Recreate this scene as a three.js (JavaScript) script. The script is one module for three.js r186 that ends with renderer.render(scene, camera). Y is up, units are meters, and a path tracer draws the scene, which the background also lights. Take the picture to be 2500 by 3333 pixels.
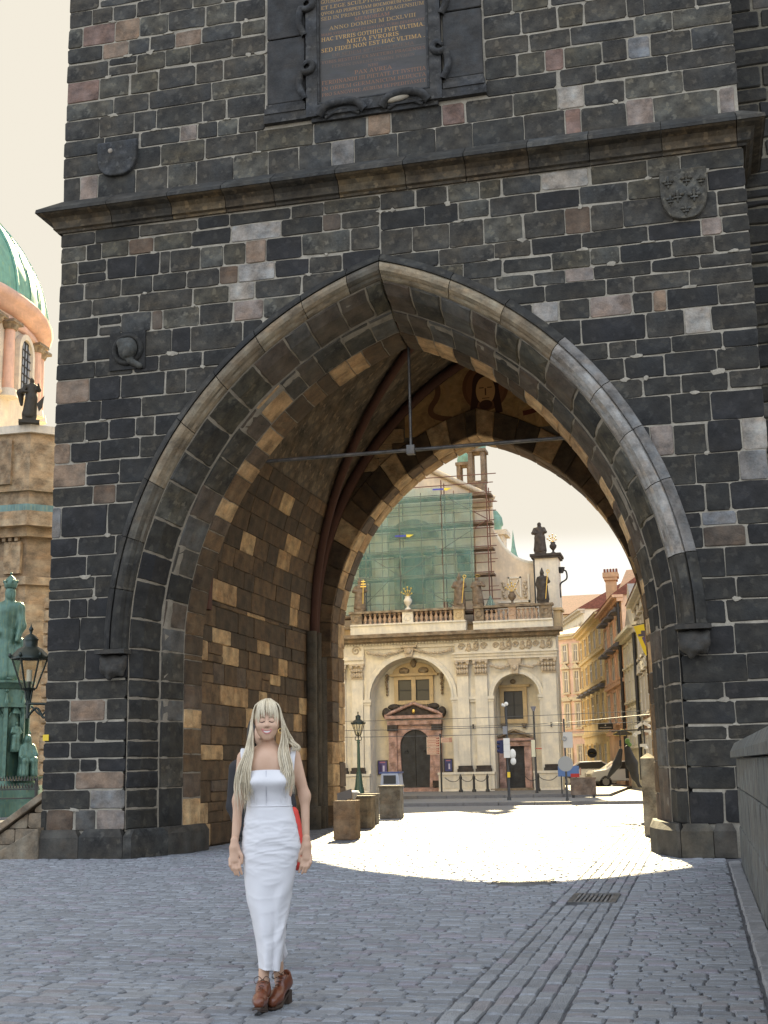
import * as THREE from 'three';
import { mergeGeometries, mergeVertices } from 'three/addons/utils/BufferGeometryUtils.js';

// ---------------------------------------------------------------- camera, sky, sun, exposure
const scene = new THREE.Scene();
const rad = Math.PI / 180;
const camera = new THREE.PerspectiveCamera(44.5524, 0.75, 0.1, 1200);
camera.position.set(0, 1.33, 18.8);
camera.rotation.order = 'YXZ';
camera.rotation.set(11.527 * rad, 13.678 * rad, -1.097 * rad);

const EXPOSURE = 4.6;
const renderer = new THREE.WebGLRenderer({ antialias: true });
renderer.toneMapping = THREE.LinearToneMapping;
renderer.toneMappingExposure = EXPOSURE;
renderer.shadowMap.enabled = true;

const SUN_DIR = new THREE.Vector3(-0.267, 1, -1.59).normalize();
{
  // clear hazy morning sky: bright warm haze on the sun's side, blue on the side away from the sun
  const w = 512, h = 256, d = new Float32Array(w * h * 4);
  const mixc = (a, b, t) => [0, 1, 2].map((i) => a[i] + (b[i] - a[i]) * t);
  const sst = (a, b, x) => { x = Math.min(1, Math.max(0, (x - a) / (b - a))); return x * x * (3 - 2 * x); };
  for (let j = 0; j < h; j++) for (let i = 0; i < w; i++) {
    const el = ((j + 0.5) / h - 0.5) * Math.PI, az = ((i + 0.5) / w - 0.5) * 2 * Math.PI;
    const v = new THREE.Vector3(Math.cos(el) * Math.cos(az), Math.sin(el), Math.cos(el) * Math.sin(az));
    const c = v.dot(SUN_DIR), up = Math.max(0, v.y);
    const haze = [0.905 / EXPOSURE, 0.845 / EXPOSURE, 0.722 / EXPOSURE];
    const blue = mixc([0.40, 0.42, 0.445], [0.315, 0.36, 0.44], sst(0, 0.9, up));
    let col = mixc(blue, haze, sst(0.1, 0.62, c));
    if (v.y < 0) col = mixc(col, [0.14, 0.13, 0.12], sst(0, 0.12, -v.y));
    const k = (j * w + i) * 4; d[k] = col[0]; d[k + 1] = col[1]; d[k + 2] = col[2]; d[k + 3] = 1;
  }
  const t = new THREE.DataTexture(d, w, h, THREE.RGBAFormat, THREE.FloatType);
  t.mapping = THREE.EquirectangularReflectionMapping; t.colorSpace = THREE.LinearSRGBColorSpace;
  t.magFilter = THREE.LinearFilter; t.minFilter = THREE.LinearFilter; t.wrapS = THREE.RepeatWrapping; t.needsUpdate = true;
  scene.background = t; scene.environment = t;
}
const sun = new THREE.DirectionalLight(new THREE.Color().setRGB(1, 0.83, 0.5), 4.0);
sun.name = 'sun';
sun.position.copy(SUN_DIR).multiplyScalar(90).add(new THREE.Vector3(-8, 0, -20));
sun.target.position.set(-8, 0, -20);
sun.castShadow = true; sun.shadow.mapSize.set(4096, 4096);
Object.assign(sun.shadow.camera, { left: -60, right: 60, top: 60, bottom: -60, near: 1, far: 220 });
scene.add(sun, sun.target);

// ---------------------------------------------------------------- helpers
let seed = 20240611;
const rnd = () => { seed = (seed + 0x6D2B79F5) | 0; let t = Math.imul(seed ^ (seed >>> 15), 1 | seed); t = (t + Math.imul(t ^ (t >>> 7), 61 | t)) ^ t; return ((t ^ (t >>> 14)) >>> 0) / 4294967296; };
const R = (a, b) => a + (b - a) * rnd();
const pick = (a) => a[Math.floor(rnd() * a.length)];
const V = (x, y, z) => new THREE.Vector3(x, y, z);
const clamp = (x, a, b) => Math.min(b, Math.max(a, x));
function sstep(a, b, x) { x = clamp((x - a) / (b - a), 0, 1); return x * x * (3 - 2 * x); }
const lerp = (a, b, t) => a + (b - a) * t;

const hash2 = (x, y, s) => { let h = Math.imul(x, 374761393) + Math.imul(y, 668265263) + Math.imul(s, 974634777); h = Math.imul(h ^ (h >>> 13), 1274126177); return ((h ^ (h >>> 16)) >>> 0) / 4294967296; };
function vnoise(x, y, per, s) {
  const xi = Math.floor(x), yi = Math.floor(y), fx = x - xi, fy = y - yi;
  const m = (n) => ((n % per) + per) % per, ux = fx * fx * (3 - 2 * fx), uy = fy * fy * (3 - 2 * fy);
  const a = hash2(m(xi), m(yi), s), b = hash2(m(xi + 1), m(yi), s), c = hash2(m(xi), m(yi + 1), s), e = hash2(m(xi + 1), m(yi + 1), s);
  return a + (b - a) * ux + (c - a) * uy + (a - b - c + e) * ux * uy;
}
function fbm(x, y, per, oct, s) { let v = 0, a = 0.5, t = 0; for (let i = 0; i < oct; i++) { v += a * vnoise(x, y, per, s + i); t += a; x *= 2; y *= 2; per *= 2; a *= 0.55; } return v / t; }
function tex(n, fn, color = true) {
  const d = new Uint8Array(n * n * 4);
  for (let j = 0; j < n; j++) for (let i = 0; i < n; i++) {
    const c = fn(i / n, j / n), k = (j * n + i) * 4;
    const en = (x) => (color ? clamp(x, 0, 1) ** (1 / 2.2) : clamp(x, 0, 1)) * 255;
    if (typeof c === 'number') d[k] = d[k + 1] = d[k + 2] = en(c);
    else for (let q = 0; q < 3; q++) d[k + q] = en(c[q]);
    d[k + 3] = 255;
  }
  const t = new THREE.DataTexture(d, n, n);
  t.wrapS = t.wrapT = THREE.RepeatWrapping; t.magFilter = THREE.LinearFilter; t.minFilter = THREE.LinearMipmapLinearFilter; t.generateMipmaps = true; t.anisotropy = 8;
  if (color) t.colorSpace = THREE.SRGBColorSpace; t.needsUpdate = true; return t;
}
const T = {
  // sandstone: soft blotches, bedding streaks, pits and pale specks
  stone: tex(512, (u, v) => {
    const a = fbm(u * 4, v * 4, 4, 5, 1), b = fbm(u * 3, v * 14, 1 << 10, 4, 9), c = fbm(u * 48, v * 48, 48, 3, 17), p = vnoise(u * 90, v * 90, 90, 33);
    let l = 0.66 + 1.15 * (a - 0.5) + 0.34 * (b - 0.5) + 0.3 * (c - 0.5); if (p > 0.93) l += 0.22; if (p < 0.05) l -= 0.2;
    const w = (fbm(u * 6, v * 6, 6, 3, 41) - 0.5) * 0.22; return [l * (1 + w), l, l * (1 - w)];
  }),
  // soot-blackened sandstone: strong blotches, pale scuffs where the crust has flaked, lime runs
  soot: tex(512, (u, v) => {
    const a = fbm(u * 5, v * 5, 5, 5, 201), b = fbm(u * 4, v * 10, 1 << 10, 4, 209), c = fbm(u * 40, v * 40, 40, 3, 217), k = fbm(u * 9, v * 9, 9, 4, 223), p = vnoise(u * 80, v * 80, 80, 233);
    let l = 0.5 + 1.0 * (a - 0.5) + 0.35 * (b - 0.5) + 0.3 * (c - 0.5) + 0.5 * sstep(0.6, 0.74, k); if (p > 0.955) l += 0.45;
    const w = (fbm(u * 3, v * 3, 3, 3, 241) - 0.5) * 0.4; return [l * (1 + w), l * (1 + w * 0.25), l * (1 - w)];
  }),
  stoneBump: tex(512, (u, v) => 0.55 * fbm(u * 8, v * 8, 8, 5, 3) + 0.35 * fbm(u * 40, v * 40, 40, 3, 5) + (vnoise(u * 70, v * 70, 70, 8) > 0.9 ? -0.15 : 0.05), false),
  plaster: tex(512, (u, v) => { const a = fbm(u * 5, v * 5, 5, 5, 51), b = fbm(u * 24, v * 3, 1 << 9, 4, 57), c = fbm(u * 60, v * 60, 60, 2, 60); let l = 0.84 + 0.34 * (a - 0.5) + 0.14 * (b - 0.5) + 0.08 * (c - 0.5); const w = (a - 0.5) * 0.12; return [l * (1 + w * 0.4), l, l * (1 - w)]; }),
  mortar: tex(256, (u, v) => 0.62 + 0.5 * (fbm(u * 6, v * 6, 6, 5, 71) - 0.4) + 0.2 * (fbm(u * 50, v * 50, 50, 2, 77) - 0.5)),
  granite: tex(256, (u, v) => { const a = fbm(u * 5, v * 5, 5, 4, 81), c = vnoise(u * 64, v * 64, 64, 86), e = vnoise(u * 110, v * 110, 110, 88); const l = 0.8 + 0.36 * (a - 0.5) + 0.2 * (c - 0.5) + 0.18 * (e - 0.5); return [l, l * 0.995, l]; }),
  graniteBump: tex(256, (u, v) => 0.6 * fbm(u * 6, v * 6, 6, 4, 91) + 0.4 * vnoise(u * 40, v * 40, 40, 95), false),
  copper: tex(256, (u, v) => { const a = fbm(u * 5, v * 5, 5, 5, 101), b = fbm(u * 30, v * 4, 1 << 9, 3, 105); const l = 0.7 + 0.5 * (a - 0.5) + 0.25 * (b - 0.5); const br = sstep(0.6, 0.75, b); return [l * (0.9 + br * 0.25), l, l * (1 - br * 0.2)]; }),
  linen: tex(256, (u, v) => 0.5 + 0.22 * Math.sin(u * 256 * 0.8) * Math.sin(v * 256 * 0.8) + 0.5 * (fbm(u * 7, v * 7, 7, 4, 111) - 0.5), false),
  hair: tex(256, (u, v) => 0.8 + 0.6 * (fbm(u * 60, v * 3, 1 << 9, 3, 121) - 0.4)),
  skin: tex(256, (u, v) => { const a = fbm(u * 6, v * 6, 6, 4, 131); return [0.93 + 0.1 * (a - 0.5), 0.9 + 0.16 * (a - 0.5), 0.88 + 0.2 * (a - 0.5)]; }),
  leather: tex(256, (u, v) => { const a = fbm(u * 6, v * 6, 6, 5, 141); return [0.75 + 0.5 * (a - 0.4), 0.72 + 0.55 * (a - 0.4), 0.7 + 0.5 * (a - 0.4)]; }),
  tiles: tex(256, (u, v) => { const row = Math.floor(v * 16), o = row % 2 ? 0.5 : 0, cx = Math.floor(u * 16 + o), h = hash2(cx & 15, row, 5), f = (v * 16) % 1; const l = 0.68 + 0.3 * (h - 0.5) + 0.15 * (fbm(u * 6, v * 6, 6, 4, 151) - 0.5) - (f < 0.12 ? 0.12 : 0); return l; }),
};
function M(rgb, o = {}) {
  const { map, bump, bs = 0.004, phys, ...rest } = o;
  const m = new (phys ? THREE.MeshPhysicalMaterial : THREE.MeshStandardMaterial)({ roughness: 0.85, metalness: 0, ...rest });
  m.color.setRGB(...rgb); if (map) m.map = map; if (bump) { m.bumpMap = bump; m.bumpScale = bs; }
  return m;
}
const stoneM = (r, g, b, o = {}) => M([r, g, b], { map: T.stone, bump: T.stoneBump, bs: 0.008, roughness: 0.82, ...o });
const plasterM = (r, g, b, o = {}) => M([r, g, b], { map: T.plaster, bump: T.stoneBump, bs: 0.003, roughness: 0.9, ...o });

// uv in metres from the dominant axis of each face
function uvm(g, s = 1, ox = 0, oy = 0) {
  if (g.userData.uvDone) return g;
  const q = g.index ? g.toNonIndexed() : g;
  if (g.index && g.attributes.normal) { /* smooth normals survive toNonIndexed */ }
  const p = q.attributes.position, n = p.count, uv = new Float32Array(n * 2);
  for (let i = 0; i < n; i += 3) {
    const ax = p.getX(i), ay = p.getY(i), az = p.getZ(i), bx_ = p.getX(i + 1) - ax, by = p.getY(i + 1) - ay, bz = p.getZ(i + 1) - az, cx = p.getX(i + 2) - ax, cy = p.getY(i + 2) - ay, cz = p.getZ(i + 2) - az;
    const nx = Math.abs(by * cz - bz * cy), ny = Math.abs(bz * cx - bx_ * cz), nz = Math.abs(bx_ * cy - by * cx);
    for (let k = 0; k < 3; k++) {
      const x = p.getX(i + k), y = p.getY(i + k), z = p.getZ(i + k);
      const [a, b] = ny >= nx && ny >= nz ? [x, z] : nx >= nz ? [z, y] : [x, y];
      uv[(i + k) * 2] = a / s + ox; uv[(i + k) * 2 + 1] = b / s + oy;
    }
  }
  q.setAttribute('uv', new THREE.BufferAttribute(uv, 2)); q.userData.uvDone = true; return q;
}
const clean = (g) => { const q = g.index ? g.toNonIndexed() : g.clone(); for (const k of Object.keys(q.attributes)) if (!['position', 'normal', 'uv'].includes(k)) q.deleteAttribute(k); if (!q.attributes.normal) q.computeVertexNormals(); if (!q.attributes.uv) q.setAttribute('uv', new THREE.BufferAttribute(new Float32Array(q.attributes.position.count * 2), 2)); return q; };
const mg = (...l) => mergeGeometries(l.flat().map(clean));
const bx = (w, h, d, x = 0, y = 0, z = 0) => new THREE.BoxGeometry(w, h, d).translate(x, y, z);
const bb = (x0, x1, y0, y1, z0, z1) => bx(x1 - x0, y1 - y0, z1 - z0, (x0 + x1) / 2, (y0 + y1) / 2, (z0 + z1) / 2);
const cyl = (r0, r1, h, x = 0, y = 0, z = 0, n = 16) => new THREE.CylinderGeometry(r1, r0, h, n).translate(x, y + h / 2, z);
const sph = (r, x = 0, y = 0, z = 0, sx = 1, sy = 1, sz = 1, n = 14) => new THREE.SphereGeometry(r, n, Math.ceil(n * 0.7)).scale(sx, sy, sz).translate(x, y, z);
const lathe = (pts, n = 16, x = 0, y = 0, z = 0) => new THREE.LatheGeometry(pts.map((p) => new THREE.Vector2(p[0], p[1])), n).translate(x, y, z);
const tube = (pts, r, n = 24, rs = 6, closed = false) => new THREE.TubeGeometry(new THREE.CatmullRomCurve3(pts.map((p) => (p.isVector3 ? p : V(...p))), closed), n, r, rs, closed);
const bar = (a, b, r, rs = 6) => { a = a.isVector3 ? a : V(...a); b = b.isVector3 ? b : V(...b); const g = new THREE.CylinderGeometry(r, r, a.distanceTo(b), rs); g.applyQuaternion(new THREE.Quaternion().setFromUnitVectors(V(0, 1, 0), b.clone().sub(a).normalize())); return g.translate((a.x + b.x) / 2, (a.y + b.y) / 2, (a.z + b.z) / 2); };
const shape = (pts) => new THREE.Shape(pts.map((p) => new THREE.Vector2(p[0], p[1])));
const ext = (s, d, z = 0, bevel = 0, cs = 12) => new THREE.ExtrudeGeometry(s, bevel ? { depth: d - 2 * bevel, bevelEnabled: true, bevelSize: bevel, bevelThickness: bevel, bevelSegments: 2, bevelOffset: -bevel, curveSegments: cs } : { depth: d, bevelEnabled: false, curveSegments: cs }).translate(0, 0, z + bevel);

const names = new Map();
const uniq = (n) => { const c = names.get(n) || 0; names.set(n, c + 1); return c ? n + '_' + String(c).padStart(3, '0') : n; };
function thing(name, label, category, pos = [0, 0, 0], turn = 0, group) {
  const o = new THREE.Group(); o.name = uniq(name); o.position.set(...pos); o.rotation.y = turn; o.userData = { label, category }; if (group) o.userData.group = group;
  scene.add(o); return o;
}
function P(parent, name, geo, mat, s = 1) {
  const m = new THREE.Mesh(uvm(geo, s, R(0, 3), R(0, 3)), mat); m.name = name; m.castShadow = m.receiveShadow = true; parent.add(m); return m;
}
function solo(name, label, category, geo, mat, group, s = 1) { const m = P(scene, uniq(name), geo, mat, s); m.userData = { label, category }; if (group) m.userData.group = group; return m; }
function struct(name, geo, mat, s = 1) { const m = P(scene, uniq(name), geo, mat, s); m.userData.kind = 'structure'; return m; }
function geoFrom(pos, idx) { const g = new THREE.BufferGeometry(); g.setAttribute('position', new THREE.Float32BufferAttribute(pos, 3)); g.setIndex(idx); return g; }
const flat = (g) => { const q = g.toNonIndexed(); q.computeVertexNormals(); return q; };

// a dressed stone: convex outline in the xy plane, chamfered and slightly uneven
function inset(poly, d) {
  const n = poly.length, out = [];
  for (let i = 0; i < n; i++) {
    const a = poly[(i + n - 1) % n], b = poly[i], c = poly[(i + 1) % n];
    const e1 = [b[0] - a[0], b[1] - a[1]], e2 = [c[0] - b[0], c[1] - b[1]], l1 = Math.hypot(...e1) || 1e-6, l2 = Math.hypot(...e2) || 1e-6;
    const n1 = [-e1[1] / l1, e1[0] / l1], n2 = [-e2[1] / l2, e2[0] / l2]; let m = [n1[0] + n2[0], n1[1] + n2[1]]; const k = 1 + n1[0] * n2[0] + n1[1] * n2[1];
    out.push([b[0] + m[0] * d / Math.max(0.3, k), b[1] + m[1] * d / Math.max(0.3, k)]);
  }
  return out;
}
function clipHalf(poly, nx, ny, d) { // keep n.p >= d
  const out = [];
  for (let i = 0; i < poly.length; i++) {
    const a = poly[i], b = poly[(i + 1) % poly.length], da = a[0] * nx + a[1] * ny - d, db = b[0] * nx + b[1] * ny - d;
    if (da >= 0) out.push(a);
    if ((da > 0 && db < 0) || (da < 0 && db > 0)) { const t = da / (da - db); out.push([a[0] + (b[0] - a[0]) * t, a[1] + (b[1] - a[1]) * t]); }
  }
  return out;
}
const area = (p) => { let s = 0; for (let i = 0; i < p.length; i++) { const a = p[i], b = p[(i + 1) % p.length]; s += a[0] * b[1] - a[1] * b[0]; } return s / 2; };
function roughPoly(poly, gap, jit) {
  const q = inset(poly, gap), out = [];
  for (let i = 0; i < q.length; i++) {
    const a = q[i], b = q[(i + 1) % q.length], l = Math.hypot(b[0] - a[0], b[1] - a[1]); if (l < 0.03) { out.push(a); continue; }
    const c = Math.min(l * 0.25, R(0.012, 0.05)), ux = (b[0] - a[0]) / l, uy = (b[1] - a[1]) / l, j = () => R(-jit, jit);
    out.push([a[0] + ux * c + j() * 0.5, a[1] + uy * c + j() * 0.5]);
    if (l > 0.45) { const t = R(0.35, 0.65) * l; out.push([a[0] + ux * t - uy * j(), a[1] + uy * t + ux * j()]); }
    const c2 = Math.min(l * 0.25, R(0.008, 0.035)); out.push([b[0] - ux * c2 + j() * 0.5, b[1] - uy * c2 + j() * 0.5]);
  }
  return out;
}
function polyStone(poly, zf, depth = 0.08, bev = 0.012) {
  const n = poly.length, inn = inset(poly, bev), pos = [], idx = [], tx = R(-0.006, 0.006), ty = R(-0.006, 0.006);
  let cx = 0, cy = 0; for (const p of poly) { cx += p[0] / n; cy += p[1] / n; }
  for (const p of poly) pos.push(p[0], p[1], zf - depth);
  for (const p of poly) pos.push(p[0], p[1], zf - bev * 0.9 + R(-0.003, 0.003));
  for (const p of inn) pos.push(p[0], p[1], zf + (p[0] - cx) * tx + (p[1] - cy) * ty + R(-0.002, 0.002));
  pos.push(cx, cy, zf + 0.003);
  for (let i = 0; i < n; i++) { const j = (i + 1) % n; idx.push(i, j, n + j, i, n + j, n + i, n + i, n + j, 2 * n + j, n + i, 2 * n + j, 2 * n + i, 2 * n + i, 2 * n + j, 3 * n); }
  return flat(geoFrom(pos, idx));
}
// a stone on any surface S(s,t) -> {p, n}
function cellStone(S, s0, s1, t0, t1, gap = 0.008, lift = 0.012, depth = 0.06, bev = 0.014, jit = 0.004, ni = 3, nj = 3) {
  const ss = [s0 + gap, s0 + gap + bev], ts = [t0 + gap, t0 + gap + bev], sE = s1 - gap - bev, tE = t1 - gap - bev;
  for (let k = 1; k < ni - 1; k++) ss.push(lerp(ss[1], sE, k / (ni - 1))); ss.push(sE, s1 - gap);
  for (let k = 1; k < nj - 1; k++) ts.push(lerp(ts[1], tE, k / (nj - 1))); ts.push(tE, t1 - gap);
  const pos = [], idx = [], a = ss.length, b = ts.length, ring = [];
  for (let i = 0; i < a; i++) for (let j = 0; j < b; j++) {
    const edge = i === 0 || j === 0 || i === a - 1 || j === b - 1, q = S(ss[i] + R(-jit, jit), ts[j] + R(-jit, jit)), h = edge ? lift - bev : lift + R(-0.004, 0.004);
    pos.push(q.p.x + q.n.x * h, q.p.y + q.n.y * h, q.p.z + q.n.z * h);
    if (edge) ring.push([i * b + j, q]);
  }
  for (let i = 0; i < a - 1; i++) for (let j = 0; j < b - 1; j++) { const k = i * b + j; idx.push(k, k + b, k + b + 1, k, k + b + 1, k + 1); }
  const low = new Map(); for (const [k, q] of ring) { low.set(k, pos.length / 3); pos.push(q.p.x - q.n.x * depth, q.p.y - q.n.y * depth, q.p.z - q.n.z * depth); }
  const per = []; for (let i = 0; i < a - 1; i++) per.push([i * b, (i + 1) * b], [(i + 1) * b + b - 1, i * b + b - 1]); for (let j = 0; j < b - 1; j++) per.push([j + 1, j], [(a - 1) * b + j, (a - 1) * b + j + 1]);
  for (const [u, v] of per) idx.push(u, low.get(u), low.get(v), u, low.get(v), v);
  return flat(geoFrom(pos, idx));
}
// signed distance fields -> smooth mesh (surface nets)
function sdfMesh(f, lo, hi, h) {
  const n = [0, 1, 2].map((i) => Math.ceil((hi[i] - lo[i]) / h) + 1), [nx, ny, nz] = n, val = new Float32Array(nx * ny * nz), at = (i, j, k) => i + nx * (j + ny * k);
  for (let k = 0; k < nz; k++) for (let j = 0; j < ny; j++) for (let i = 0; i < nx; i++) val[at(i, j, k)] = f(lo[0] + i * h, lo[1] + j * h, lo[2] + k * h);
  const vid = new Int32Array(nx * ny * nz).fill(-1), pos = [], idx = [];
  for (let k = 0; k < nz - 1; k++) for (let j = 0; j < ny - 1; j++) for (let i = 0; i < nx - 1; i++) {
    let m = 0; const c = []; for (let q = 0; q < 8; q++) { const v = val[at(i + (q & 1), j + ((q >> 1) & 1), k + (q >> 2))]; c.push(v); if (v < 0) m |= 1 << q; }
    if (m === 0 || m === 255) continue;
    let x = 0, y = 0, z = 0, t = 0;
    for (let q = 0; q < 8; q++) for (const e of [1, 2, 4]) if (!(q & e)) { const r = q | e; if ((c[q] < 0) !== (c[r] < 0)) { const s = c[q] / (c[q] - c[r]); x += (q & 1) + (e === 1 ? s : 0); y += ((q >> 1) & 1) + (e === 2 ? s : 0); z += (q >> 2) + (e === 4 ? s : 0); t++; } }
    vid[at(i, j, k)] = pos.length / 3; pos.push(lo[0] + (i + x / t) * h, lo[1] + (j + y / t) * h, lo[2] + (k + z / t) * h);
  }
  const quad = (a, b, c, d, fl) => { if (a < 0 || b < 0 || c < 0 || d < 0) return; if (fl) idx.push(a, c, b, a, d, c); else idx.push(a, b, c, a, c, d); };
  for (let k = 1; k < nz - 1; k++) for (let j = 1; j < ny - 1; j++) for (let i = 1; i < nx - 1; i++) {
    const v = val[at(i, j, k)] < 0;
    if (v !== val[at(i + 1, j, k)] < 0) quad(vid[at(i, j, k)], vid[at(i, j - 1, k)], vid[at(i, j - 1, k - 1)], vid[at(i, j, k - 1)], v);
    if (v !== val[at(i, j + 1, k)] < 0) quad(vid[at(i, j, k)], vid[at(i, j, k - 1)], vid[at(i - 1, j, k - 1)], vid[at(i - 1, j, k)], v);
    if (v !== val[at(i, j, k + 1)] < 0) quad(vid[at(i, j, k)], vid[at(i - 1, j, k)], vid[at(i - 1, j - 1, k)], vid[at(i, j - 1, k)], v);
  }
  const g = geoFrom(pos, idx); g.computeVertexNormals(); return g;
}
const cone = (a, b, ra, rb) => { const dx = b[0] - a[0], dy = b[1] - a[1], dz = b[2] - a[2], l2 = dx * dx + dy * dy + dz * dz || 1e-9; return (x, y, z) => { const t = clamp(((x - a[0]) * dx + (y - a[1]) * dy + (z - a[2]) * dz) / l2, 0, 1), ex = x - a[0] - dx * t, ey = y - a[1] - dy * t, ez = z - a[2] - dz * t; return Math.sqrt(ex * ex + ey * ey + ez * ez) - ra - (rb - ra) * t; }; };
const ell = (c, r) => (x, y, z) => { const a = (x - c[0]) / r[0], b = (y - c[1]) / r[1], d = (z - c[2]) / r[2], k = Math.sqrt(a * a + b * b + d * d); return (k - 1) * Math.min(r[0], r[1], r[2]); };
const smin = (a, b, k) => { const h = Math.max(k - Math.abs(a - b), 0) / k; return Math.min(a, b) - h * h * k * 0.25; };
const blend = (l, k) => (x, y, z) => { let d = 1e3; for (const f of l) d = smin(d, f(x, y, z), k); return d; };
// ---------------------------------------------------------------- ground
const asphalt = M([0.24, 0.235, 0.225], { map: T.granite, bump: T.graniteBump, bs: 0.004, roughness: 0.75 });
const jointM = M([0.10, 0.102, 0.112], { map: T.granite, bump: T.graniteBump, bs: 0.01, roughness: 0.95 });
const ground = struct('ground', bb(-420, 420, -0.4, -0.016, -460, 60), jointM, 0.8);
const settMats = [[0.262, 0.28, 0.302], [0.23, 0.246, 0.268], [0.30, 0.316, 0.334], [0.275, 0.27, 0.282]].map((c) => M(c, { map: T.granite, bump: T.graniteBump, bs: 0.006, roughness: 0.62 }));
function settGeo(w, l, h = 0.05) { // domed stone with worn edges, top at y = 0
  const S = (s, t) => { const u = (s / w) * 2 - 1, v = (t / l) * 2 - 1; return { p: V(s - w / 2, -0.0025 * (u * u + v * v), l / 2 - t), n: V(0, 1, 0) }; };
  return uvm(cellStone(S, 0, w, 0, l, 0, 0, h, 0.009, 0.004), 0.35, rnd(), rnd());
}
const GUT = [-1.46, -0.80], onGutter = (x, z) => x > GUT[0] - 0.03 && x < GUT[1] + 0.03 && z > -8;
const MANH = [-2.05, 3.92, 0.37];
{
  const spots = [];
  let z = 13.3, row = 0;
  while (z > -16.5) {
    const d = R(0.105, 0.145) * (z < -1 ? 1.25 : 1), zc = z - d / 2; row++;
    let x0 = -0.6 * (18.8 - zc) - 1.6 + R(0, 0.15); if (zc < -0.5) x0 = Math.max(x0, -8.7);
    const wob = R(-0.01, 0.01);
    for (let [x, xe] of zc > -7.8 ? [[x0, GUT[0]], [GUT[1], 0.27]] : [[x0, 0.27]]) while (x < xe) {
      let w = R(0.13, 0.23) * (z < -1 ? 1.2 : 1); if (x + w > xe) w = xe - x; if (w < 0.05) break;
      const xc = x + w / 2; x += w;
      if (Math.hypot(xc - MANH[0], zc - MANH[1]) < MANH[2] + 0.05) continue;
      spots.push([xc, zc + wob + Math.sin(xc * 0.9 + z * 0.2) * 0.03, w, d]);
    }
    z -= d;
  }
  // gutter: long stones laid along the bridge in six lines
  for (let c = 0; c < 6; c++) { let zz = 13.2 + R(0, 0.2); const w = (GUT[1] - GUT[0]) / 6; while (zz > -7.8) { const l = R(0.2, 0.34); const xc = GUT[0] + w * (c + 0.5); if (!(zz - l / 2 < 6.05 && zz - l / 2 > 5.2 && xc > -1.36 && xc < -0.88)) spots.push([xc + R(-0.006, 0.006), zz - l / 2, w, l]); zz -= l; } }
  spots.sort((a, b) => b[1] - a[1]);
  const near = [], rest = [];
  for (const s of spots) { const inView = s[0] > -0.595 * (18.8 - s[1]) && s[1] < 12.45; (inView && near.length < 300 ? near : rest).push(s); }
  const prot = [settGeo(1, 1), settGeo(1, 1), settGeo(1, 1), settGeo(1, 1)].map((g) => g);
  const geoVar = []; for (let k = 0; k < 6; k++) geoVar.push(settGeo(0.155, 0.135));
  const place = (o, [x, z, w, d]) => { o.position.set(x, R(-0.006, 0.004), z); o.rotation.set(R(-0.01, 0.01), R(-0.03, 0.03), R(-0.01, 0.01)); o.scale.set((w - R(0.007, 0.014)) / 0.155, 1, (d - R(0.006, 0.012)) / 0.135); };
  near.forEach((s, i) => { const m = new THREE.Mesh(geoVar[i % 6], settMats[Math.floor(rnd() * 4)]); m.name = i ? 'sett_' + String(i).padStart(3, '0') : 'sett'; m.castShadow = m.receiveShadow = true; place(m, s); ground.add(m); });
  const dm = new THREE.Object3D(), lots = [[], [], []]; rest.forEach((s, i) => lots[i % 3].push(s));
  lots.forEach((l, k) => {
    const im = new THREE.InstancedMesh(geoVar[k], M([1, 1, 1], { map: T.granite, bump: T.graniteBump, bs: 0.006, roughness: 0.62 }), l.length); im.name = k ? 'sett_field_' + String(k).padStart(3, '0') : 'sett_field'; im.userData.kind = 'stuff'; im.castShadow = im.receiveShadow = true;
    const c = new THREE.Color();
    l.forEach((s, i) => { place(dm, s); dm.updateMatrix(); im.setMatrixAt(i, dm.matrix); const t = R(0.83, 1.15), p = rnd(); c.setRGB(0.26 * t * (p > 0.85 ? 1.05 : 1), 0.277 * t * (p > 0.85 ? 0.96 : 1), 0.30 * t); im.setColorAt(i, c); });
    ground.add(im);
  });
  // kerb stones beside the parapet
  let zz = 13; const km = M([0.29, 0.295, 0.305], { map: T.granite, bump: T.graniteBump, bs: 0.008, roughness: 0.66 });
  const kerb = thing('kerb', 'line of long granite kerb stones along the foot of the bridge parapet', 'kerb');
  while (zz > 1) { const l = R(0.45, 0.8); const S = (s, t) => ({ p: V(0.285 + s, 0.012, zz - t), n: V(0, 1, 0) }); P(kerb, 'kerb_stone', cellStone(S, 0, 0.165, 0, l, 0.006, 0, 0.06, 0.014, 0.006), km, 0.6); zz -= l; }
}
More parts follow.
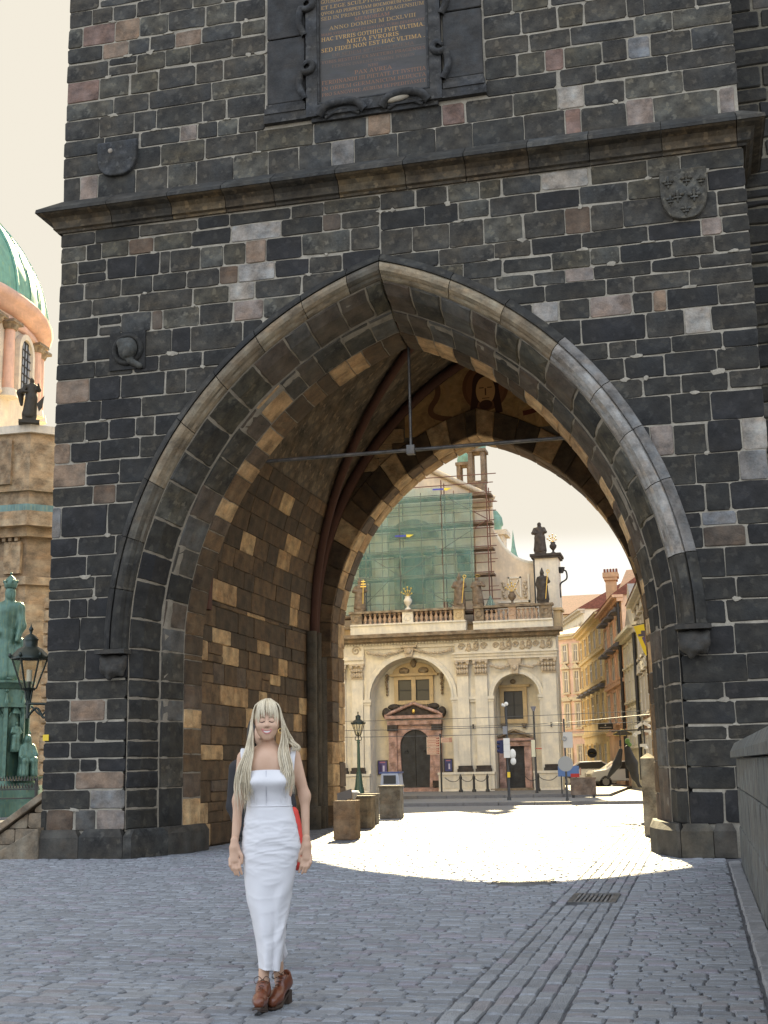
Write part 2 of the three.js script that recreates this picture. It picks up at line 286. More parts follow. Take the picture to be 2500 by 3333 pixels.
{
  // square behind the gate, road with kerbs in front of the church
  struct('paved_square', bb(-40, 16, -0.02, -0.006, -23.6, -16.4), M([0.21, 0.205, 0.2], { map: T.granite, bump: T.graniteBump, bs: 0.01, roughness: 0.7 }), 1.3);
  struct('road', bb(-90, 90, -0.02, 0.002, -33, -24), asphalt, 1.6);
  struct('far_pavement', bb(-90, -3.6, -0.02, 0.1, -64, -33.2), M([0.2, 0.195, 0.185], { map: T.granite, bump: T.graniteBump, bs: 0.006, roughness: 0.75 }), 1.2);
  struct('side_street', bb(-3.5, 60, -0.02, 0.006, -64, -33.1), asphalt, 1.6);
  struct('far_street', bb(-60, 60, -0.02, 0.004, -190, -64.1), asphalt, 1.6);
  const km = M([0.2, 0.19, 0.18], { map: T.granite, bump: T.graniteBump, bs: 0.006, roughness: 0.7 });
  const k1 = thing('kerb', 'granite kerb on the gate side of the road before the church', 'kerb'), k2 = thing('kerb', 'granite kerb along the foot of the church pavement', 'kerb');
  for (let x = -30; x < 14; x += 1.2) { P(k1, 'kerb_stone', bx(1.18, 0.14, 0.25, x, 0.03, -23.8), km); if (x < -4) P(k2, 'kerb_stone', bx(1.18, 0.16, 0.22, x, 0.05, -33.1), km); }
  struct('painted_sunlit_joints', bb(-8.8, -0.2, -0.03, -0.009, -16.4, 0.6), M([0.4, 0.385, 0.36], { map: T.granite, bump: T.graniteBump, bs: 0.006, roughness: 0.95 }), 0.8);  // paler joint colour stands in for sun glare washing the joints out
  // tram rails
  const rail = M([0.2, 0.2, 0.2], { metalness: 0.9, roughness: 0.35 });
  for (const [z, l] of [[-26, 'nearer steel tram rail set in the road'], [-27.45, 'farther steel tram rail set in the road']]) solo('tram_rail', l, 'rail', bb(-40, 30, -0.03, 0.008, z - 0.04, z + 0.04), rail);
}
{ // iron drain grate and round manhole cover
  const iron = M([0.22, 0.215, 0.21], { metalness: 0.6, roughness: 0.6, map: T.stone }), rust = M([0.27, 0.26, 0.25], { metalness: 0.4, roughness: 0.7, map: T.stone });
  const g = thing('drain_grate', 'slotted iron drain grate set in the gutter stones', 'drain grate', [-1.11, 0, 5.62]);
  P(g, 'frame', mg(bx(0.46, 0.03, 0.05, 0, -0.006, 0.42), bx(0.46, 0.03, 0.05, 0, -0.006, -0.42), bx(0.05, 0.03, 0.8, 0.21, -0.006, 0), bx(0.05, 0.03, 0.8, -0.21, -0.006, 0)), iron);
  for (let i = 0; i < 9; i++) P(g, 'slat', bx(0.022, 0.03, 0.79, -0.17 + i * 0.0425, -0.008, 0), rust);
  const m = thing('manhole_cover', 'round iron manhole cover at the edge of the sunlit patch', 'manhole cover', [MANH[0], 0, MANH[1]]);
  P(m, 'rim', lathe([[0.33, -0.03], [0.33, 0.006], [0.37, 0.008], [0.385, -0.03]], 40), iron);
  P(m, 'lid', cyl(0.318, 0.318, 0.03, 0, -0.03, 0, 40), rust);
  for (let i = -3; i <= 3; i++) P(m, 'rib', bx(Math.sqrt(0.09 - (i * 0.075) ** 2) * 1.8, 0.008, 0.03, 0, 0.003, i * 0.075), iron);
}
// ---------------------------------------------------------------- the gate tower
const CX = -4.54;
const arch = (ys, e) => ({
  ys, e, top: (a) => ys + Math.sqrt((a + e) ** 2 - e * e), len: (a) => Math.acos(e / (a + e)) * (a + e),
  at(a, side, t, aref = 4.1) { // t: height up the jamb, then length along the arc measured at aref
    if (t <= ys) return [CX + side * a, t];
    const th = ((t - ys) / this.len(aref)) * Math.acos(e / (a + e)); return [CX - side * e + side * (a + e) * Math.cos(th), ys + (a + e) * Math.sin(th)];
  },
  hole(a, y0 = -0.5, n = 20) { const p = []; for (let i = 0; i <= n; i++) p.push(this.at(a, 1, this.ys + (this.len(4.1) * i) / n)); for (let i = n - 1; i >= 0; i--) p.push(this.at(a, -1, this.ys + (this.len(4.1) * i) / n)); return [[CX + a, y0], ...p, [CX - a, y0]]; },
});
const FA = arch(3.3, 1.76), VA = arch(4.4, 3.2), BA = arch(4.2, 1.28); // front arch, vault, far arch
const TX0 = -10.37, TX1 = 1.3, TH = 27;

const mortarM = M([0.44, 0.40, 0.325], { map: T.mortar, bump: T.stoneBump, bs: 0.01, roughness: 0.95 });
const coreM = M([0.20, 0.165, 0.12], { map: T.mortar, bump: T.stoneBump, bs: 0.012, roughness: 0.95 });
const vaultM = plasterM(0.19, 0.135, 0.085, { map: T.soot });
const SOOT = { map: T.soot };
const SM = {
  dark: [stoneM(0.072, 0.063, 0.047, SOOT), stoneM(0.062, 0.055, 0.043, SOOT), stoneM(0.087, 0.074, 0.053, SOOT), stoneM(0.052, 0.048, 0.038, SOOT), stoneM(0.075, 0.070, 0.058, SOOT), stoneM(0.097, 0.083, 0.054, SOOT), stoneM(0.123, 0.111, 0.082, SOOT)],
  black: [stoneM(0.030, 0.028, 0.024, SOOT), stoneM(0.025, 0.023, 0.022, SOOT), stoneM(0.037, 0.034, 0.027, SOOT), stoneM(0.045, 0.040, 0.030, SOOT)],
  mid: [stoneM(0.119, 0.111, 0.098)], brown: [stoneM(0.145, 0.098, 0.064), stoneM(0.119, 0.089, 0.064)], tan: [stoneM(0.306, 0.212, 0.140), stoneM(0.281, 0.200, 0.140)], pink: [stoneM(0.246, 0.157, 0.123), stoneM(0.264, 0.178, 0.136)],
  pale: [stoneM(0.315, 0.246, 0.200), stoneM(0.289, 0.238, 0.200)], light: [stoneM(0.400, 0.357, 0.300), stoneM(0.365, 0.335, 0.296)], grey: [stoneM(0.230, 0.217, 0.200), stoneM(0.212, 0.212, 0.212)],
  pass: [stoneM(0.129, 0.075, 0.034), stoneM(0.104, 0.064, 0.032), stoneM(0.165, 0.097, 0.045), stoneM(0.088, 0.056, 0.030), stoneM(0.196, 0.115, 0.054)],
  sand: [stoneM(0.628, 0.400, 0.194), stoneM(0.546, 0.338, 0.162), stoneM(0.683, 0.450, 0.227)],  // tan stones, colour brightened and saturated to boost golden bounce light
};
const tower = thing('gate_tower', 'tall dark stone gate tower with a pointed archway and gold inscription', 'tower');
{ // solid masonry behind the facing stones
  const outer = (x0, x1) => [[x0, -0.3], [x1, -0.3], [x1, TH], [x0, TH]];
  const slab = (h, z0, z1, mat) => { const s = shape([[TX0 + 0.03, -0.3], [h[h.length - 1][0], -0.3], ...h.slice(1, -1).reverse(), [h[0][0], -0.3], [TX1 - 0.03, -0.3], [TX1 - 0.03, TH], [TX0 + 0.03, TH]]); P(tower, 'wall_core', ext(s, z1 - z0, z0), mat); };
  slab(FA.hole(4.42, -0.3), -1.93, -0.005, mortarM);
  slab(VA.hole(4.02, -0.3), -9.17, -1.932, vaultM);
  slab(BA.hole(3.62, -0.3), -10.2, -9.172, coreM);
}
// facing stones
const ROWL = [10.68, 10.43, 10.13, 9.72, 9.4, 9.07, 8.71, 8.26, 7.97, 7.55, 7.2, 6.85, 6.49, 6.07, 5.74, 5.2, 4.88, 4.52, 4.16, 3.84, 3.3, 2.8, 2.5, 2.14, 1.82, 1.55, 1.34, 1.06, 0.75, 0.42];
const ROWR = [10.68, 10.36, 10.02, 9.57, 9.29, 8.99, 8.76, 8.48, 8.14, 7.72, 7.45, 7.09, 6.79, 6.33, 5.84, 5.38, 4.95, 4.73, 4.41, 3.96, 3.63, 3.28, 2.84, 2.44, 2.19, 1.83, 1.62, 1.25, 0.92, 0.44];
const ROWA = [17.1, 16.7, 16.3, 15.85, 15.45, 15.04, 14.72, 14.3, 13.98, 13.62, 13.2, 12.85, 12.45, 12.14, 11.74, 11.22];
const ACC = [['pink', -9.75, 14.58, 0.64], ['tan', -9.19, 14.45, 0.48], ['tan', -9.41, 14.16, 0.51], ['tan', -8.00, 14.13, 0.51], ['pink', -10.03, 13.40, 0.63], ['pale', -7.97, 12.27, 0.33], ['pale', -9.86, 11.47, 0.34], ['grey', -5.17, 11.54, 0.39], ['pink', -3.26, 11.96, 0.39], ['tan', -4.53, 11.95, 0.41], ['pink', -1.55, 12.65, 0.32], ['grey', -0.19, 12.61, 0.37], ['light', -1.32, 11.97, 0.42], ['pink', -1.30, 11.52, 0.26], ['pale', -0.24, 11.52, 0.42], ['pale', 1.11, 11.51, 0.25], ['brown', -8.83, 10.28, 0.47], ['light', -6.72, 10.28, 0.89], ['tan', -6.72, 9.94, 0.36], ['light', -6.71, 9.6, 0.65], ['light', -6.97, 9.27, 0.46], ['pale', -6.85, 8.86, 0.53], ['brown', -7.21, 9.60, 0.33], ['brown', -8.50, 8.90, 0.21], ['light', -1.48, 10.52, 0.76], ['pale', 0.73, 9.45, 0.31], ['brown', -5.38, 10.30, 0.32], ['brown', -1.31, 9.85, 0.41], ['pale', -1.33, 8.86, 0.44], ['pale', -0.87, 8.31, 0.65], ['tan', -0.12, 8.26, 0.20], ['light', 0.42, 7.95, 0.40], ['light', -1.89, 8.25, 0.41], ['pale', -0.23, 6.04, 0.35], ['light', 1.12, 6.05, 0.38], ['grey', 1.07, 5.60, 0.41], ['grey', 0.52, 4.84, 0.51], ['brown', 0.58, 4.56, 0.61], ['tan', -10.07, 7.75, 0.67], ['tan', -10.21, 6.66, 0.31], ['tan', -10.06, 6.26, 0.62], ['grey', -10.27, 5.5, 0.19], ['brown', -9.40, 5.88, 0.41], ['tan', -9.60, 2.31, 0.63], ['tan', -9.36, 1.19, 0.84], ['grey', -9.10, 0.88, 0.82], ['brown', -10.03, 0.58, 0.47], ['pale', -9.10, 0.57, 0.59], ['mid', -9.58, 0.57, 0.36]];
const HOLD = [[-6.58, -2.68, 12.15, 18]]; // behind the inscription panel
const facing = [];
function course(x0, x1, y0, y1, mats, wmin, wmax, out, accents = [], prev = []) {
  const fixed = accents.filter((a) => a[2] > y0 && a[2] <= y1 && a[1] + a[3] / 2 > x0 && a[1] - a[3] / 2 < x1).map((a) => ({ a: Math.max(x0, a[1] - a[3] / 2), b: Math.min(x1, a[1] + a[3] / 2), k: a[0] })).sort((p, q) => p.a - q.a);
  const joints = [], fill = (a, b) => {
    if (b - a < 0.07) return; let n = Math.max(1, Math.round((b - a) / R(wmin * 1.05, wmax * 0.9))); const cuts = [a];
    for (let i = 1; i < n; i++) { let c = a + ((b - a) * i) / n + R(-0.22, 0.22) * ((b - a) / n); for (const p of prev) if (Math.abs(p - c) < 0.09) c += c > p ? 0.1 : -0.1; cuts.push(c); }
    cuts.push(b); for (let i = 0; i < cuts.length - 1; i++) { if (cuts[i + 1] - cuts[i] < 0.08) continue; if (y1 - y0 > 0.34 && rnd() < 0.06) { const ym = lerp(y0, y1, R(0.4, 0.6)); out.push({ x0: cuts[i], x1: cuts[i + 1], y0, y1: ym, mat: pick(mats) }, { x0: cuts[i], x1: cuts[i + 1], y0: ym, y1, mat: pick(mats) }); } else out.push({ x0: cuts[i], x1: cuts[i + 1], y0, y1, mat: pick(mats) }); joints.push(cuts[i]); }
  };
  let x = x0; for (const f of fixed) { if (f.a < x) f.a = x; if (f.b - f.a < 0.08) continue; fill(x, f.a); out.push({ x0: f.a, x1: f.b, y0, y1, mat: pick(SM[f.k]), acc: true }); joints.push(f.a); x = f.b; } fill(x, x1); return joints;
}
{
  let pj = [];
  for (let i = 0; i < ROWA.length - 1; i++) { const y1 = ROWA[i], y0 = ROWA[i + 1]; if (y0 > 12.1) { const a = course(TX0, -6.55, y0, y1, SM.dark, 0.46, 0.98, facing, ACC, pj), b = course(-2.7, TX1, y0, y1, SM.dark, 0.46, 1.05, facing, ACC, pj); pj = [...a, ...b]; } else pj = course(TX0, TX1, y0, y1, SM.dark, 0.48, 1.0, facing, ACC, pj); }
  const side = (rows, s) => { let q = [];
    for (let i = 0; i < rows.length - 1; i++) {
      const y1 = rows[i], y0 = rows[i + 1], mats = y0 > 8.6 ? [...SM.dark, ...SM.black] : y0 > 6.5 ? [...SM.dark.slice(0, 2), ...SM.black] : SM.black; let xi;
      if (y0 < 3.0) xi = s < 0 ? CX - 4.36 : CX + 4.36; else { const R2 = 4.5 + FA.e, yy = Math.max(y0, FA.ys); xi = yy >= FA.top(4.5) ? CX : CX - s * FA.e + s * Math.sqrt(Math.max(0, R2 * R2 - (yy - FA.ys) ** 2)); }
      if (s < 0) xi = Math.min(xi, CX); else xi = Math.max(xi, CX);
      q = s < 0 ? course(TX0, xi, y0, y1, mats, 0.42, 0.95, facing, ACC, q) : course(xi, TX1, y0, y1, mats, 0.46, 1.08, facing, ACC, q);
    } };
  side(ROWL, -1); side(ROWR, 1);
  const built = [];
  for (const f of facing) {
    let poly = [[f.x0, f.y0], [f.x1, f.y0], [f.x1, f.y1], [f.x0, f.y1]]; const mx = (f.x0 + f.x1) / 2, my = (f.y0 + f.y1) / 2;
    if (my > FA.ys && my < 10.6) { const s = mx < CX ? -1 : 1, c = [CX - s * FA.e, FA.ys], d = Math.hypot(mx - c[0], my - c[1]), nx = (mx - c[0]) / d, ny = (my - c[1]) / d; if (mx * s > (CX - 0) * s || true) poly = clipHalf(poly, nx, ny, c[0] * nx + c[1] * ny + 4.56 + FA.e); }
    if (poly.length < 3 || area(poly) < 0.012) continue;
    if (poly.length === 4 && !f.acc) { const e = () => (rnd() < 0.22 ? R(0.006, 0.03) : 0); const a = [e(), e(), e(), e()]; poly = [[poly[0][0] + a[0], poly[0][1] + a[1]], [poly[1][0] - a[2], poly[1][1] + a[1] * R(0, 1)], [poly[2][0] - a[2] * R(0, 1), poly[2][1] - a[3]], [poly[3][0] + a[0] * R(0, 1), poly[3][1] - a[3] * R(0, 1)]]; }
    const rp = roughPoly(poly, R(0.005, 0.014), 0.011); if (area(rp) < 0.006) continue;
    built.push({ g: polyStone(rp, R(0.004, 0.016), 0.09, R(0.007, 0.012)), mat: f.mat, a: area(rp) * (my > 15.3 ? 0.02 : 1) });
  }
  built.sort((a, b) => b.a - a.a);
  const rest = new Map();
  built.forEach((b, i) => { if (i < 300) P(tower, 'wall_stone', b.g, b.mat, 0.9); else { if (!rest.has(b.mat)) rest.set(b.mat, []); rest.get(b.mat).push(uvm(b.g, 0.9, rnd(), rnd())); } });
  for (const [m, l] of rest) { const q = P(tower, 'small_wall_stone', Object.assign(mg(l), { userData: { uvDone: true } }), m); q.userData.kind = 'stuff'; }
  // pointing smeared over the stone edges
  const blobs = [];
  for (let i = 0; i < 130; i++) {
    const f = pick(facing); if (f.acc || f.y0 > 15) continue; const x = rnd() < 0.7 ? f.x0 : R(f.x0, f.x1), y = f.y0; if (x < TX0 + 0.2 || x > TX1 - 0.2 || y < 0.5) continue;
    const s = x < CX ? -1 : 1, dd = Math.hypot(x - CX + s * FA.e, Math.max(0, y - FA.ys)); if (dd < 4.95 + FA.e && y < 10 && y > 3 || (y < 3 && Math.abs(x - CX) < 4.45)) continue; if (x > -6.6 && x < -2.6 && y > 12) continue; if (y > 10.5 && y < 11.4) continue;
    const n = 9, p = [], rx = R(0.035, 0.12), ry = R(0.018, 0.05); for (let k = 0; k < n; k++) { const a = (k / n) * 6.283, q = R(0.55, 1.25); p.push([x + Math.cos(a) * rx * q, y + Math.sin(a) * ry * q]); }
    blobs.push(polyStone(p, 0.0165, 0.03, 0.002));
  }
  P(tower, 'mortar_smear', mg(blobs), mortarM, 0.7).userData.kind = 'stuff';
}
// splayed reveal of the front arch
const SEC = [[4.36, 0.0], [4.22, -0.2], [4.17, -0.42], [4.15, -0.62], [4.03, -0.78], [3.99, -1.05], [3.93, -1.28], [3.87, -1.5], [3.86, -1.93]];
const SECL = [0]; for (let i = 1; i < SEC.length; i++) SECL.push(SECL[i - 1] + Math.hypot(SEC[i][0] - SEC[i - 1][0], SEC[i][1] - SEC[i - 1][1]));
const secAt = (s) => { let i = 1; while (i < SEC.length - 1 && SECL[i] < s) i++; const t = (s - SECL[i - 1]) / (SECL[i] - SECL[i - 1]); return [lerp(SEC[i - 1][0], SEC[i][0], t), lerp(SEC[i - 1][1], SEC[i][1], t)]; };
const surf = (pt) => (s, t) => { const p = pt(s, t), a = pt(s + 0.01, t), b = pt(s, t + 0.01), n = a.clone().sub(p).cross(b.clone().sub(p)).normalize(); return { p, n }; };
function ring(parent, name, pt, inward, s0, s1, cuts, mats, o = {}) {
  const S0 = surf(pt), S = (s, t) => { const q = S0(s, t); const d = inward(q.p); if (q.n.dot(d) < 0) q.n.negate(); return q; };
  for (let i = 0; i < cuts.length - 1; i++) P(parent, name, cellStone(S, s0, s1, cuts[i], cuts[i + 1], o.gap ?? R(0.006, 0.014), (o.lift ?? 0.012) + R(-0.008, 0.01), 0.1, o.bev ?? 0.016, o.jit ?? 0.005, 4, 4), typeof mats === 'function' ? mats(cuts[i], i) : pick(mats), 0.9);
}
const cutsOf = (a, b, lo, hi) => { const c = [a]; while (b - c[c.length - 1] > hi) c.push(c[c.length - 1] + R(lo, hi)); if (b - c[c.length - 1] < lo * 0.5 && c.length > 1) c.pop(); c.push(b); return c; };
{
  const L = FA.len(4.1), mid = V(CX, 4, -1), inward = (p) => V(CX - p.x, Math.max(0, 4 - p.y) * 0 + (p.y > 4 ? 4 - p.y : 0), 0.6);
  const bedM = M([0.3, 0.26, 0.2], { map: T.mortar, bump: T.stoneBump, bs: 0.01, roughness: 0.95 });
  const browns = [SM.brown[1], stoneM(0.11, 0.085, 0.06), stoneM(0.085, 0.075, 0.06), SM.mid[0]];
  for (const s of [-1, 1]) {
    const pt = (u, t) => { const [a, z] = secAt(u), q = FA.at(a, s, t); return V(q[0], q[1], z); };
    const apex = 3.3 + L - 0.005;
    const outerMats = (t) => (t > 7 ? pick([browns[1], SM.dark[5], SM.dark[2], SM.mid[0], SM.brown[1]]) : t > 4.5 ? pick([...SM.dark]) : pick(SM.black));
    const jamb = (s < 0 ? ROWL : ROWR).filter((y) => y < 3.2).reverse();
    const c1 = [...jamb, ...cutsOf(3.3, apex, 0.42, 0.66)], c2 = [...jamb.filter((_, i) => i % 2 === 0 || i > 6), ...cutsOf(3.3, apex, 0.36, 0.62)], c3 = [...cutsOf(0.42, 3.2, 0.3, 0.5), ...cutsOf(3.3, apex, 0.24, 0.5)];
    { const S0 = surf(pt), pos = [], idx = [], na = 22, nb = 90; for (let i = 0; i <= na; i++) for (let j = 0; j <= nb; j++) { const q = S0(lerp(0.002, SECL[8] - 0.012, i / na), lerp(0.4, apex - 0.012, j / nb)), d = inward(q.p); if (q.n.dot(d) < 0) q.n.negate(); pos.push(q.p.x - q.n.x * 0.002, q.p.y - q.n.y * 0.002, q.p.z - q.n.z * 0.002); } for (let i = 0; i < na; i++) for (let j = 0; j < nb; j++) { const k = i * (nb + 1) + j; idx.push(k, k + 1, k + nb + 2, k, k + nb + 2, k + nb + 1); } const g = geoFrom(pos, idx); g.computeVertexNormals(); P(tower, 'mortar_bed', g, bedM, 0.7); }
    ring(tower, 'voussoir', pt, inward, 0.005, SECL[3] + 0.08, c1, outerMats, { gap: 0.01, lift: 0.014, jit: 0.008, bev: 0.022 });
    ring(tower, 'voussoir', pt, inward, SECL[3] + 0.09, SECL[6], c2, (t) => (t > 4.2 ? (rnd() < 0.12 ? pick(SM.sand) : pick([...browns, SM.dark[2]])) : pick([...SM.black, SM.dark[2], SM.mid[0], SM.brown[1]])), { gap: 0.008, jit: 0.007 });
    ring(tower, 'voussoir', pt, inward, SECL[6] + 0.005, SECL[8] - 0.005, c3, (t) => (rnd() < (t > 5 ? 0.42 : 0.16) ? pick(SM.sand) : pick([...SM.pass, SM.brown[0]])), { gap: 0.006, jit: 0.007 });  // extra sand stones overhead paint bounce light into the soffit
  }
}
// swept mouldings along the arch
function sweepArch(prof, side, t0, t1, steps, A = FA) {
  const n = prof.length, pos = [], idx = [];
  for (let k = 0; k <= steps; k++) { const t = lerp(t0, t1, k / steps); for (const [a, z] of prof) { const q = A.at(a, side, t); pos.push(q[0], q[1], z); } }
  for (let k = 0; k < steps; k++) for (let i = 0; i < n; i++) { const j = (i + 1) % n, a = k * n + i, b = k * n + j; idx.push(a, b, b + n, a, b + n, a + n); }
  for (const k of [0, steps]) for (let i = 1; i < n - 1; i++) idx.push(k * n, k * n + i, k * n + i + 1);
  return flat(geoFrom(pos, idx));
}
{
  const L = FA.len(4.1), darkRim = [SM.dark[1], SM.dark[3], SM.black[0], SM.black[2]], roll = [stoneM(0.27, 0.21, 0.135), stoneM(0.22, 0.17, 0.11), stoneM(0.34, 0.27, 0.175), stoneM(0.13, 0.11, 0.08)], lowRoll = [SM.black[2], SM.black[3], SM.dark[0]];
  const rim = [[4.8, -0.02], [4.78, 0.05], [4.66, 0.17], [4.63, 0.17], [4.63, -0.02]];
  const rl = [[4.628, -0.02], [4.628, 0.13], [4.59, 0.175], [4.53, 0.19], [4.47, 0.175], [4.435, 0.13], [4.42, 0.09], [4.385, 0.06], [4.365, 0.02], [4.362, -0.04]];
  for (const s of [-1, 1]) {
    const c = cutsOf(3.28, 3.3 + L, 0.75, 1.05);
    for (let i = 0; i < c.length - 1; i++) {
      const g = 0.006, low = c[i] < 4.6, pale = s > 0 && ((c[i] < 5.9 && c[i + 1] > 5.25) || (c[i] < 7.15 && c[i + 1] > 6.7));
      P(tower, 'hood_mould', sweepArch(rim, s, c[i] + g, c[i + 1] - g, 5), pale ? SM.grey[0] : pick(darkRim), 0.9);
      P(tower, 'roll_mould', sweepArch(rl, s, c[i] + g, c[i + 1] - g, 6), pale ? SM.light[1] : low ? pick(lowRoll) : c[i] < 5.6 ? roll[3] : pick(roll), 0.9);
    }
    // carved corbel under the moulding
    const x = CX + s * 4.58, cb = P(tower, 'corbel', mg(bx(0.52, 0.07, 0.26, x, 3.24, 0.12), sdfMesh(blend([ell([x, 3.03, 0.08], [0.2, 0.17, 0.13]), ell([x - 0.13, 2.98, 0.12], [0.09, 0.11, 0.09]), ell([x + 0.14, 3.02, 0.12], [0.09, 0.1, 0.09]), ell([x + 0.02, 2.93, 0.17], [0.09, 0.07, 0.07]), cone([x - 0.18, 3.13, 0.12], [x + 0.15, 2.88, 0.1], 0.05, 0.04), cone([x + 0.2, 3.15, 0.1], [x - 0.05, 2.83, 0.12], 0.04, 0.05)], 0.06), [x - 0.35, 2.7, -0.1], [x + 0.35, 3.3, 0.36], 0.022)), stoneM(0.055, 0.05, 0.042), 0.5);
    cb.userData.label = 'weathered carved stone corbel under the arch moulding';
  }
}
// string course with sloped top and hollow underside
{
  const prof = [[11.31, -0.02], [11.30, 0.012], [11.05, 0.33], [10.985, 0.34], [10.96, 0.29], [10.93, 0.18], [10.87, 0.12], [10.79, 0.1], [10.75, 0.105], [10.73, 0.055], [10.69, 0.045], [10.69, -0.02]];
  const topN = 4;
  const run = (x0, x1, m0, m1, pr) => { const n = pr.length, pos = [], idx = []; for (const [x, m] of [[x0, m0], [x1, m1]]) for (const [y, z] of pr) pos.push(x + m * Math.max(0, z), y, z); for (let i = 0; i < n; i++) { const j = (i + 1) % n; idx.push(i, n + i, n + j, i, n + j, j); } for (let i = 1; i < n - 1; i++) idx.push(0, i, i + 1, n, n + i + 1, n + i); return flat(geoFrom(pos, idx)); };
  const up = [...prof.slice(0, 4), [10.985, -0.02]], dn = [[10.983, -0.02], [10.983, 0.325], ...prof.slice(4)];
  const darks = [SM.dark[1], SM.dark[4], SM.dark[0], SM.dark[3]], unders = [stoneM(0.13, 0.095, 0.055, SOOT), stoneM(0.085, 0.068, 0.045, SOOT), stoneM(0.17, 0.12, 0.062, SOOT), stoneM(0.10, 0.08, 0.052, SOOT)];
  const c = [TX0]; while (TX1 - c[c.length - 1] > 1.2) c.push(c[c.length - 1] + R(0.85, 1.2)); c.push(TX1);
  for (let i = 0; i < c.length - 1; i++) { const a = c[i] + (i ? 0.006 : 0), b = c[i + 1] - (i < c.length - 2 ? 0.006 : 0), m0 = i ? 0 : -1, m1 = i < c.length - 2 ? 0 : 1; P(tower, 'string_course', run(a, b, m0, m1, up), pick(darks), 0.9); P(tower, 'cove_mould', run(a, b, m0, m1, dn), pick(unders), 0.9); }
  for (const [sx, x] of [[-1, TX0], [1, TX1]]) { // returns along the sides
    const ret = (pr) => { const n = pr.length, pos = [], idx = []; for (const k of [0, 1]) for (const [y, z] of pr) pos.push(x + sx * z, y, k ? -6 : Math.max(0, z)); for (let i = 0; i < n; i++) { const j = (i + 1) % n; idx.push(i, n + i, n + j, i, n + j, j); } for (let i = 1; i < n - 1; i++) idx.push(n, n + i, n + i + 1); return flat(geoFrom(pos, idx)); };
    P(tower, 'string_course', ret(up), darks[0], 0.9); P(tower, 'cove_mould', ret(dn), unders[1], 0.9);
  }
}
// plinth
{
  const block = (poly, h, ch, mat) => { // plan polygon, chamfered top
    const s = shape(poly.map(([x, z]) => [x, -z])); const g = ext(s, h, 0).rotateX(-Math.PI / 2); const pos = []; const n = poly.length;
    const cx = poly.reduce((a, p) => a + p[0], 0) / n, cz = poly.reduce((a, p) => a + p[1], 0) / n; const idx = []; poly.forEach(([x, z]) => pos.push(x, h, z)); poly.forEach(([x, z]) => { const d = Math.hypot(x - cx, z - cz); pos.push(x + ((cx - x) / d) * 0.1, h + ch, z + ((cz - z) / d) * 0.1); });
    for (let i = 0; i < n; i++) { const j = (i + 1) % n; idx.push(i, j, n + j, i, n + j, n + i); } for (let i = 1; i < n - 1; i++) idx.push(n, n + i, n + i + 1); P(tower, 'plinth_stone', mg(g, flat(geoFrom(pos, idx))), mat, 0.9);
  };
  const pm = [SM.black[3], SM.dark[1], SM.black[2], SM.dark[4], stoneM(0.075, 0.066, 0.052), stoneM(0.10, 0.085, 0.06)];
  block([[TX0 - 0.12, 0.16], [-9.62, 0.16], [-9.62, -0.4], [TX0 - 0.12, -0.4]], 0.32, 0.12, pm[4]); block([[-9.61, 0.165], [-8.86, 0.165], [-8.9, -0.4], [-9.61, -0.4]], 0.33, 0.12, pm[1]);
  block([[-8.85, 0.165], [-8.72, 0.14], [-8.42, -0.62], [-8.9, -0.62]], 0.33, 0.11, pm[3]); block([[-8.44, -0.63], [-8.28, -1.2], [-8.26, -1.98], [-8.75, -1.98], [-8.75, -0.63]], 0.34, 0.1, pm[4]);
  block([[-0.32, 0.16], [0.12, 0.16], [0.12, -0.4], [-0.22, -0.4]], 0.36, 0.1, pm[5]); block([[0.13, 0.165], [0.44, 0.165], [0.44, -0.4], [0.13, -0.4]], 0.36, 0.1, pm[4]);
  block([[-0.2, -0.63], [-0.33, 0.15], [-0.38, 0.12], [-0.68, -0.62], [-0.8, -1.2], [-0.8, -1.98], [-0.2, -1.98]], 0.36, 0.1, pm[4]);
}
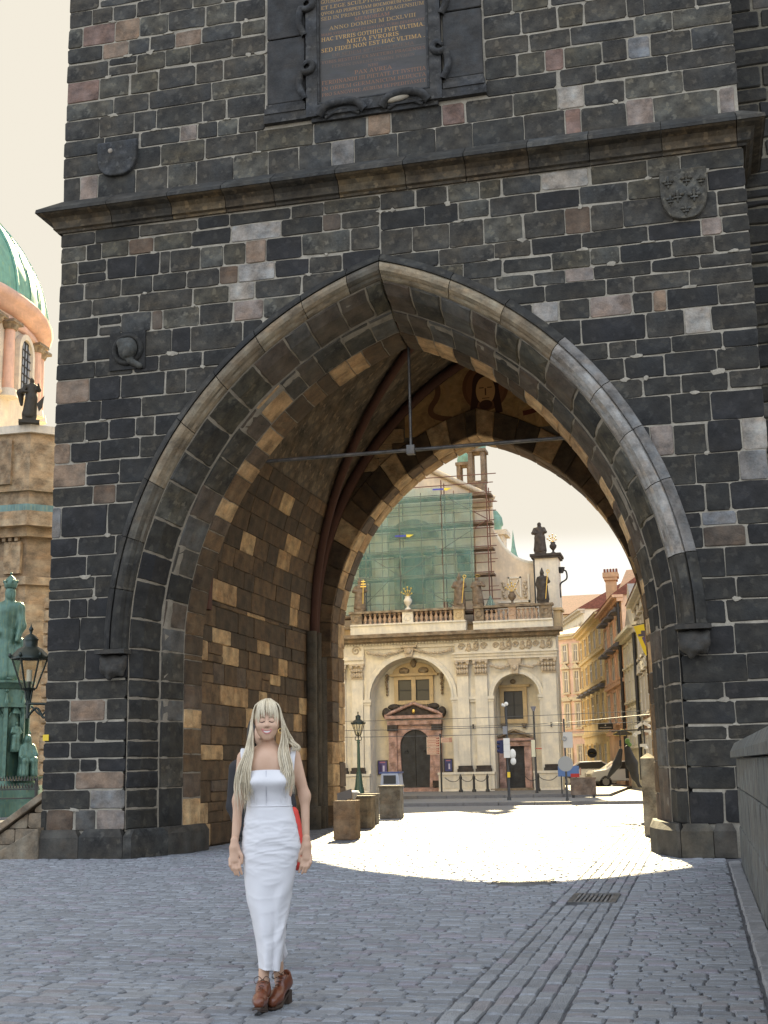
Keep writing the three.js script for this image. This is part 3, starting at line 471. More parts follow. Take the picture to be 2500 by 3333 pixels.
// passage: left wall, right wall, vault foot, ribs, far arch
{
  const wall = (xw, s) => { // s = +1: faces +x
    const out = []; let prev = [], y = 0.02; const ys = [0.02]; while (y < 4.35) { y += R(0.27, 0.42); ys.push(Math.min(y, 4.4)); }
    for (let i = 0; i < ys.length - 1; i++) prev = course(1.95, 9.16, ys[i], ys[i + 1], SM.pass, 0.6, 1.25, out, [], prev);
    out.sort((a, b) => (b.x1 - b.x0) - (a.x1 - a.x0));
    out.forEach((f, i) => {
      const rp = roughPoly([[f.x0, f.y0], [f.x1, f.y0], [f.x1, f.y1], [f.x0, f.y1]], R(0.002, 0.007), 0.008), g = polyStone(rp, R(0.0, 0.03), 0.08, 0.012);
      if (s > 0) g.rotateY(Math.PI / 2); else { g.scale(-1, 1, 1); g.rotateY(-Math.PI / 2); } g.translate(xw, 0, 0);
      P(tower, s > 0 ? 'passage_stone' : 'inner_stone', g, rnd() < 0.16 ? pick(SM.sand) : rnd() < 0.14 ? SM.brown[0] : f.mat, 0.9);
    });
  };
  wall(CX - 4.0, 1); wall(CX + 4.0, -1);
  // masonry at the foot of the vault
  for (const s of [-1, 1]) {
    let t = 4.42; const inward = (p) => V(CX - p.x, -0.5, 0);
    while (t < 7.4) { const h = R(0.3, 0.42), zs = cutsOf(2.0, 9.15, 0.55, 1.1); const pt = (tt, zz) => { const q = VA.at(4.0, s, tt); return V(q[0], q[1], -zz); }; ring(tower, 'vault_stone', pt, inward, t, t + h, zs, () => (rnd() < 0.07 ? pick(SM.sand) : pick(SM.pass)), { gap: 0.003, bev: 0.01 }); t += h; if (s > 0 && t > 5.2) break; }
  }
  const ribM = plasterM(0.10, 0.042, 0.027), ribN = stoneM(0.10, 0.08, 0.055);
  const ribGeo = (pts, w = 0.1) => { const c = new THREE.CatmullRomCurve3(pts), n = 26; const g = new THREE.TubeGeometry(c, n, w, 6, false); return g; };
  const Lv = VA.len(4.1), half = (s, zf) => { const p = []; for (let i = 0; i <= 14; i++) { const q = VA.at(3.92, s, 4.2 + ((Lv + 0.2) * i) / 14); const k = Math.abs(q[0] - CX) / 3.92; p.push(V(q[0], q[1] - 0.03, zf(k))); } return p; };
  for (const s of [-1, 1]) {
    P(tower, 'vault_rib', ribGeo(half(s, () => -2.2), 0.1), ribM); P(tower, 'vault_rib', ribGeo(half(s, () => -8.95), 0.12), ribM);
    P(tower, 'vault_rib', ribGeo(half(s, (k) => -5.57 + k * 3.3)), ribM); P(tower, 'vault_rib', ribGeo(half(s, (k) => -5.57 - k * 3.3)), ribM);
    for (const z of [-8.55, -8.93]) P(tower, 'rib_shaft', mg(cyl(0.17, 0.17, 0.5, CX + s * 3.86, 0, z, 10), cyl(0.12, 0.12, 3.9, CX + s * 3.88, 0.5, z, 10)), ribN);
  }
  // back wall over the far arch, with stones and a faded painting
  const zb = -9.155, bw = []; let prev = []; let y = 4.6;
  while (y < 10.9) { const h = R(0.3, 0.42); const hw = (yy) => { const d = yy - VA.ys; return Math.sqrt(Math.max(0, (4.0 + VA.e) ** 2 - d * d)) - VA.e; }; const w = hw(y + h * 0.5); if (w > 0.3) prev = course(CX - w, CX + w, y, y + h, SM.pass, 0.4, 0.75, bw, [], prev); y += h; }
  for (const f of bw) {
    let poly = [[f.x0, f.y0], [f.x1, f.y0], [f.x1, f.y1], [f.x0, f.y1]]; const mx = (f.x0 + f.x1) / 2, my = (f.y0 + f.y1) / 2; if (mx > -6.3 && mx < -2.2 && my > 8.95) continue;
    const s = mx < CX ? -1 : 1, c = [CX - s * BA.e, BA.ys], d = Math.hypot(mx - c[0], my - c[1]), nx = (mx - c[0]) / d, ny = (my - c[1]) / d; poly = clipHalf(poly, nx, ny, c[0] * nx + c[1] * ny + 4.2 + BA.e); if (poly.length < 3 || area(poly) < 0.02) continue;
    P(tower, 'passage_stone', polyStone(roughPoly(poly, 0.004, 0.008), zb + R(0, 0.03), 0.08, 0.012), rnd() < 0.1 ? pick(SM.sand) : f.mat, 0.9);
  }
  const Lb = BA.len(4.1);
  for (const s of [-1, 1]) {
    const front = (u, t) => { const q = BA.at(3.58 + u, s, t); return V(q[0], q[1], zb + 0.01); }, cu = [...cutsOf(0.05, 4.2, 0.35, 0.55), ...cutsOf(4.21, 4.2 + Lb, 0.4, 0.6)];
    ring(tower, 'voussoir', front, () => V(0, 0, 1), 0.0, 0.62, cu.filter((t) => t >= 3.5), () => (rnd() < 0.22 ? pick(SM.sand) : pick(SM.pass)), { gap: 0.006, lift: 0.03 });
    const soff = (u, t) => { const q = BA.at(3.6, s, t); return V(q[0], q[1], -9.15 - u); };
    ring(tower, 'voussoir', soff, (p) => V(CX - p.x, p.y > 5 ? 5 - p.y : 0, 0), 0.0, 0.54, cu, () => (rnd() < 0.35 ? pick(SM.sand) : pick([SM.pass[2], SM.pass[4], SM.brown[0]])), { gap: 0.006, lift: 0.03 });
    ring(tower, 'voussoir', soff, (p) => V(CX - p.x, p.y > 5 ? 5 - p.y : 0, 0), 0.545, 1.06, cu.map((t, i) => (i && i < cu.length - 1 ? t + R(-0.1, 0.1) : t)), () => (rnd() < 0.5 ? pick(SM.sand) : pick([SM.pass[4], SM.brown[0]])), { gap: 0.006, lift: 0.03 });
  }
  // faded mural: a generic haloed head between scrolls
  const cv = document.createElement('canvas'); cv.width = 1024; cv.height = 512; const c = cv.getContext('2d');
  c.fillStyle = '#b8945f'; c.fillRect(0, 0, 1024, 512);
  for (let i = 0; i < 900; i++) { c.fillStyle = `rgba(${pick(['60,45,30', '150,125,85', '110,70,40', '70,60,45'])},${R(0.03, 0.12)})`; c.beginPath(); c.ellipse(R(0, 1024), R(0, 512), R(6, 70), R(5, 34), R(0, 3), 0, 7); c.fill(); }
  const ell2 = (x, y, rx, ry, col) => { c.fillStyle = col; c.beginPath(); c.ellipse(x, y, rx, ry, 0, 0, 7); c.fill(); };
  ell2(500, 235, 140, 150, '#6a4428'); ell2(500, 240, 118, 128, '#7a5032'); c.fillStyle = '#3b2114'; c.beginPath(); c.moveTo(420, 250); c.quadraticCurveTo(415, 130, 500, 128); c.quadraticCurveTo(590, 130, 580, 250); c.lineTo(600, 400); c.lineTo(560, 410); c.lineTo(545, 330); c.lineTo(455, 330); c.lineTo(430, 410); c.lineTo(400, 395); c.fill();
  ell2(500, 260, 58, 88, '#c49a66'); c.fillStyle = '#5a3a22'; c.fillRect(462, 238, 28, 6); c.fillRect(512, 238, 28, 6); c.fillRect(496, 245, 8, 44); c.fillRect(478, 304, 44, 5); ell2(500, 348, 40, 30, '#4a2c1a');
  c.strokeStyle = '#6a482e'; c.lineWidth = 34; for (const [x, s] of [[170, 1], [840, -1]]) { c.beginPath(); c.moveTo(x - 90 * s, 120); c.quadraticCurveTo(x + 90 * s, 180, x + 20 * s, 300); c.quadraticCurveTo(x - 70 * s, 400, x + 120 * s, 420); c.stroke(); c.strokeStyle = '#a8865a'; c.lineWidth = 22; c.beginPath(); c.moveTo(x + 40 * s, 140); c.quadraticCurveTo(x + 150 * s, 230, x + 60 * s, 350); c.stroke(); c.strokeStyle = '#5a2a1a'; c.lineWidth = 30; }
  const t = new THREE.CanvasTexture(cv); t.colorSpace = THREE.SRGBColorSpace;
  const mur = new THREE.PlaneGeometry(4.0, 2.0, 1, 1); mur.userData.uvDone = true; mur.translate(-4.25, 9.95, zb + 0.012);
  const mm = P(tower, 'wall_painting', mur, new THREE.MeshStandardMaterial({ map: t, roughness: 0.95, color: new THREE.Color().setRGB(1, 0.95, 0.9) })); mm.userData.label = 'faded painting of a haloed head above the far arch';
  // iron tie rod
  const iron = M([0.16, 0.15, 0.14], { metalness: 0.7, roughness: 0.55, map: T.stone });
  P(tower, 'tie_rod', bar([CX - 3.1, 6.76, -1.95], [CX + 3.1, 6.76, -1.95], 0.035, 8), iron); P(tower, 'tie_rod', mg(bar([CX, 6.72, -1.95], [CX, 8.75, -1.95], 0.028, 8), bx(0.14, 0.16, 0.12, CX, 6.76, -1.95)), iron);
}
// inscription panel with scrolled frame and side pilasters
{
  const pm = stoneM(0.07, 0.067, 0.062, SOOT), pd = stoneM(0.055, 0.054, 0.052, SOOT);
  const cv = document.createElement('canvas'); cv.width = 1024; cv.height = 1440; const c = cv.getContext('2d');
  c.fillStyle = '#38342f'; c.fillRect(0, 0, 1024, 1440);
  for (let i = 0; i < 700; i++) { c.fillStyle = `rgba(${pick(['70,72,78', '30,30,32', '60,52,46', '88,86,84'])},${R(0.03, 0.12)})`; c.beginPath(); c.ellipse(R(0, 1024), R(0, 1440), R(10, 160), R(6, 50), R(-0.3, 0.3), 0, 7); c.fill(); }
  for (const y of [330, 640, 890]) { c.fillStyle = 'rgba(120,112,100,.55)'; c.fillRect(0, y, 1024, 3); }
  const lines = [['SISTE VIATOR LEGE', 30, 60, 1], ['VANDALORUM', 100, 64, 1], ['GOTHORUM ET VANDALORUM MARMOREUM', 190, 62, 1], ['ET LEGE SCULPTUM IN MARMORE', 262, 58, 1], ['QVOD AD PERPETUAM BOEMORUM OMNIUM', 330, 52, 1], ['SED IN PRIMIS VETERO PRAGENSIUM', 398, 58, 0.9], ['MEMORIAM', 462, 56, 0.8], ['ANNO DOMINI M DCXLVIII', 528, 62, 0.9], ['MARS SVECO FERRO ET IGNI HAC TURRI DELINEAVIT', 588, 42, 0.7], ['HAC TVRRIS GOTHICI FVIT VLTIMA.', 655, 66, 1.1], ['META FVRORIS', 722, 66, 1.15], ['SED FIDEI NON EST HAC VLTIMA .', 790, 66, 1.1], ['OB SEDEM RETINUIT BOEMA', 860, 54, 0.4], ['VOBIS RESTITIT EX SVETERO PRAGENSES', 930, 50, 0.6], ['FERSON DARENT NVMINE NVMEN', 992, 46, 0.4], ['NISI', 1046, 46, 0.6], ['PAX AVREA', 1110, 62, 0.75], ['FERDINANDI III PIETATE ET IVSTITIA', 1182, 62, 0.75], ['IN ORBEM GERMANICUM REDUCTA', 1252, 58, 0.7], ['PRO SANGVINE AURUM SUPPEDITASSET', 1322, 54, 0.7]];
  c.textAlign = 'center'; for (const [s, y, f, a] of lines) { c.font = `${f}px serif`; const w = c.measureText(s).width; c.save(); c.translate(512, y + 20); c.scale(Math.min(1, 960 / w), 1); c.fillStyle = a > 0.85 ? `rgba(186,142,70,${Math.min(0.95, a * 0.85)})` : `rgba(150,92,52,${a})`; c.fillText(s, 0, 0); c.restore(); }
  const t = new THREE.CanvasTexture(cv); t.colorSpace = THREE.SRGBColorSpace;
  const slab = new THREE.PlaneGeometry(1.95, 2.24); slab.userData.uvDone = true; slab.translate(-4.6, 13.53, 0.075);
  const pn = P(tower, 'inscription_slab', slab, new THREE.MeshStandardMaterial({ map: t, roughness: 0.55, bumpMap: T.stoneBump, bumpScale: 0.004 })); pn.userData.label = 'dark slab with gilded latin inscription';
  P(tower, 'panel_frame', mg(bb(-5.78, -5.58, 12.2, 15.4, -0.05, 0.12), bb(-3.62, -3.42, 12.2, 15.4, -0.05, 0.12), bb(-5.58, -3.62, 12.2, 12.4, -0.05, 0.12), bb(-5.58, -3.62, 14.64, 15.4, -0.05, 0.12), bb(-5.6, -3.6, 12.38, 15.2, -0.06, 0.06)), pm, 0.8);
  P(tower, 'panel_moulding', mg(tube([[-5.56, 15.1, 0.1], [-5.56, 12.42, 0.1]], 0.025, 4), tube([[-3.64, 15.1, 0.1], [-3.64, 12.42, 0.1]], 0.025, 4), tube([[-5.56, 12.42, 0.1], [-3.64, 12.42, 0.1]], 0.025, 4)), pd, 0.8);
  const scroll = (x, y, sx, sy) => { const p = []; for (let i = 0; i <= 26; i++) { const a = (i / 26) * 5.6, r = 0.02 + 0.12 * (i / 26); p.push([x + sx * Math.cos(a) * r, y + sy * Math.sin(a) * r, 0.14]); } p.push([x + sx * 0.16, y - sy * 0.35, 0.12], [x + sx * 0.06, y - sy * 0.6, 0.1]); return tube(p, 0.06, 60, 7); };
  for (const [x, s] of [[-5.72, -1], [-3.48, 1]]) for (const y of [13.15, 14.35]) P(tower, 'scroll', scroll(x + s * 0.02, y, s, 1), pd, 0.6);
  for (const x of [-5.15, -4.05]) P(tower, 'scroll', mg(tube([[x - 0.4, 12.2, 0.1], [x - 0.28, 12.33, 0.14], [x, 12.38, 0.15], [x + 0.28, 12.33, 0.14], [x + 0.4, 12.2, 0.1]], 0.075, 24, 7), tube([[x - 0.3, 12.16, 0.08], [x, 12.28, 0.1], [x + 0.3, 12.16, 0.08]], 0.035, 20, 6)), pd, 0.6);
  P(tower, 'panel_apron', bb(-5.7, -3.5, 12.12, 12.24, -0.04, 0.07), pm, 0.8);
  const chip = P(tower, 'plaster_patch', sdfMesh(blend([ell([-4.2, 12.33, 0.13], [0.2, 0.09, 0.06]), ell([-4.05, 12.38, 0.13], [0.12, 0.08, 0.06]), ell([-4.35, 12.3, 0.13], [0.1, 0.06, 0.05])], 0.04), [-4.6, 12.1, 0], [-3.8, 12.6, 0.3], 0.02), plasterM(0.5, 0.45, 0.36), 0.4); chip.userData.label = 'pale lump of plaster on the lower frame';
  for (const [a, b] of [[-6.5, -5.81], [-3.39, -2.72]]) for (const [y0, y1] of [[12.56, 13.78], [13.8, 15.4]]) P(tower, 'pilaster', polyStone(roughPoly([[a, y0], [b, y0], [b, y1], [a, y1]], 0.004, 0.003), 0.07, 0.12, 0.012), pick([stoneM(0.05, 0.049, 0.047), stoneM(0.045, 0.044, 0.043)]), 0.9);
  for (const [a, b] of [[-6.55, -5.78], [-3.42, -2.68]]) P(tower, 'pilaster_base', mg(bb(a, b, 12.2, 12.36, -0.04, 0.1), bb(a + 0.02, b - 0.02, 12.36, 12.46, -0.04, 0.12), bb(a + 0.04, b - 0.04, 12.46, 12.55, -0.04, 0.08)), pm, 0.8);
}
// shields and carved head
{
  const sm = stoneM(0.062, 0.062, 0.060, SOOT), sg = stoneM(0.12, 0.11, 0.085, SOOT);
  const shieldPts = (x, y, w, h) => { const p = [[x - w, y], [x + w, y]]; for (let i = 0; i <= 8; i++) { const t = i / 8; p.push([x + w * Math.max(0, Math.cos(t * 1.5707)) ** 0.7, y - h * 0.4 - h * 0.6 * Math.sin(t * 1.5708)]); } for (let i = 8; i >= 0; i--) { const t = i / 8; p.push([x - w * Math.max(0, Math.cos(t * 1.5707)) ** 0.7, y - h * 0.4 - h * 0.6 * Math.sin(t * 1.5708)]); } return p; };
  const sh = (x, y, w, h) => ext(shape(shieldPts(x, y, w, h).reverse()), 0.11, -0.02, 0.025);
  P(tower, 'shield', sh(-9.3, 12.3, 0.38, 0.66), sm, 0.6).userData.label = 'plain weathered shield with a pale bolt hole';
  P(tower, 'shield', sh(0.35, 10.42, 0.36, 0.84), sg, 0.6).userData.label = 'shield carved with lilies';
  P(tower, 'shield_stud', sph(0.045, -9.42, 12.12, 0.09, 1, 1, 0.5), SM.light[0]);
  for (const [x, y, s] of [[0.12, 10.22, 0.8], [0.4, 10.24, 0.8], [0.62, 10.2, 0.6], [0.25, 9.98, 0.9], [0.5, 9.96, 0.9], [0.14, 9.92, 0.6], [0.36, 9.74, 0.7]]) P(tower, 'lily', mg(sph(0.045 * s, x, y + 0.02, 0.1, 0.7, 1.9, 0.8, 8), sph(0.04 * s, x - 0.07 * s, y, 0.1, 1.3, 0.9, 0.8, 8), sph(0.04 * s, x + 0.07 * s, y, 0.1, 1.3, 0.9, 0.8, 8), bx(0.13 * s, 0.025, 0.05, x, y - 0.05, 0.1), sph(0.03 * s, x, y - 0.09, 0.1, 0.7, 1.6, 0.8, 8)), sg, 0.3);
  P(tower, 'carved_panel', mg(bb(-9.36, -8.7, 8.05, 8.72, -0.04, 0.035)), SM.black[0], 0.7);
  P(tower, 'carved_head', sdfMesh(blend([ell([-9.0, 8.4, 0.08], [0.17, 0.2, 0.11]), ell([-8.94, 8.38, 0.14], [0.1, 0.14, 0.09]), ell([-9.1, 8.5, 0.12], [0.09, 0.08, 0.07]), ell([-8.98, 8.28, 0.17], [0.05, 0.05, 0.05]), cone([-8.95, 8.18, 0.08], [-8.78, 8.08, 0.06], 0.06, 0.05)], 0.04), [-9.3, 8.0, -0.06], [-8.65, 8.7, 0.32], 0.018), stoneM(0.085, 0.085, 0.075), 0.4).userData.label = 'worn carved head in a round hollow';
  P(tower, 'head_ring', new THREE.TorusGeometry(0.24, 0.05, 8, 28).translate(-9.02, 8.4, 0.04), SM.black[2], 0.5);
}
// stair turret wall beside the tower on the right
{
  const side = thing('buttress', 'rough dark masonry buttress set back beside the tower on the right', 'buttress');
  P(side, 'wall_core', bb(TX1 + 0.01, 4.2, -0.3, 25, -6, -1.53), M([0.26, 0.235, 0.18], { map: T.mortar, bump: T.stoneBump, bs: 0.02, roughness: 0.95 }));
  const out = []; let y = 2.5, prev = []; while (y < 16) { const h = R(0.26, 0.42); prev = course(TX1 + 0.02, 4.15, y, y + h, SM.black, 0.32, 0.7, out, [], prev); y += h; }
  for (const f of out) P(side, 'wall_stone', polyStone(roughPoly([[f.x0, f.y0], [f.x1, f.y0], [f.x1, f.y1], [f.x0, f.y1]], R(0.008, 0.035), 0.018), -1.5 + R(-0.02, 0.02), 0.1, 0.02), rnd() < 0.06 ? SM.mid[0] : f.mat, 0.9);
}
// bridge parapet on the right
{
  const par = thing('bridge_parapet', 'smooth grey sandstone bridge parapet with rounded coping at the right edge', 'parapet');
  const pm = [stoneM(0.15, 0.155, 0.145), stoneM(0.165, 0.168, 0.155), stoneM(0.135, 0.143, 0.136)];
  let z = 1.45; const zs = [z]; while (z < 16) { z += R(1.0, 1.5); zs.push(z); }
  for (let i = 0; i < zs.length - 1; i++) for (const [y0, y1, k] of [[-0.1, 0.5, 0.02], [0.5, 0.98, 0], [0.98, 1.36, 0.01]]) { const o = (y0 === 0.5 ? 0.4 : 0); const S = (s, t) => ({ p: V(0.47 + (1.36 - t) * -0.02 , t, zs[i] + s), n: V(-1, 0, 0) }); P(par, 'parapet_block', mg(cellStone(S, 0, zs[i + 1] - zs[i], y0, y1, 0.004, 0, 0.4, 0.012, 0.002)), pick(pm), 0.9); }
  for (let i = 0; i < zs.length - 1; i++) { const g = ext(shape([[0.4, 1.365], [0.4, 1.44], [0.46, 1.55], [0.62, 1.6], [0.82, 1.58], [0.96, 1.48], [0.98, 1.365]]), zs[i + 1] - zs[i] - 0.01, zs[i] + 0.005); P(par, 'coping_stone', g, pick(pm), 0.9); }
}
// ---------------------------------------------------------------- the church behind the gate
const cream = plasterM(0.81, 0.745, 0.61), creamD = plasterM(0.74, 0.67, 0.53), ochre = plasterM(0.58, 0.44, 0.25), reliefM = plasterM(0.56, 0.46, 0.33), gritM = stoneM(0.34, 0.26, 0.17), whiteBand = plasterM(0.82, 0.76, 0.62), blackStone = stoneM(0.07, 0.055, 0.045), pinkStone = stoneM(0.58, 0.37, 0.30), doorM = M([0.042, 0.042, 0.042], { map: T.stone, roughness: 0.7 }), glassM = M([0.035, 0.034, 0.03], { roughness: 0.4 }), leadM = M([0.05, 0.05, 0.05], { roughness: 0.6, metalness: 0.5 }), bustM = stoneM(0.24, 0.175, 0.115), goldM = M([0.75, 0.52, 0.14], { metalness: 0.9, roughness: 0.35 }), verdigris = M([0.26, 0.43, 0.34], { map: T.copper, roughness: 0.7 }), roofTile = M([0.27, 0.10, 0.065], { map: T.tiles, roughness: 0.85 });
const CZ = -43;
const church = thing('church', 'cream baroque church facade with two arched portals behind the gate', 'church');
{
  const half = (cx, a, ys, top, n = 16) => { const p = []; for (let i = 0; i <= n; i++) { const t = Math.PI * (i / n); p.push([cx + a * Math.cos(t), ys + (top - ys) * Math.sin(t)]); } return p; };
  const BIG = [-13.84, 2.1, 4.65, 6.72], SML = [-8.52, 1.13, 4.65, 5.72];
  const s = shape([[-21.6, -0.1], [-6.45, -0.1], [-6.45, 7.7], [-21.6, 7.7]]);
  for (const [cx, a, ys, top] of [BIG, SML, [-19.16, 1.13, 4.65, 5.72]]) s.holes.push(new THREE.Path([[cx - a, -0.05], [cx + a, -0.05], ...half(cx, a, ys, top)].map((p) => new THREE.Vector2(...p))));
  P(church, 'facade_wall', ext(s, 1.0, CZ - 1.0), cream, 1.6);
  P(church, 'recess_wall', bb(-21.5, -6.5, 0, 7.6, CZ - 1.6, CZ - 1.002), creamD, 1.6);
  P(church, 'nave', mg(bb(-21.5, -6.5, 7.6, 8.3, CZ - 1.6, CZ - 0.3), bb(-17.8, -9.9, 0, 13.2, CZ - 24, CZ - 2.3)), plasterM(0.5, 0.36, 0.2), 1.6);
  // archivolts and imposts
  const vault = (cx, a, ys, top, w, d) => { const o = half(cx, a + w, ys, top + w), i = half(cx, a, ys, top).reverse(); return ext(shape([...o, ...i]), d, CZ - 0.02, 0.015); };
  P(church, 'archivolt', vault(...BIG, 0.29, 0.12), cream, 1.6); P(church, 'archivolt', vault(...BIG, 0.12, 0.17), whiteBand, 1.6); P(church, 'archivolt', vault(...SML, 0.24, 0.1), cream, 1.6); P(church, 'archivolt', vault(...SML, 0.1, 0.15), whiteBand, 1.6);
  const impost = (x0, x1) => P(church, 'impost', mg(bb(x0, x1, 4.52, 4.66, CZ - 0.3, CZ + 0.16), bb(x0 + 0.03, x1 - 0.03, 4.4, 4.5, CZ - 0.3, CZ + 0.12)), cream, 1);
  impost(-16.32, -15.86); impost(-11.8, -11.4); impost(-10.85, -10.5); impost(-9.95, -9.6); impost(-7.46, -7.16);
  for (const [x0, x1] of [[-16.26, -15.95], [-11.71, -11.44], [-9.93, -9.66], [-7.38, -7.2]]) P(church, 'arch_pier', bb(x0, x1, 1.0, 4.4, CZ - 0.02, CZ + 0.09), cream, 1.6);
  // pilasters: shaft, base, capital
  const pil = (x0, x1) => {
    const p = P(church, 'pilaster', bb(x0, x1, 1.32, 5.72, CZ - 0.02, CZ + 0.17), cream, 1.6), c = (x0 + x1) / 2, w = x1 - x0;
    P(p, 'base', mg(bb(x0 - 0.09, x1 + 0.09, 1.02, 1.16, CZ, CZ + 0.3), bb(x0 - 0.05, x1 + 0.05, 1.16, 1.31, CZ, CZ + 0.24)), blackStone, 1);
    const l = []; for (let i = 0; i < 5; i++) { const x = lerp(x0 + 0.04, x1 - 0.04, i / 4); l.push(sph(0.085, x, 5.9, CZ + 0.24, 0.9, 1.7, 0.7, 7), sph(0.075, x, 6.13, CZ + 0.27, 1, 1.3, 0.8, 7)); }
    for (const q of [x0, x1]) l.push(sph(0.1, q, 6.3, CZ + 0.28, 1, 1, 0.7, 8)); l.push(bb(x0, x1, 5.72, 6.38, CZ, CZ + 0.2), bb(x0 - 0.08, x1 + 0.08, 6.36, 6.46, CZ, CZ + 0.32), sph(0.07, c, 6.35, CZ + 0.33, 1, 1, 0.6, 7), bb(x0 - 0.02, x1 + 0.02, 5.7, 5.76, CZ, CZ + 0.22));
    P(p, 'capital', mg(l), reliefM, 0.6);
  };
  pil(-16.86, -16.28); pil(-11.43, -10.86); pil(-10.53, -9.92); pil(-7.19, -6.52); pil(-17.8, -17.2);
  for (const [x0, x1] of [[-12.46, -9.7], [-7.78, -6.4], [-18.2, -15.96]]) { const d = P(church, 'dado', mg(bb(x0, x1, 0.02, 0.14, CZ, CZ + 0.38), bb(x0, x1, 0.14, 0.9, CZ, CZ + 0.3), bb(x0 - 0.03, x1 + 0.03, 0.9, 1.01, CZ, CZ + 0.38)), cream, 1.4); P(d, 'panel', bb(x0 + 0.15, x1 - 0.15, 0.25, 0.8, CZ + 0.3, CZ + 0.325), creamD, 1); }
  // entablature
  P(church, 'architrave', mg(bb(-11.55, -6.42, 6.47, 6.62, CZ, CZ + 0.2), bb(-11.55, -6.4, 6.62, 6.76, CZ, CZ + 0.26), bb(-11.6, -6.36, 6.76, 6.83, CZ, CZ + 0.34)), cream, 1.4); P(church, 'architrave', mg(bb(-18, -16.2, 6.47, 6.66, CZ, CZ + 0.2), bb(-18, -16.2, 6.66, 6.84, CZ, CZ + 0.28)), cream, 1.4);
  P(church, 'frieze', mg(bb(-11.5, -6.45, 6.83, 7.46, CZ, CZ + 0.16), bb(-18, -16.2, 6.84, 7.46, CZ, CZ + 0.16), bb(-16.2, -11.5, 7.2, 7.46, CZ, CZ + 0.1)), cream, 1.4);
  P(church, 'cornice', mg(bb(-18.2, -6.4, 7.46, 7.54, CZ, CZ + 0.3), bb(-18.2, -6.25, 7.54, 7.72, CZ, CZ + 0.5), bb(-18.2, -6.12, 7.72, 7.9, CZ - 0.3, CZ + 0.75)), gritM, 1.2);
  const dent = []; for (let x = -17.9; x < -6.4; x += 0.16) dent.push(bx(0.09, 0.07, 0.08, x, 7.42, CZ + 0.24)); P(church, 'dentils', mg(dent), creamD).userData.kind = 'stuff';
  const orn = (x, w, n) => { const l = []; for (let i = 0; i < n; i++) { const c = x - w / 2 + (w * (i + 0.5)) / n, r = Math.min(0.24, w / n / 2.1), k = i % 3; if (k === 0) { const p = []; for (let q = 0; q <= 20; q++) { const a = q * 0.5, rr = r * (1 - q / 24); p.push([c + Math.cos(a) * rr, 7.14 + Math.sin(a) * rr, CZ + 0.2]); } l.push(tube(p, 0.028, 40, 5)); } else if (k === 1) l.push(sph(0.1, c, 7.2, CZ + 0.19, 1, 1.2, 0.6, 8), sph(0.14, c, 7.02, CZ + 0.18, 1, 1, 0.5, 8), bar([c - r, 6.95, CZ + 0.19], [c, 7.15, CZ + 0.2], 0.03), bar([c + r, 6.95, CZ + 0.19], [c, 7.15, CZ + 0.2], 0.03)); else l.push(new THREE.TorusGeometry(0.15, 0.035, 6, 18).scale(0.8, 1.3, 1).translate(c, 7.14, CZ + 0.2), sph(0.08, c, 7.14, CZ + 0.19, 1, 1.4, 0.6, 8), tube([[c - r, 6.95, CZ + 0.19], [c - r * 0.4, 7.2, CZ + 0.2], [c - 0.12, 7.05, CZ + 0.2]], 0.03, 12, 5)); } return mg(l); };
  P(church, 'frieze_relief', orn(-10.6, 1.5, 4), reliefM, 0.5); P(church, 'frieze_relief', orn(-8.1, 3.0, 9), reliefM, 0.5); P(church, 'frieze_relief', orn(-16.6, 0.6, 1), reliefM, 0.5);
  // keystones and garlands
  const gar = (cx, y, w, drop) => { const l = []; for (const s of [-1, 1]) { const p = []; for (let i = 0; i <= 12; i++) { const t = i / 12; p.push([cx + s * (0.22 + t * w), y - drop * Math.sin(t * 2.4) + t * 0.12, CZ + 0.2]); } l.push(tube(p, 0.055, 24, 6)); for (let i = 2; i < 11; i++) l.push(sph(0.075 * R(0.8, 1.2), p[i][0], p[i][1] + R(-0.03, 0.03), CZ + 0.24, 1, 1, 0.8, 6)); l.push(sph(0.1, p[12][0], p[12][1], CZ + 0.2, 1, 1, 0.7, 7)); } return mg(l); };
  P(church, 'garland', gar(-13.84, 7.12, 1.9, 0.32), reliefM, 0.5); P(church, 'garland', gar(-8.5, 6.16, 0.95, 0.2), reliefM, 0.5);
  P(church, 'keystone', mg(ext(shape([[-14.02, 6.72], [-13.66, 6.72], [-13.58, 7.2], [-14.1, 7.2]]), 0.32, CZ - 0.02, 0.02), sph(0.16, -13.84, 7.02, CZ + 0.3, 1, 1.1, 0.6, 10), bb(-14.25, -13.43, 7.2, 7.3, CZ, CZ + 0.36)), reliefM, 0.6);
  P(church, 'keystone', mg(ext(shape([[-8.66, 5.7], [-8.36, 5.7], [-8.3, 6.2], [-8.74, 6.2]]), 0.28, CZ - 0.02, 0.02), sph(0.13, -8.52, 6.0, CZ + 0.27, 1, 1.1, 0.6, 10), bb(-8.85, -8.2, 6.2, 6.45, CZ, CZ + 0.24)), reliefM, 0.6);
  // big portal
  const Z = CZ - 1.0, portal = P(church, 'portal', mg(bb(-15.2, -14.78, 0.3, 3.2, Z, Z + 0.3), bb(-12.92, -12.5, 0.3, 3.2, Z, Z + 0.3), bb(-15.25, -12.45, 3.4, 3.62, Z, Z + 0.36), bb(-15.35, -12.36, 3.7, 3.86, Z, Z + 0.5), bb(-15.4, -12.4, 0, 0.26, Z, Z + 0.75)), pinkStone, 1);
  const sp = shape([[-14.8, 0.2], [-12.9, 0.2], [-12.9, 3.42], [-14.8, 3.42]]); sp.holes.push(new THREE.Path([[-14.55, 0.28], [-13.15, 0.28], ...half(-13.85, 0.78, 2.35, 3.15)].map((p) => new THREE.Vector2(...p)))); P(portal, 'door_surround', ext(sp, 0.2, Z), pinkStone, 1);
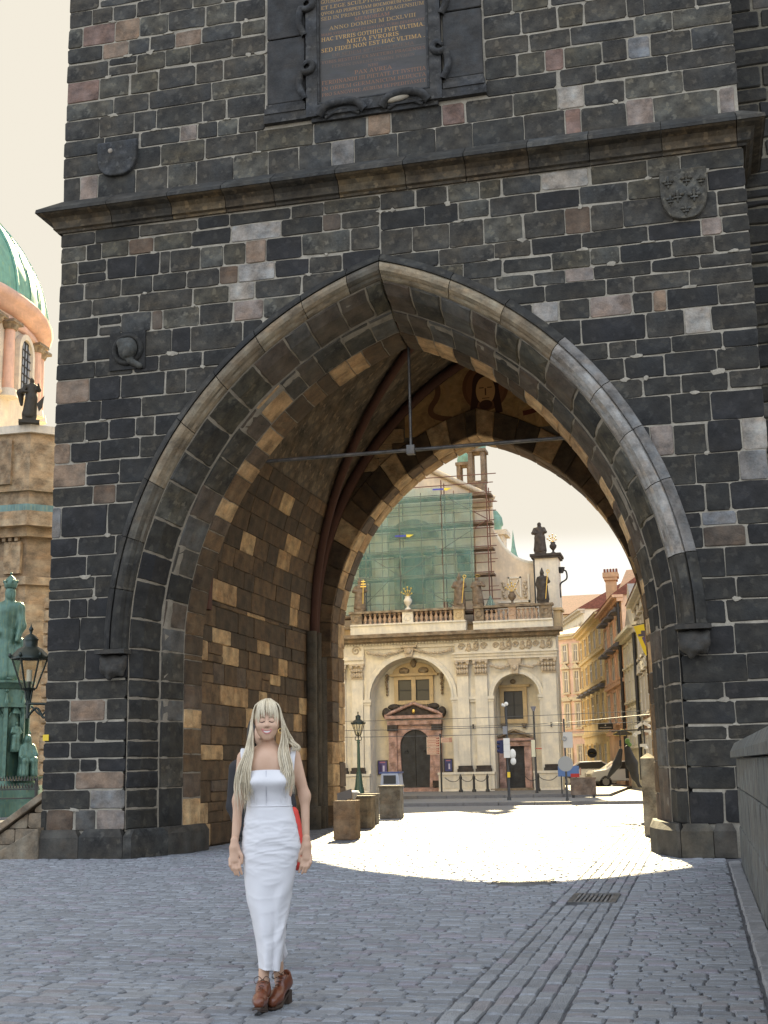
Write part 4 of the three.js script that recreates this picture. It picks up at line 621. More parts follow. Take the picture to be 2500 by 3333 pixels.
  P(portal, 'capital', mg(bb(-15.24, -14.74, 3.1, 3.4, Z, Z + 0.38), bb(-12.96, -12.46, 3.1, 3.4, Z, Z + 0.38)), blackStone, 0.6);
  P(portal, 'capital', mg(bb(-12.96, -12.46, 0.28, 0.62, Z, Z + 0.4), bb(-15.24, -14.74, 0.28, 0.62, Z, Z + 0.4)), blackStone, 0.6);
  P(portal, 'pediment', mg(bar([-15.35, 3.88, Z + 0.4], [-13.87, 4.46, Z + 0.4], 0.09, 4), bar([-12.36, 3.88, Z + 0.4], [-13.87, 4.46, Z + 0.4], 0.09, 4)), pinkStone, 1);
  P(portal, 'tympanum', mg(ext(shape([[-15.2, 3.86], [-12.5, 3.86], [-13.87, 4.4]]), 0.3, Z), sph(0.22, -15.3, 4.0, Z + 0.3, 1, 1.3, 0.8, 8), sph(0.22, -12.4, 4.0, Z + 0.3, 1, 1.3, 0.8, 8), sph(0.2, -14.9, 4.3, Z + 0.25, 1.6, 0.8, 0.8, 8), sph(0.2, -12.85, 4.3, Z + 0.25, 1.6, 0.8, 0.8, 8)), blackStone, 0.6);
  P(portal, 'boss', sph(0.11, -13.86, 4.06, Z + 0.36, 0.8, 1.1, 0.5, 10), goldM);
  for (const [x0, x1] of [[-14.64, -13.86], [-13.85, -13.06]]) { const s2 = x0 < -14 ? half(-13.85, 0.79, 2.35, 3.14).filter((p) => p[0] <= -13.86) : half(-13.85, 0.79, 2.35, 3.14).filter((p) => p[0] >= -13.85); const pts = x0 < -14 ? [[x0, 0.26], [-13.86, 0.26], [-13.86, 3.14], ...s2.filter((p) => p[0] < -13.88)] : [[-13.84, 0.26], [x1, 0.26], ...s2.filter((p) => p[0] > -13.82), [-13.84, 3.14]]; const d = P(portal, 'door', ext(shape(pts), 0.08, Z + 0.02), doorM, 1); P(d, 'door_ring', mg(new THREE.TorusGeometry(0.08, 0.018, 6, 18).translate(x0 < -14 ? -14.3 : -13.38, 2.05, Z + 0.12), sph(0.04, x0 < -14 ? -14.3 : -13.38, 2.12, Z + 0.12)), leadM); }
  // windows with leaded panes
  const win = (x0, x1, y0, y1, cols, rows, z, fr) => {
    const w = P(church, 'window', mg(bb(x0 - 0.2, x0, y0 - 0.2, y1 + 0.2, z, z + 0.14), bb(x1, x1 + 0.2, y0 - 0.2, y1 + 0.2, z, z + 0.14), bb(x0, x1, y1, y1 + 0.2, z, z + 0.14), bb(x0, x1, y0 - 0.2, y0, z, z + 0.16)), fr, 1);
    for (let i = 0; i < cols; i++) for (let j = 0; j < rows; j++) P(w, 'pane', bb(lerp(x0, x1, i / cols) + 0.025, lerp(x0, x1, (i + 1) / cols) - 0.025, lerp(y0, y1, j / rows) + 0.025, lerp(y0, y1, (j + 1) / rows) - 0.025, z + 0.01, z + 0.03), glassM);
    const l = []; for (let i = 0; i <= cols; i++) l.push(bx(0.05, y1 - y0, 0.05, lerp(x0, x1, i / cols), (y0 + y1) / 2, z + 0.04)); for (let j = 0; j <= rows; j++) l.push(bx(x1 - x0, 0.05, 0.05, (x0 + x1) / 2, lerp(y0, y1, j / rows), z + 0.042)); P(w, 'glazing_bar', mg(l), leadM); return w;
  };
  P(church, 'mullion', bb(-13.985, -13.765, 4.42, 5.86, Z, Z + 0.17), ochre, 1);
  win(-14.69, -13.98, 4.62, 5.66, 1, 2, Z, ochre); win(-13.77, -13.06, 4.6, 5.66, 1, 2, Z, ochre);
  P(church, 'window_hood', mg(ext(shape([[-15.0, 5.88], [-12.7, 5.88], ...half(-13.86, 1.12, 5.95, 6.55)]), 0.12, Z, 0.02), bb(-15.1, -12.6, 5.86, 5.98, Z, Z + 0.26)), ochre, 1);
  P(church, 'carved_cartouche', mg(sph(0.2, -14.35, 6.12, Z + 0.14, 1.4, 0.9, 0.6, 8), sph(0.2, -13.35, 6.12, Z + 0.14, 1.4, 0.9, 0.6, 8), sph(0.16, -13.86, 6.5, Z + 0.14, 1, 1.4, 0.6, 8)), gritM, 0.6);
  for (const x of [-15.28, -12.42]) { const l = []; for (let i = 0; i < 7; i++) l.push(sph(0.09 - i * 0.004, x + R(-0.02, 0.02), 5.9 - i * 0.16, Z + 0.1, 1, 1.2, 0.8, 7)); P(church, 'carved_drop', mg(l), gritM, 0.5); }
  const w2 = win(-9.27, -8.33, 3.54, 4.92, 2, 2, Z, ochre); P(church, 'window_hood', bb(-9.6, -7.95, 5.12, 5.24, Z, Z + 0.24), ochre, 1);
  for (const x of [-9.35, -8.3]) P(church, 'sill_bracket', mg(bx(0.26, 0.08, 0.2, x, 3.28, Z + 0.1), sph(0.1, x, 3.18, Z + 0.1, 1.1, 1, 0.8, 8)), gritM, 0.5);
  P(church, 'ceiling_medallion', sph(0.12, -8.8, 5.4, Z + 0.06, 1.2, 1, 0.5, 8), gritM);
  // small portal
  const p2 = P(church, 'portal', mg(bb(-9.6, -9.28, 0.1, 2.34, Z, Z + 0.26), bb(-8.34, -8.0, 0.1, 2.34, Z, Z + 0.26), bb(-9.62, -7.96, 2.22, 2.44, Z, Z + 0.3), bb(-9.72, -7.84, 2.48, 2.6, Z, Z + 0.44)), pinkStone, 1);
  P(p2, 'pediment', mg(bar([-9.72, 2.62, Z + 0.36], [-8.79, 3.0, Z + 0.36], 0.075, 4), bar([-7.84, 2.62, Z + 0.36], [-8.79, 3.0, Z + 0.36], 0.075, 4), ext(shape([[-9.6, 2.6], [-7.95, 2.6], [-8.79, 2.94]]), 0.25, Z)), gritM, 0.8);
  P(p2, 'door', bb(-9.28, -8.34, 0.1, 2.22, Z + 0.01, Z + 0.07), doorM, 1);
  P(church, 'step', bb(-9.9, -7.8, 0.0, 0.2, CZ - 0.9, CZ + 0.35), gritM, 1);
  P(church, 'wall_lamp', mg(bx(0.06, 0.22, 0.1, -6.85, 3.2, CZ + 0.22)), leadM); P(church, 'wall_lamp', mg(bx(0.06, 0.22, 0.1, -10.7, 3.2, CZ + 0.1)), leadM);
  // parapet and balustrade
  P(church, 'parapet_band', mg(bb(-16.85, -10.88, 7.9, 8.4, CZ - 0.2, CZ + 0.3), bb(-16.85, -10.88, 8.38, 8.46, CZ - 0.2, CZ + 0.36)), whiteBand, 1.4); P(church, 'parapet_band', mg(bb(-10.5, -6.55, 7.9, 8.3, CZ - 0.2, CZ + 0.3), bb(-10.5, -6.55, 8.28, 8.36, CZ - 0.2, CZ + 0.36)), whiteBand, 1.4);
  const bal = lathe([[0.1, 0], [0.1, 0.06], [0.05, 0.09], [0.09, 0.2], [0.1, 0.27], [0.045, 0.42], [0.045, 0.46], [0.085, 0.5], [0.085, 0.56], [0, 0.56]], 10), balM = plasterM(0.5, 0.35, 0.24);
  const piers = [[-16.85, -16.28, gritM], [-14.15, -13.6, cream], [-11.5, -10.98, ochre], [-10.45, -9.98, gritM], [-8.72, -8.36, balM], [-7.2, -6.58, gritM]];
  for (const [a, b, m] of piers) { const y = a < -10.9 ? 8.46 : 8.36; const q = P(church, 'balustrade_pier', bb(a, b, y, 9.02, CZ - 0.18, CZ + 0.2), m, 0.8); P(q, 'roundel', new THREE.TorusGeometry(0.15, 0.03, 6, 20).translate((a + b) / 2, 8.74, CZ + 0.2), m, 0.8); }
  const balu = (a, b, n) => { const y = a < -10.9 ? 8.46 : 8.36; for (let i = 0; i < n; i++) { const m = P(church, 'baluster', bal.clone(), balM, 0.5); m.position.set(lerp(a, b, (i + 0.5) / n), y, CZ + 0.02); } };
  balu(-16.25, -14.2, 8); balu(-13.55, -11.55, 8); balu(-9.95, -8.75, 5); balu(-8.33, -7.23, 5);
  P(church, 'balustrade_rail', bb(-16.95, -10.92, 9.02, 9.13, CZ - 0.24, CZ + 0.27), gritM, 1); P(church, 'balustrade_rail', bb(-10.52, -6.5, 9.02, 9.13, CZ - 0.24, CZ + 0.27), gritM, 1);
  P(church, 'corner_block', mg(bb(-6.53, -6.2, 7.9, 8.78, CZ - 1.2, CZ - 0.1), bb(-6.55, -6.1, 8.78, 8.9, CZ - 1.3, CZ)), ochre, 1);
  P(church, 'terrace', bb(-21.4, -6.55, 8.3, 8.42, CZ - 2.6, CZ - 0.2), gritM);
  // upper storey: gable wall with volute and pier
  const GZ = CZ - 1.7;
  const gw = shape([[-18.1, 8.3], [-7.54, 8.3], [-7.54, 11.35], [-8.05, 11.5], [-8.56, 11.75], [-8.95, 12.1], [-9.25, 12.5], [-9.5, 12.95], [-9.65, 13.4], [-9.68, 14.5], [-9.68, 15.05], [-12.0, 16.3], [-13.88, 17.25], [-15.8, 16.3], [-18.1, 15.05]]); P(church, 'gable_wall', ext(gw, 0.6, GZ - 0.6), plasterM(0.74, 0.62, 0.47), 1.6);
  P(church, 'gable_cornice', mg(bar([-9.5, 14.95, GZ + 0.1], [-13.88, 17.32, GZ + 0.1], 0.16, 4), bar([-18.3, 14.95, GZ + 0.1], [-13.88, 17.32, GZ + 0.1], 0.16, 4), bb(-18.2, -9.6, 14.55, 14.95, GZ - 0.02, GZ + 0.22)), reliefM, 1);
  P(church, 'volute_coping', tube([[-7.5, 11.45, GZ - 0.2], [-8.05, 11.56, GZ - 0.2], [-8.56, 11.82, GZ - 0.2], [-8.95, 12.17, GZ - 0.2], [-9.27, 12.6, GZ - 0.2], [-9.55, 13.1, GZ - 0.2]], 0.12, 24, 6), whiteBand, 1);
  P(church, 'relief_panel', mg(bb(-9.5, -7.85, 9.45, 9.55, GZ, GZ + 0.06), bb(-7.93, -7.85, 9.45, 10.9, GZ, GZ + 0.06), bb(-8.95, -8.28, 10.7, 10.78, GZ, GZ + 0.07), bb(-8.95, -8.87, 9.7, 10.78, GZ, GZ + 0.07), bb(-8.36, -8.28, 9.7, 10.78, GZ, GZ + 0.07), bar([-8.85, 9.8, GZ + 0.05], [-8.4, 10.65, GZ + 0.05], 0.03), bar([-8.4, 9.8, GZ + 0.05], [-8.85, 10.65, GZ + 0.05], 0.03)), cream, 1);
  for (const x of [-9.15, -8.08]) { const l = []; for (let i = 0; i < 6; i++) l.push(sph(0.09, x + R(-0.06, 0.06), 9.75 + i * 0.15, GZ + 0.04, 1, 1, 0.6, 7)); P(church, 'carved_drop', mg(l), reliefM, 0.5); }
  const pr = P(church, 'corner_pier', bb(-7.53, -6.32, 8.4, 11.62, GZ - 0.9, GZ + 0.35), cream, 1.6); P(pr, 'cap', mg(bb(-7.66, -6.2, 11.62, 11.72, GZ - 1, GZ + 0.48), bb(-7.72, -6.14, 11.72, 11.84, GZ - 1.05, GZ + 0.54)), blackStone, 1); P(pr, 'corner_strip', bb(-7.57, -7.5, 9, 11.6, GZ + 0.34, GZ + 0.37), leadM);
  P(church, 'downpipe', mg(tube([[-6.28, 10.95, GZ], [-6.0, 10.98, GZ], [-5.93, 10.8, GZ], [-5.95, 10.55, GZ], [-6.27, 10.3, GZ], [-6.29, 9.6, GZ]], 0.045, 30, 7), cyl(0.1, 0.2, 0.3, -6.2, 10.85, GZ, 8)), leadM);
  // attic pilasters and windows seen through the netting
  for (const x of [-17.4, -15.6, -12.1, -10.2]) P(church, 'pilaster', bb(x - 0.35, x + 0.35, 9.1, 14.4, GZ, GZ + 0.14), cream, 1.6);
  P(church, 'niche', mg(bb(-14.9, -14.55, 9.2, 12.3, GZ, GZ + 0.3), bb(-13.2, -12.85, 9.2, 12.3, GZ, GZ + 0.3), bb(-15.1, -12.65, 12.3, 12.6, GZ, GZ + 0.4), ext(shape(half(-13.87, 1.3, 13.1, 14.1)), 0.3, GZ)), gritM, 1);
  win(-14.5, -13.25, 9.6, 12.1, 2, 4, GZ, reliefM);
  for (const x of [-16.5, -11.2]) win(x - 0.35, x + 0.35, 11.2, 12.4, 2, 2, GZ, reliefM);
  // lantern towers on the roof
  const lant = (x, w, y0, y1, z) => { const t = P(church, 'roof_lantern', mg(bb(x - w, x + w, y0 - 2, y0, z - w, z + w), ...[[-1, -1], [1, -1], [-1, 1], [1, 1]].map(([a, b]) => bb(x + a * w * 0.8 - 0.11, x + a * w * 0.8 + 0.11, y0, y1, z + b * w * 0.8 - 0.11, z + b * w * 0.8 + 0.11)), bb(x - w * 1.25, x + w * 1.25, y1, y1 + 0.16, z - w * 1.25, z + w * 1.25)), bustM, 1); P(t, 'lantern_dome', lathe([[w * 1.1, y1 + 0.16], [w * 1.15, y1 + 0.4], [w * 0.8, y1 + 0.8], [w * 0.3, y1 + 1.0], [w * 0.28, y1 + 1.3], [0, y1 + 1.8]], 14, x, 0, z), verdigris, 1); };
  lant(-10.6, 0.42, 16.3, 17.9, CZ - 3.4); lant(-11.5, 0.36, 16.4, 17.5, CZ - 4.5);
  P(church, 'copper_turret', lathe([[0.42, 13.6], [0.44, 13.9], [0.54, 14.0], [0.48, 14.4], [0.26, 14.75], [0, 14.9]], 16, -9.95, 0, CZ - 4), verdigris, 1);
  P(church, 'turret_base', mg(bb(-10.4, -9.35, 10, 13.35, CZ - 4.6, CZ - 3.4), bb(-10.5, -9.15, 13.35, 13.62, CZ - 4.7, CZ - 3.3)), cream, 1.4);
}
// green copper spire far behind the church
{
  const sp = thing('church_spire', 'slender green copper spire rising behind the church volute', 'spire', [-12.3, 0, -72]);
  P(sp, 'spire', lathe([[0.55, 15.6], [0.5, 15.95], [0.26, 16.5], [0.14, 17.1], [0.0, 18.4]], 8), verdigris, 1); P(sp, 'tower', bb(-0.5, 0.5, 0, 15.6, -0.5, 0.5), cream, 1.5);
}
// statues and urns on the balustrade
function robed(h, o = {}) {
  const k = h / 1.75, W = (l) => l.map((v) => v * k), { lean = 0, armL = [[-0.22, 1.38, 0], [-0.3, 1.12, 0.08], [-0.12, 1.1, 0.2]], armR = [[0.22, 1.38, 0], [0.3, 1.12, 0.06], [0.14, 1.0, 0.2]], mitre = 0 } = o;
  const f = [cone(W([0, 0.1, 0]), W([lean, 0.85, 0.02]), 0.31 * k, 0.25 * k), cone(W([lean, 0.85, 0]), W([lean, 1.32, 0]), 0.25 * k, 0.19 * k), cone(W([-0.17, 1.38, 0]), W([0.17, 1.38, 0]), 0.09 * k, 0.09 * k), cone(W([lean, 1.4, 0]), W([lean, 1.55, 0.02]), 0.06 * k, 0.06 * k), ell(W([lean, 1.63, 0.03]), W([0.1, 0.135, 0.115])), ...[armL, armR].flatMap((a) => [cone(W(a[0]), W(a[1]), 0.09 * k, 0.085 * k), cone(W(a[1]), W(a[2]), 0.085 * k, 0.05 * k)]), cone(W([-0.2, 0.15, 0.12]), W([0.05, 1.0, 0.17]), 0.1 * k, 0.05 * k), cone(W([0.18, 0.12, 0.1]), W([0.02, 0.95, 0.15]), 0.11 * k, 0.05 * k)];
  if (mitre) f.push(cone(W([lean, 1.7, 0.02]), W([lean, 1.98, 0]), 0.1 * k, 0.03 * k));
  return sdfMesh(blend(f, 0.06 * k), W([-0.6, -0.05, -0.4]), W([0.6, 2.15, 0.5]), 0.045 * k);
}
function statue(label, x, y, z, h, mat, o = {}) {
  const s = thing('stone_statue', label, 'statue', [x, y, z], o.turn || 0, 'statues on the church balustrade'); P(s, 'figure', robed(h, o).scale(1.22, 1, 1.15), mat, 0.6).position.y = 0.12; P(s, 'base', mg(bx(h * 0.36, 0.14, h * 0.34, 0, 0.07, 0)), mat, 0.6);
  if (o.staff) P(s, 'staff', mg(bar([0.16, 0.2, 0.25], [0.3, h * 1.02, 0.2], 0.022), new THREE.TorusGeometry(0.075, 0.02, 6, 16).translate(0.32, h * 1.06, 0.2)), goldM); if (o.cross) P(s, 'staff', mg(bar([0.22, 0.4, 0.25], [0.24, h * 1.1, 0.2], 0.022), ...[0.86, 0.95, 1.04].map((q, i) => bx(0.3 - i * 0.05, 0.04, 0.04, 0.24, h * q, 0.2))), goldM); if (o.halo) P(s, 'halo', new THREE.TorusGeometry(0.13, 0.012, 6, 20).rotateX(1.3).translate(0, h * 1.13, 0), goldM); return s;
}
statue('brown stone bishop statue with gold crozier in front of the scaffold', -11.2, 9.13, CZ, 1.45, bustM, { mitre: 1, staff: 1 });
statue('brown stone statue with bowed head right of the scaffold bishop', -10.25, 9.13, CZ, 1.38, bustM, { lean: -0.05, halo: 1, armR: [[0.2, 1.38, 0], [0.34, 1.15, 0.1], [0.05, 1.2, 0.25]] });
statue('dark hooded statue standing before the church corner pier', -7.0, 9.13, CZ, 1.48, stoneM(0.07, 0.055, 0.042), { mitre: 0.5, armL: [[-0.2, 1.3, 0], [-0.26, 1.0, 0], [-0.2, 0.7, 0.1]], staff: 1 });
statue('dark statue on top of the church corner pier beside an urn', -7.2, 11.84, CZ - 1.5, 1.55, stoneM(0.085, 0.065, 0.05), { armR: [[0.2, 1.38, 0], [0.28, 1.15, 0.1], [0.34, 1.12, 0.22]] });
statue('weathered statue with triple gold cross at the left end of the balustrade', -16.4, 9.13, CZ, 1.5, bustM, { mitre: 1, cross: 1 });
function urn(label, x, y, z, h, mat, spray) {
  const u = thing('stone_urn', label, 'urn', [x, y, z], 0, 'urns on the church'); P(u, 'bowl', lathe([[0.17, 0], [0.17, 0.06], [0.07, 0.12], [0.06, 0.2], [0.2, 0.38], [0.22, 0.5], [0.15, 0.6], [0.13, 0.66], [0.17, 0.7], [0, 0.72]].map(([a, b]) => [a * h, b * h]), 16), mat, 0.5);
  if (spray) { const l = []; for (let i = 0; i < 9; i++) { const a = -1.1 + (i % 5) * 0.55, r = h * (0.28 + 0.17 * Math.floor(i / 5)); const q = [Math.sin(a) * r * 0.8, h * 0.72 + Math.cos(a) * r, R(-0.05, 0.05)]; l.push(bar([0, h * 0.7, 0], q, 0.012, 4), sph(0.05 * h, ...q, 1, 1, 1, 6)); } P(u, 'gilded_spray', mg(l), goldM); }
}
urn('pale urn with gilded branches on the middle balustrade pier', -13.88, 9.13, CZ, 1.0, cream, 1); urn('brown urn with gilded branches right of the bowed statue', -8.54, 9.13, CZ, 0.95, bustM, 1); urn('dark urn with metal spray on top of the church corner pier', -6.54, 11.84, CZ - 1.5, 0.85, blackStone, 1);
// scaffold with green netting
{
  const sc = thing('scaffold', 'steel scaffold with green netting in front of the church gable', 'scaffold'), tubeM = M([0.16, 0.075, 0.055], { metalness: 0.4, roughness: 0.6 }), plank = M([0.24, 0.17, 0.12], { map: T.stone, roughness: 0.9 }), Z0 = CZ - 0.55, Z1 = CZ - 1.35;
  const ys = [9.05, 10.95, 12.28, 13.62, 15.1], xs = [-18, -16.2, -14.35, -12.1, -9.74];
  for (const x of xs) for (const z of [Z0, Z1]) P(sc, 'upright', bar([x, 8.45, z], [x, x > -10 ? 15.5 : 15.9, z], 0.032), tubeM);
  for (const x of [-15.3, -13.2, -11.45, -10.6]) P(sc, 'upright', bar([x, 8.45, Z0], [x, 15.3, Z0], 0.024), tubeM);
  for (const y of ys) { P(sc, 'deck', bb(-18.1, -9.5, y - 0.14, y - 0.04, Z1, Z0), plank, 1); for (const d of [0, 0.5, 0.95]) P(sc, 'ledger', bar([-18.3, y + d, Z0 + 0.04], [-9.4 + R(-0.1, 0.25), y + d, Z0 + 0.04], 0.026), tubeM); }
  for (const [x0, y0, x1, y1] of [[-14.35, 10.95, -9.74, 13.62], [-16.2, 12.2, -14.35, 10.95], [-12.1, 15.1, -9.74, 13.7], [-16.2, 9.6, -14.8, 10.9], [-13.2, 10.3, -11.6, 9.3]]) P(sc, 'brace', bar([x0, y0, Z0 + 0.08], [x1, y1, Z0 + 0.08], 0.024), tubeM);
  for (const y of [11.6, 14.6, 10.2, 12.9]) P(sc, 'coupler', bx(0.5, 0.03, 0.03, -9.5, y, Z0 + 0.05), tubeM);
  const netM = M([0.32, 0.56, 0.49], { map: T.copper, roughness: 0.9, transparent: true, opacity: 0.38, side: THREE.DoubleSide });
  const net = (x0, x1, y0, y1, n) => { const g = new THREE.PlaneGeometry(x1 - x0, y1 - y0, 24, 16), p = g.attributes.position; for (let i = 0; i < p.count; i++) { const x = p.getX(i), y = p.getY(i); p.setZ(i, 0.07 * Math.sin(x * 3.1 + n) * Math.cos(y * 2.3 + n * 2) + 0.03 * Math.sin(x * 9 + y * 4)); } g.computeVertexNormals(); return g.translate((x0 + x1) / 2, (y0 + y1) / 2, Z0 + 0.16); };
  P(sc, 'netting', net(-18.2, -14.36, 9.05, 15.7, 1), netM, 2); P(sc, 'netting', net(-14.34, -12.12, 9.05, 15.5, 2), netM, 2); P(sc, 'netting', net(-12.08, -10.45, 9.5, 15.1, 3), netM, 2);
  const hang = new THREE.ConeGeometry(0.34, 0.7, 5, 3, true); P(sc, 'netting', hang.translate(-9.7, 9.42, Z0 + 0.1), netM, 1); P(sc, 'netting', mg(new THREE.ConeGeometry(0.3, 0.55, 5, 2, true).rotateZ(2.9).translate(-11.75, 9.35, Z0 + 0.2)), netM, 1);
  const fl = (x, y) => { const c = P(sc, 'pennant', ext(shape([[x, y + 0.06], [x + 0.6, y + 0.05], [x + 0.6, y - 0.03], [x, y - 0.02]]), 0.01, Z0 + 0.25), M([0.07, 0.08, 0.4])); P(c, 'pennant_tip', ext(shape([[x + 0.6, y + 0.07], [x + 1.0, y + 0.05], [x + 0.75, y - 0.08], [x + 0.6, y - 0.05]]), 0.01, Z0 + 0.25), M([0.75, 0.62, 0.08])); };
  fl(-14.55, 13.02); fl(-12.5, 15.35);
}
// ---------------------------------------------------------------- domed church, royal statue and lamp at the left edge
{
  const dc = thing('domed_church', 'domed church with green copper dome and orange drum at the left edge', 'church');
  const coral = plasterM(0.76, 0.48, 0.36), drumC = plasterM(0.76, 0.67, 0.54), brown = stoneM(0.54, 0.38, 0.22), brownD = stoneM(0.40, 0.28, 0.165), copperD = M([0.27, 0.52, 0.39], { map: T.copper, roughness: 0.55, metalness: 0.1 });
  const cx = -42.1, cz = -33.9, r = 11.3, lift = (m) => { m.position.y += 3.35; return m; }; // drum centre and radius
  const dome = []; for (let i = 0; i <= 18; i++) { const t = (i / 18) * Math.PI / 2; dome.push([(r - 0.35) * Math.cos(t), 21.0 + 8.4 * Math.sin(t)]); }
  lift(P(dc, 'dome', lathe(dome, 48, cx, 0, cz), copperD, 2));
  for (let k = 0; k < 48; k++) { const a = (k / 48) * Math.PI * 2 + 0.03; if (Math.cos(a - 0.4) < 0.3) continue; const p = dome.map(([q, y]) => [cx + Math.cos(a) * (q + 0.02), y, cz + Math.sin(a) * (q + 0.02)]).slice(0, 17); lift(P(dc, 'dome_seam', tube(p, k % 6 ? 0.03 : 0.09, 18, 5), copperD, 2)); }
  lift(P(dc, 'drum', cyl(r - 0.9, r - 0.9, 9, cx, 13, cz, 48), drumC, 2));
  lift(P(dc, 'drum_cornice', mg(lathe([[r - 0.9, 20.3], [r - 0.55, 20.35], [r - 0.55, 20.6], [r - 0.25, 20.75], [r - 0.1, 21.05], [r - 0.3, 21.3], [r - 1, 21.4]], 48, cx, 0, cz)), coral, 2));
  lift(P(dc, 'drum_band', lathe([[r - 0.88, 19.75], [r - 0.7, 19.8], [r - 0.7, 20.1], [r - 0.88, 20.15]], 48, cx, 0, cz), coral, 2));
  for (const a of [-0.42, -0.32, 0.02, 0.14, 0.5, 0.62, 1.0, 1.1]) { const x = cx + Math.cos(a) * (r - 0.75), z = cz + Math.sin(a) * (r - 0.75); const c = lift(P(dc, 'drum_column', cyl(0.3, 0.26, 3.2, x, 16.2, z, 14), coral, 2)); P(c, 'capital', mg(cyl(0.34, 0.5, 0.35, x, 19.4, z, 10), bx(0.95, 0.15, 0.95, x, 19.75, z)), gritM, 0.8); P(c, 'base', cyl(0.5, 0.42, 0.4, x, 15.95, z, 12), drumC, 1); }
  { // arched drum windows
    for (const a of [-0.14, 0.32, 0.81]) { const w = new THREE.Group(); w.name = 'drum_window'; w.position.set(cx + Math.cos(a) * (r - 0.82), 19.75, cz + Math.sin(a) * (r - 0.82)); w.rotation.y = Math.PI / 2 - a; dc.add(w); const hp = (q, y, n = 10) => { const p = []; for (let i = 0; i <= n; i++) p.push([q * Math.cos((Math.PI * i) / n), y + q * Math.sin((Math.PI * i) / n)]); return p; };
      const o = shape([[-1, 0], [1, 0], ...hp(1, 2.3)]); o.holes.push(new THREE.Path([[-0.72, 0.1], [0.72, 0.1], ...hp(0.72, 2.3)].map((p) => new THREE.Vector2(...p)))); P(w, 'window_frame', ext(o, 0.3, -0.1), drumC, 1); P(w, 'pane', ext(shape([[-0.72, 0.1], [0.72, 0.1], ...hp(0.72, 2.3)]), 0.04, 0.0), M([0.28, 0.31, 0.36], { roughness: 0.25 }));
      const l = []; for (const x of [-0.36, 0, 0.36]) l.push(bx(0.04, 2.9, 0.05, x, 1.5, 0.07)); for (let y = 0.4; y < 3; y += 0.42) l.push(bx(1.44, 0.04, 0.05, 0, y, 0.071)); P(w, 'glazing_bar', mg(l), leadM); } }
  // lower body: splayed corner with panels, cornices and pilasters
  const prof = (x0, x1, y0, y1, d, m) => P(dc, 'body_course', ext(shape([[-52, -29.9 + d], [-28.0 + d * 0.5, -29.9 + d], [-25.9 + d, -32 + d * 0.4], [-25.9 + d, -48], [-52, -48]].map(([x, z]) => [x, -z])), y1 - y0, 0).rotateX(-Math.PI / 2).translate(0, y0, 0), m, 1.6);
  prof(0, 0, 0, 9.4, -0.05, brown); prof(0, 0, 9.4, 9.75, 0.18, brown); prof(0, 0, 9.75, 11.5, -0.02, brownD); prof(0, 0, 11.5, 11.9, 0.35, brown); prof(0, 0, 11.9, 12.55, 0.8, brown); prof(0, 0, 12.55, 12.85, 0.75, M([0.24, 0.36, 0.33], { map: T.copper, roughness: 0.7 })); prof(0, 0, 12.85, 13.6, 0.0, brownD); prof(0, 0, 13.6, 16.2, 0.15, brown); prof(0, 0, 16.2, 16.55, 0.35, drumC);
  for (const [x, w, y0, y1, z, m] of [[-28.8, 0.55, 0, 9.4, -29.9, brown], [-30.6, 0.7, 0, 9.4, -29.9, brown], [-28.6, 0.8, 9.9, 11.3, -29.86, brown], [-29.3, 1.1, 13.9, 15.9, -29.73, brownD], [-31.2, 1.1, 13.9, 15.9, -29.73, brownD]]) P(dc, 'pilaster', bx(w, y1 - y0, 0.3, x, (y0 + y1) / 2, z), m, 1.2);
  const dent = []; for (let x = -32; x < -28.2; x += 0.3) dent.push(bx(0.16, 0.18, 0.2, x, 11.42, -29.75)); P(dc, 'dentils', mg(dent), brownD).userData.kind = 'stuff';
  for (let y = 0.4; y < 9; y += 0.55) P(dc, 'quoin', bx(0.7, 0.46, 0.3, -27.2, y, -30.7), brown, 1);
  P(dc, 'window_niche', mg(bx(0.5, 2.4, 0.3, -26.95, 7.6, -30.9), bx(0.5, 2.4, 0.3, -26.95, 2.6, -30.9)), doorM);
  // added block, unseen behind the tower, shaped to shade the left foreground
  const wing = thing('town_house', 'added unseen building block that shades the left foreground', 'house'); P(wing, 'wall', bb(-21.5, -13.65, 0, 21.2, -28.9, -27), cream, 2); P(wing, 'roof', ext(shape([[-21.8, 21.2], [-13.55, 21.2], [-14.5, 23.2], [-20.5, 23.2]]), 2.1, -29), roofTile, 2);
  const an = thing('angel_statue', 'dark bronze angel statue on the ledge below the dome window', 'statue', [-27.95, 16.55, -29.6], 0.5); const dk = M([0.06, 0.045, 0.03], { map: T.copper, roughness: 0.6, metalness: 0.3 });
  P(an, 'figure', robed(1.85, { lean: 0.06, armR: [[0.2, 1.38, 0], [0.36, 1.2, 0.12], [0.32, 1.42, 0.26]] }), dk, 0.6).position.y = 0.3; P(an, 'wing', sdfMesh(blend([cone([-0.15, 1.7, -0.12], [-0.42, 1.5, -0.2], 0.1, 0.16), cone([-0.42, 1.5, -0.2], [-0.36, 0.95, -0.2], 0.16, 0.07)], 0.1), [-0.8, 0.7, -0.5], [0.1, 2, 0.1], 0.04), dk, 0.6); P(an, 'base', mg(bx(0.9, 0.14, 0.7, 0, 0.07, 0), bx(0.6, 0.2, 0.5, 0, 0.22, 0)), dk, 0.6);
  P(an, 'shield', ext(shape([[0.3, 0.9], [0.62, 1.3], [0.55, 0.75], [0.4, 0.55]]), 0.08, 0.2, 0.02), dk);
}
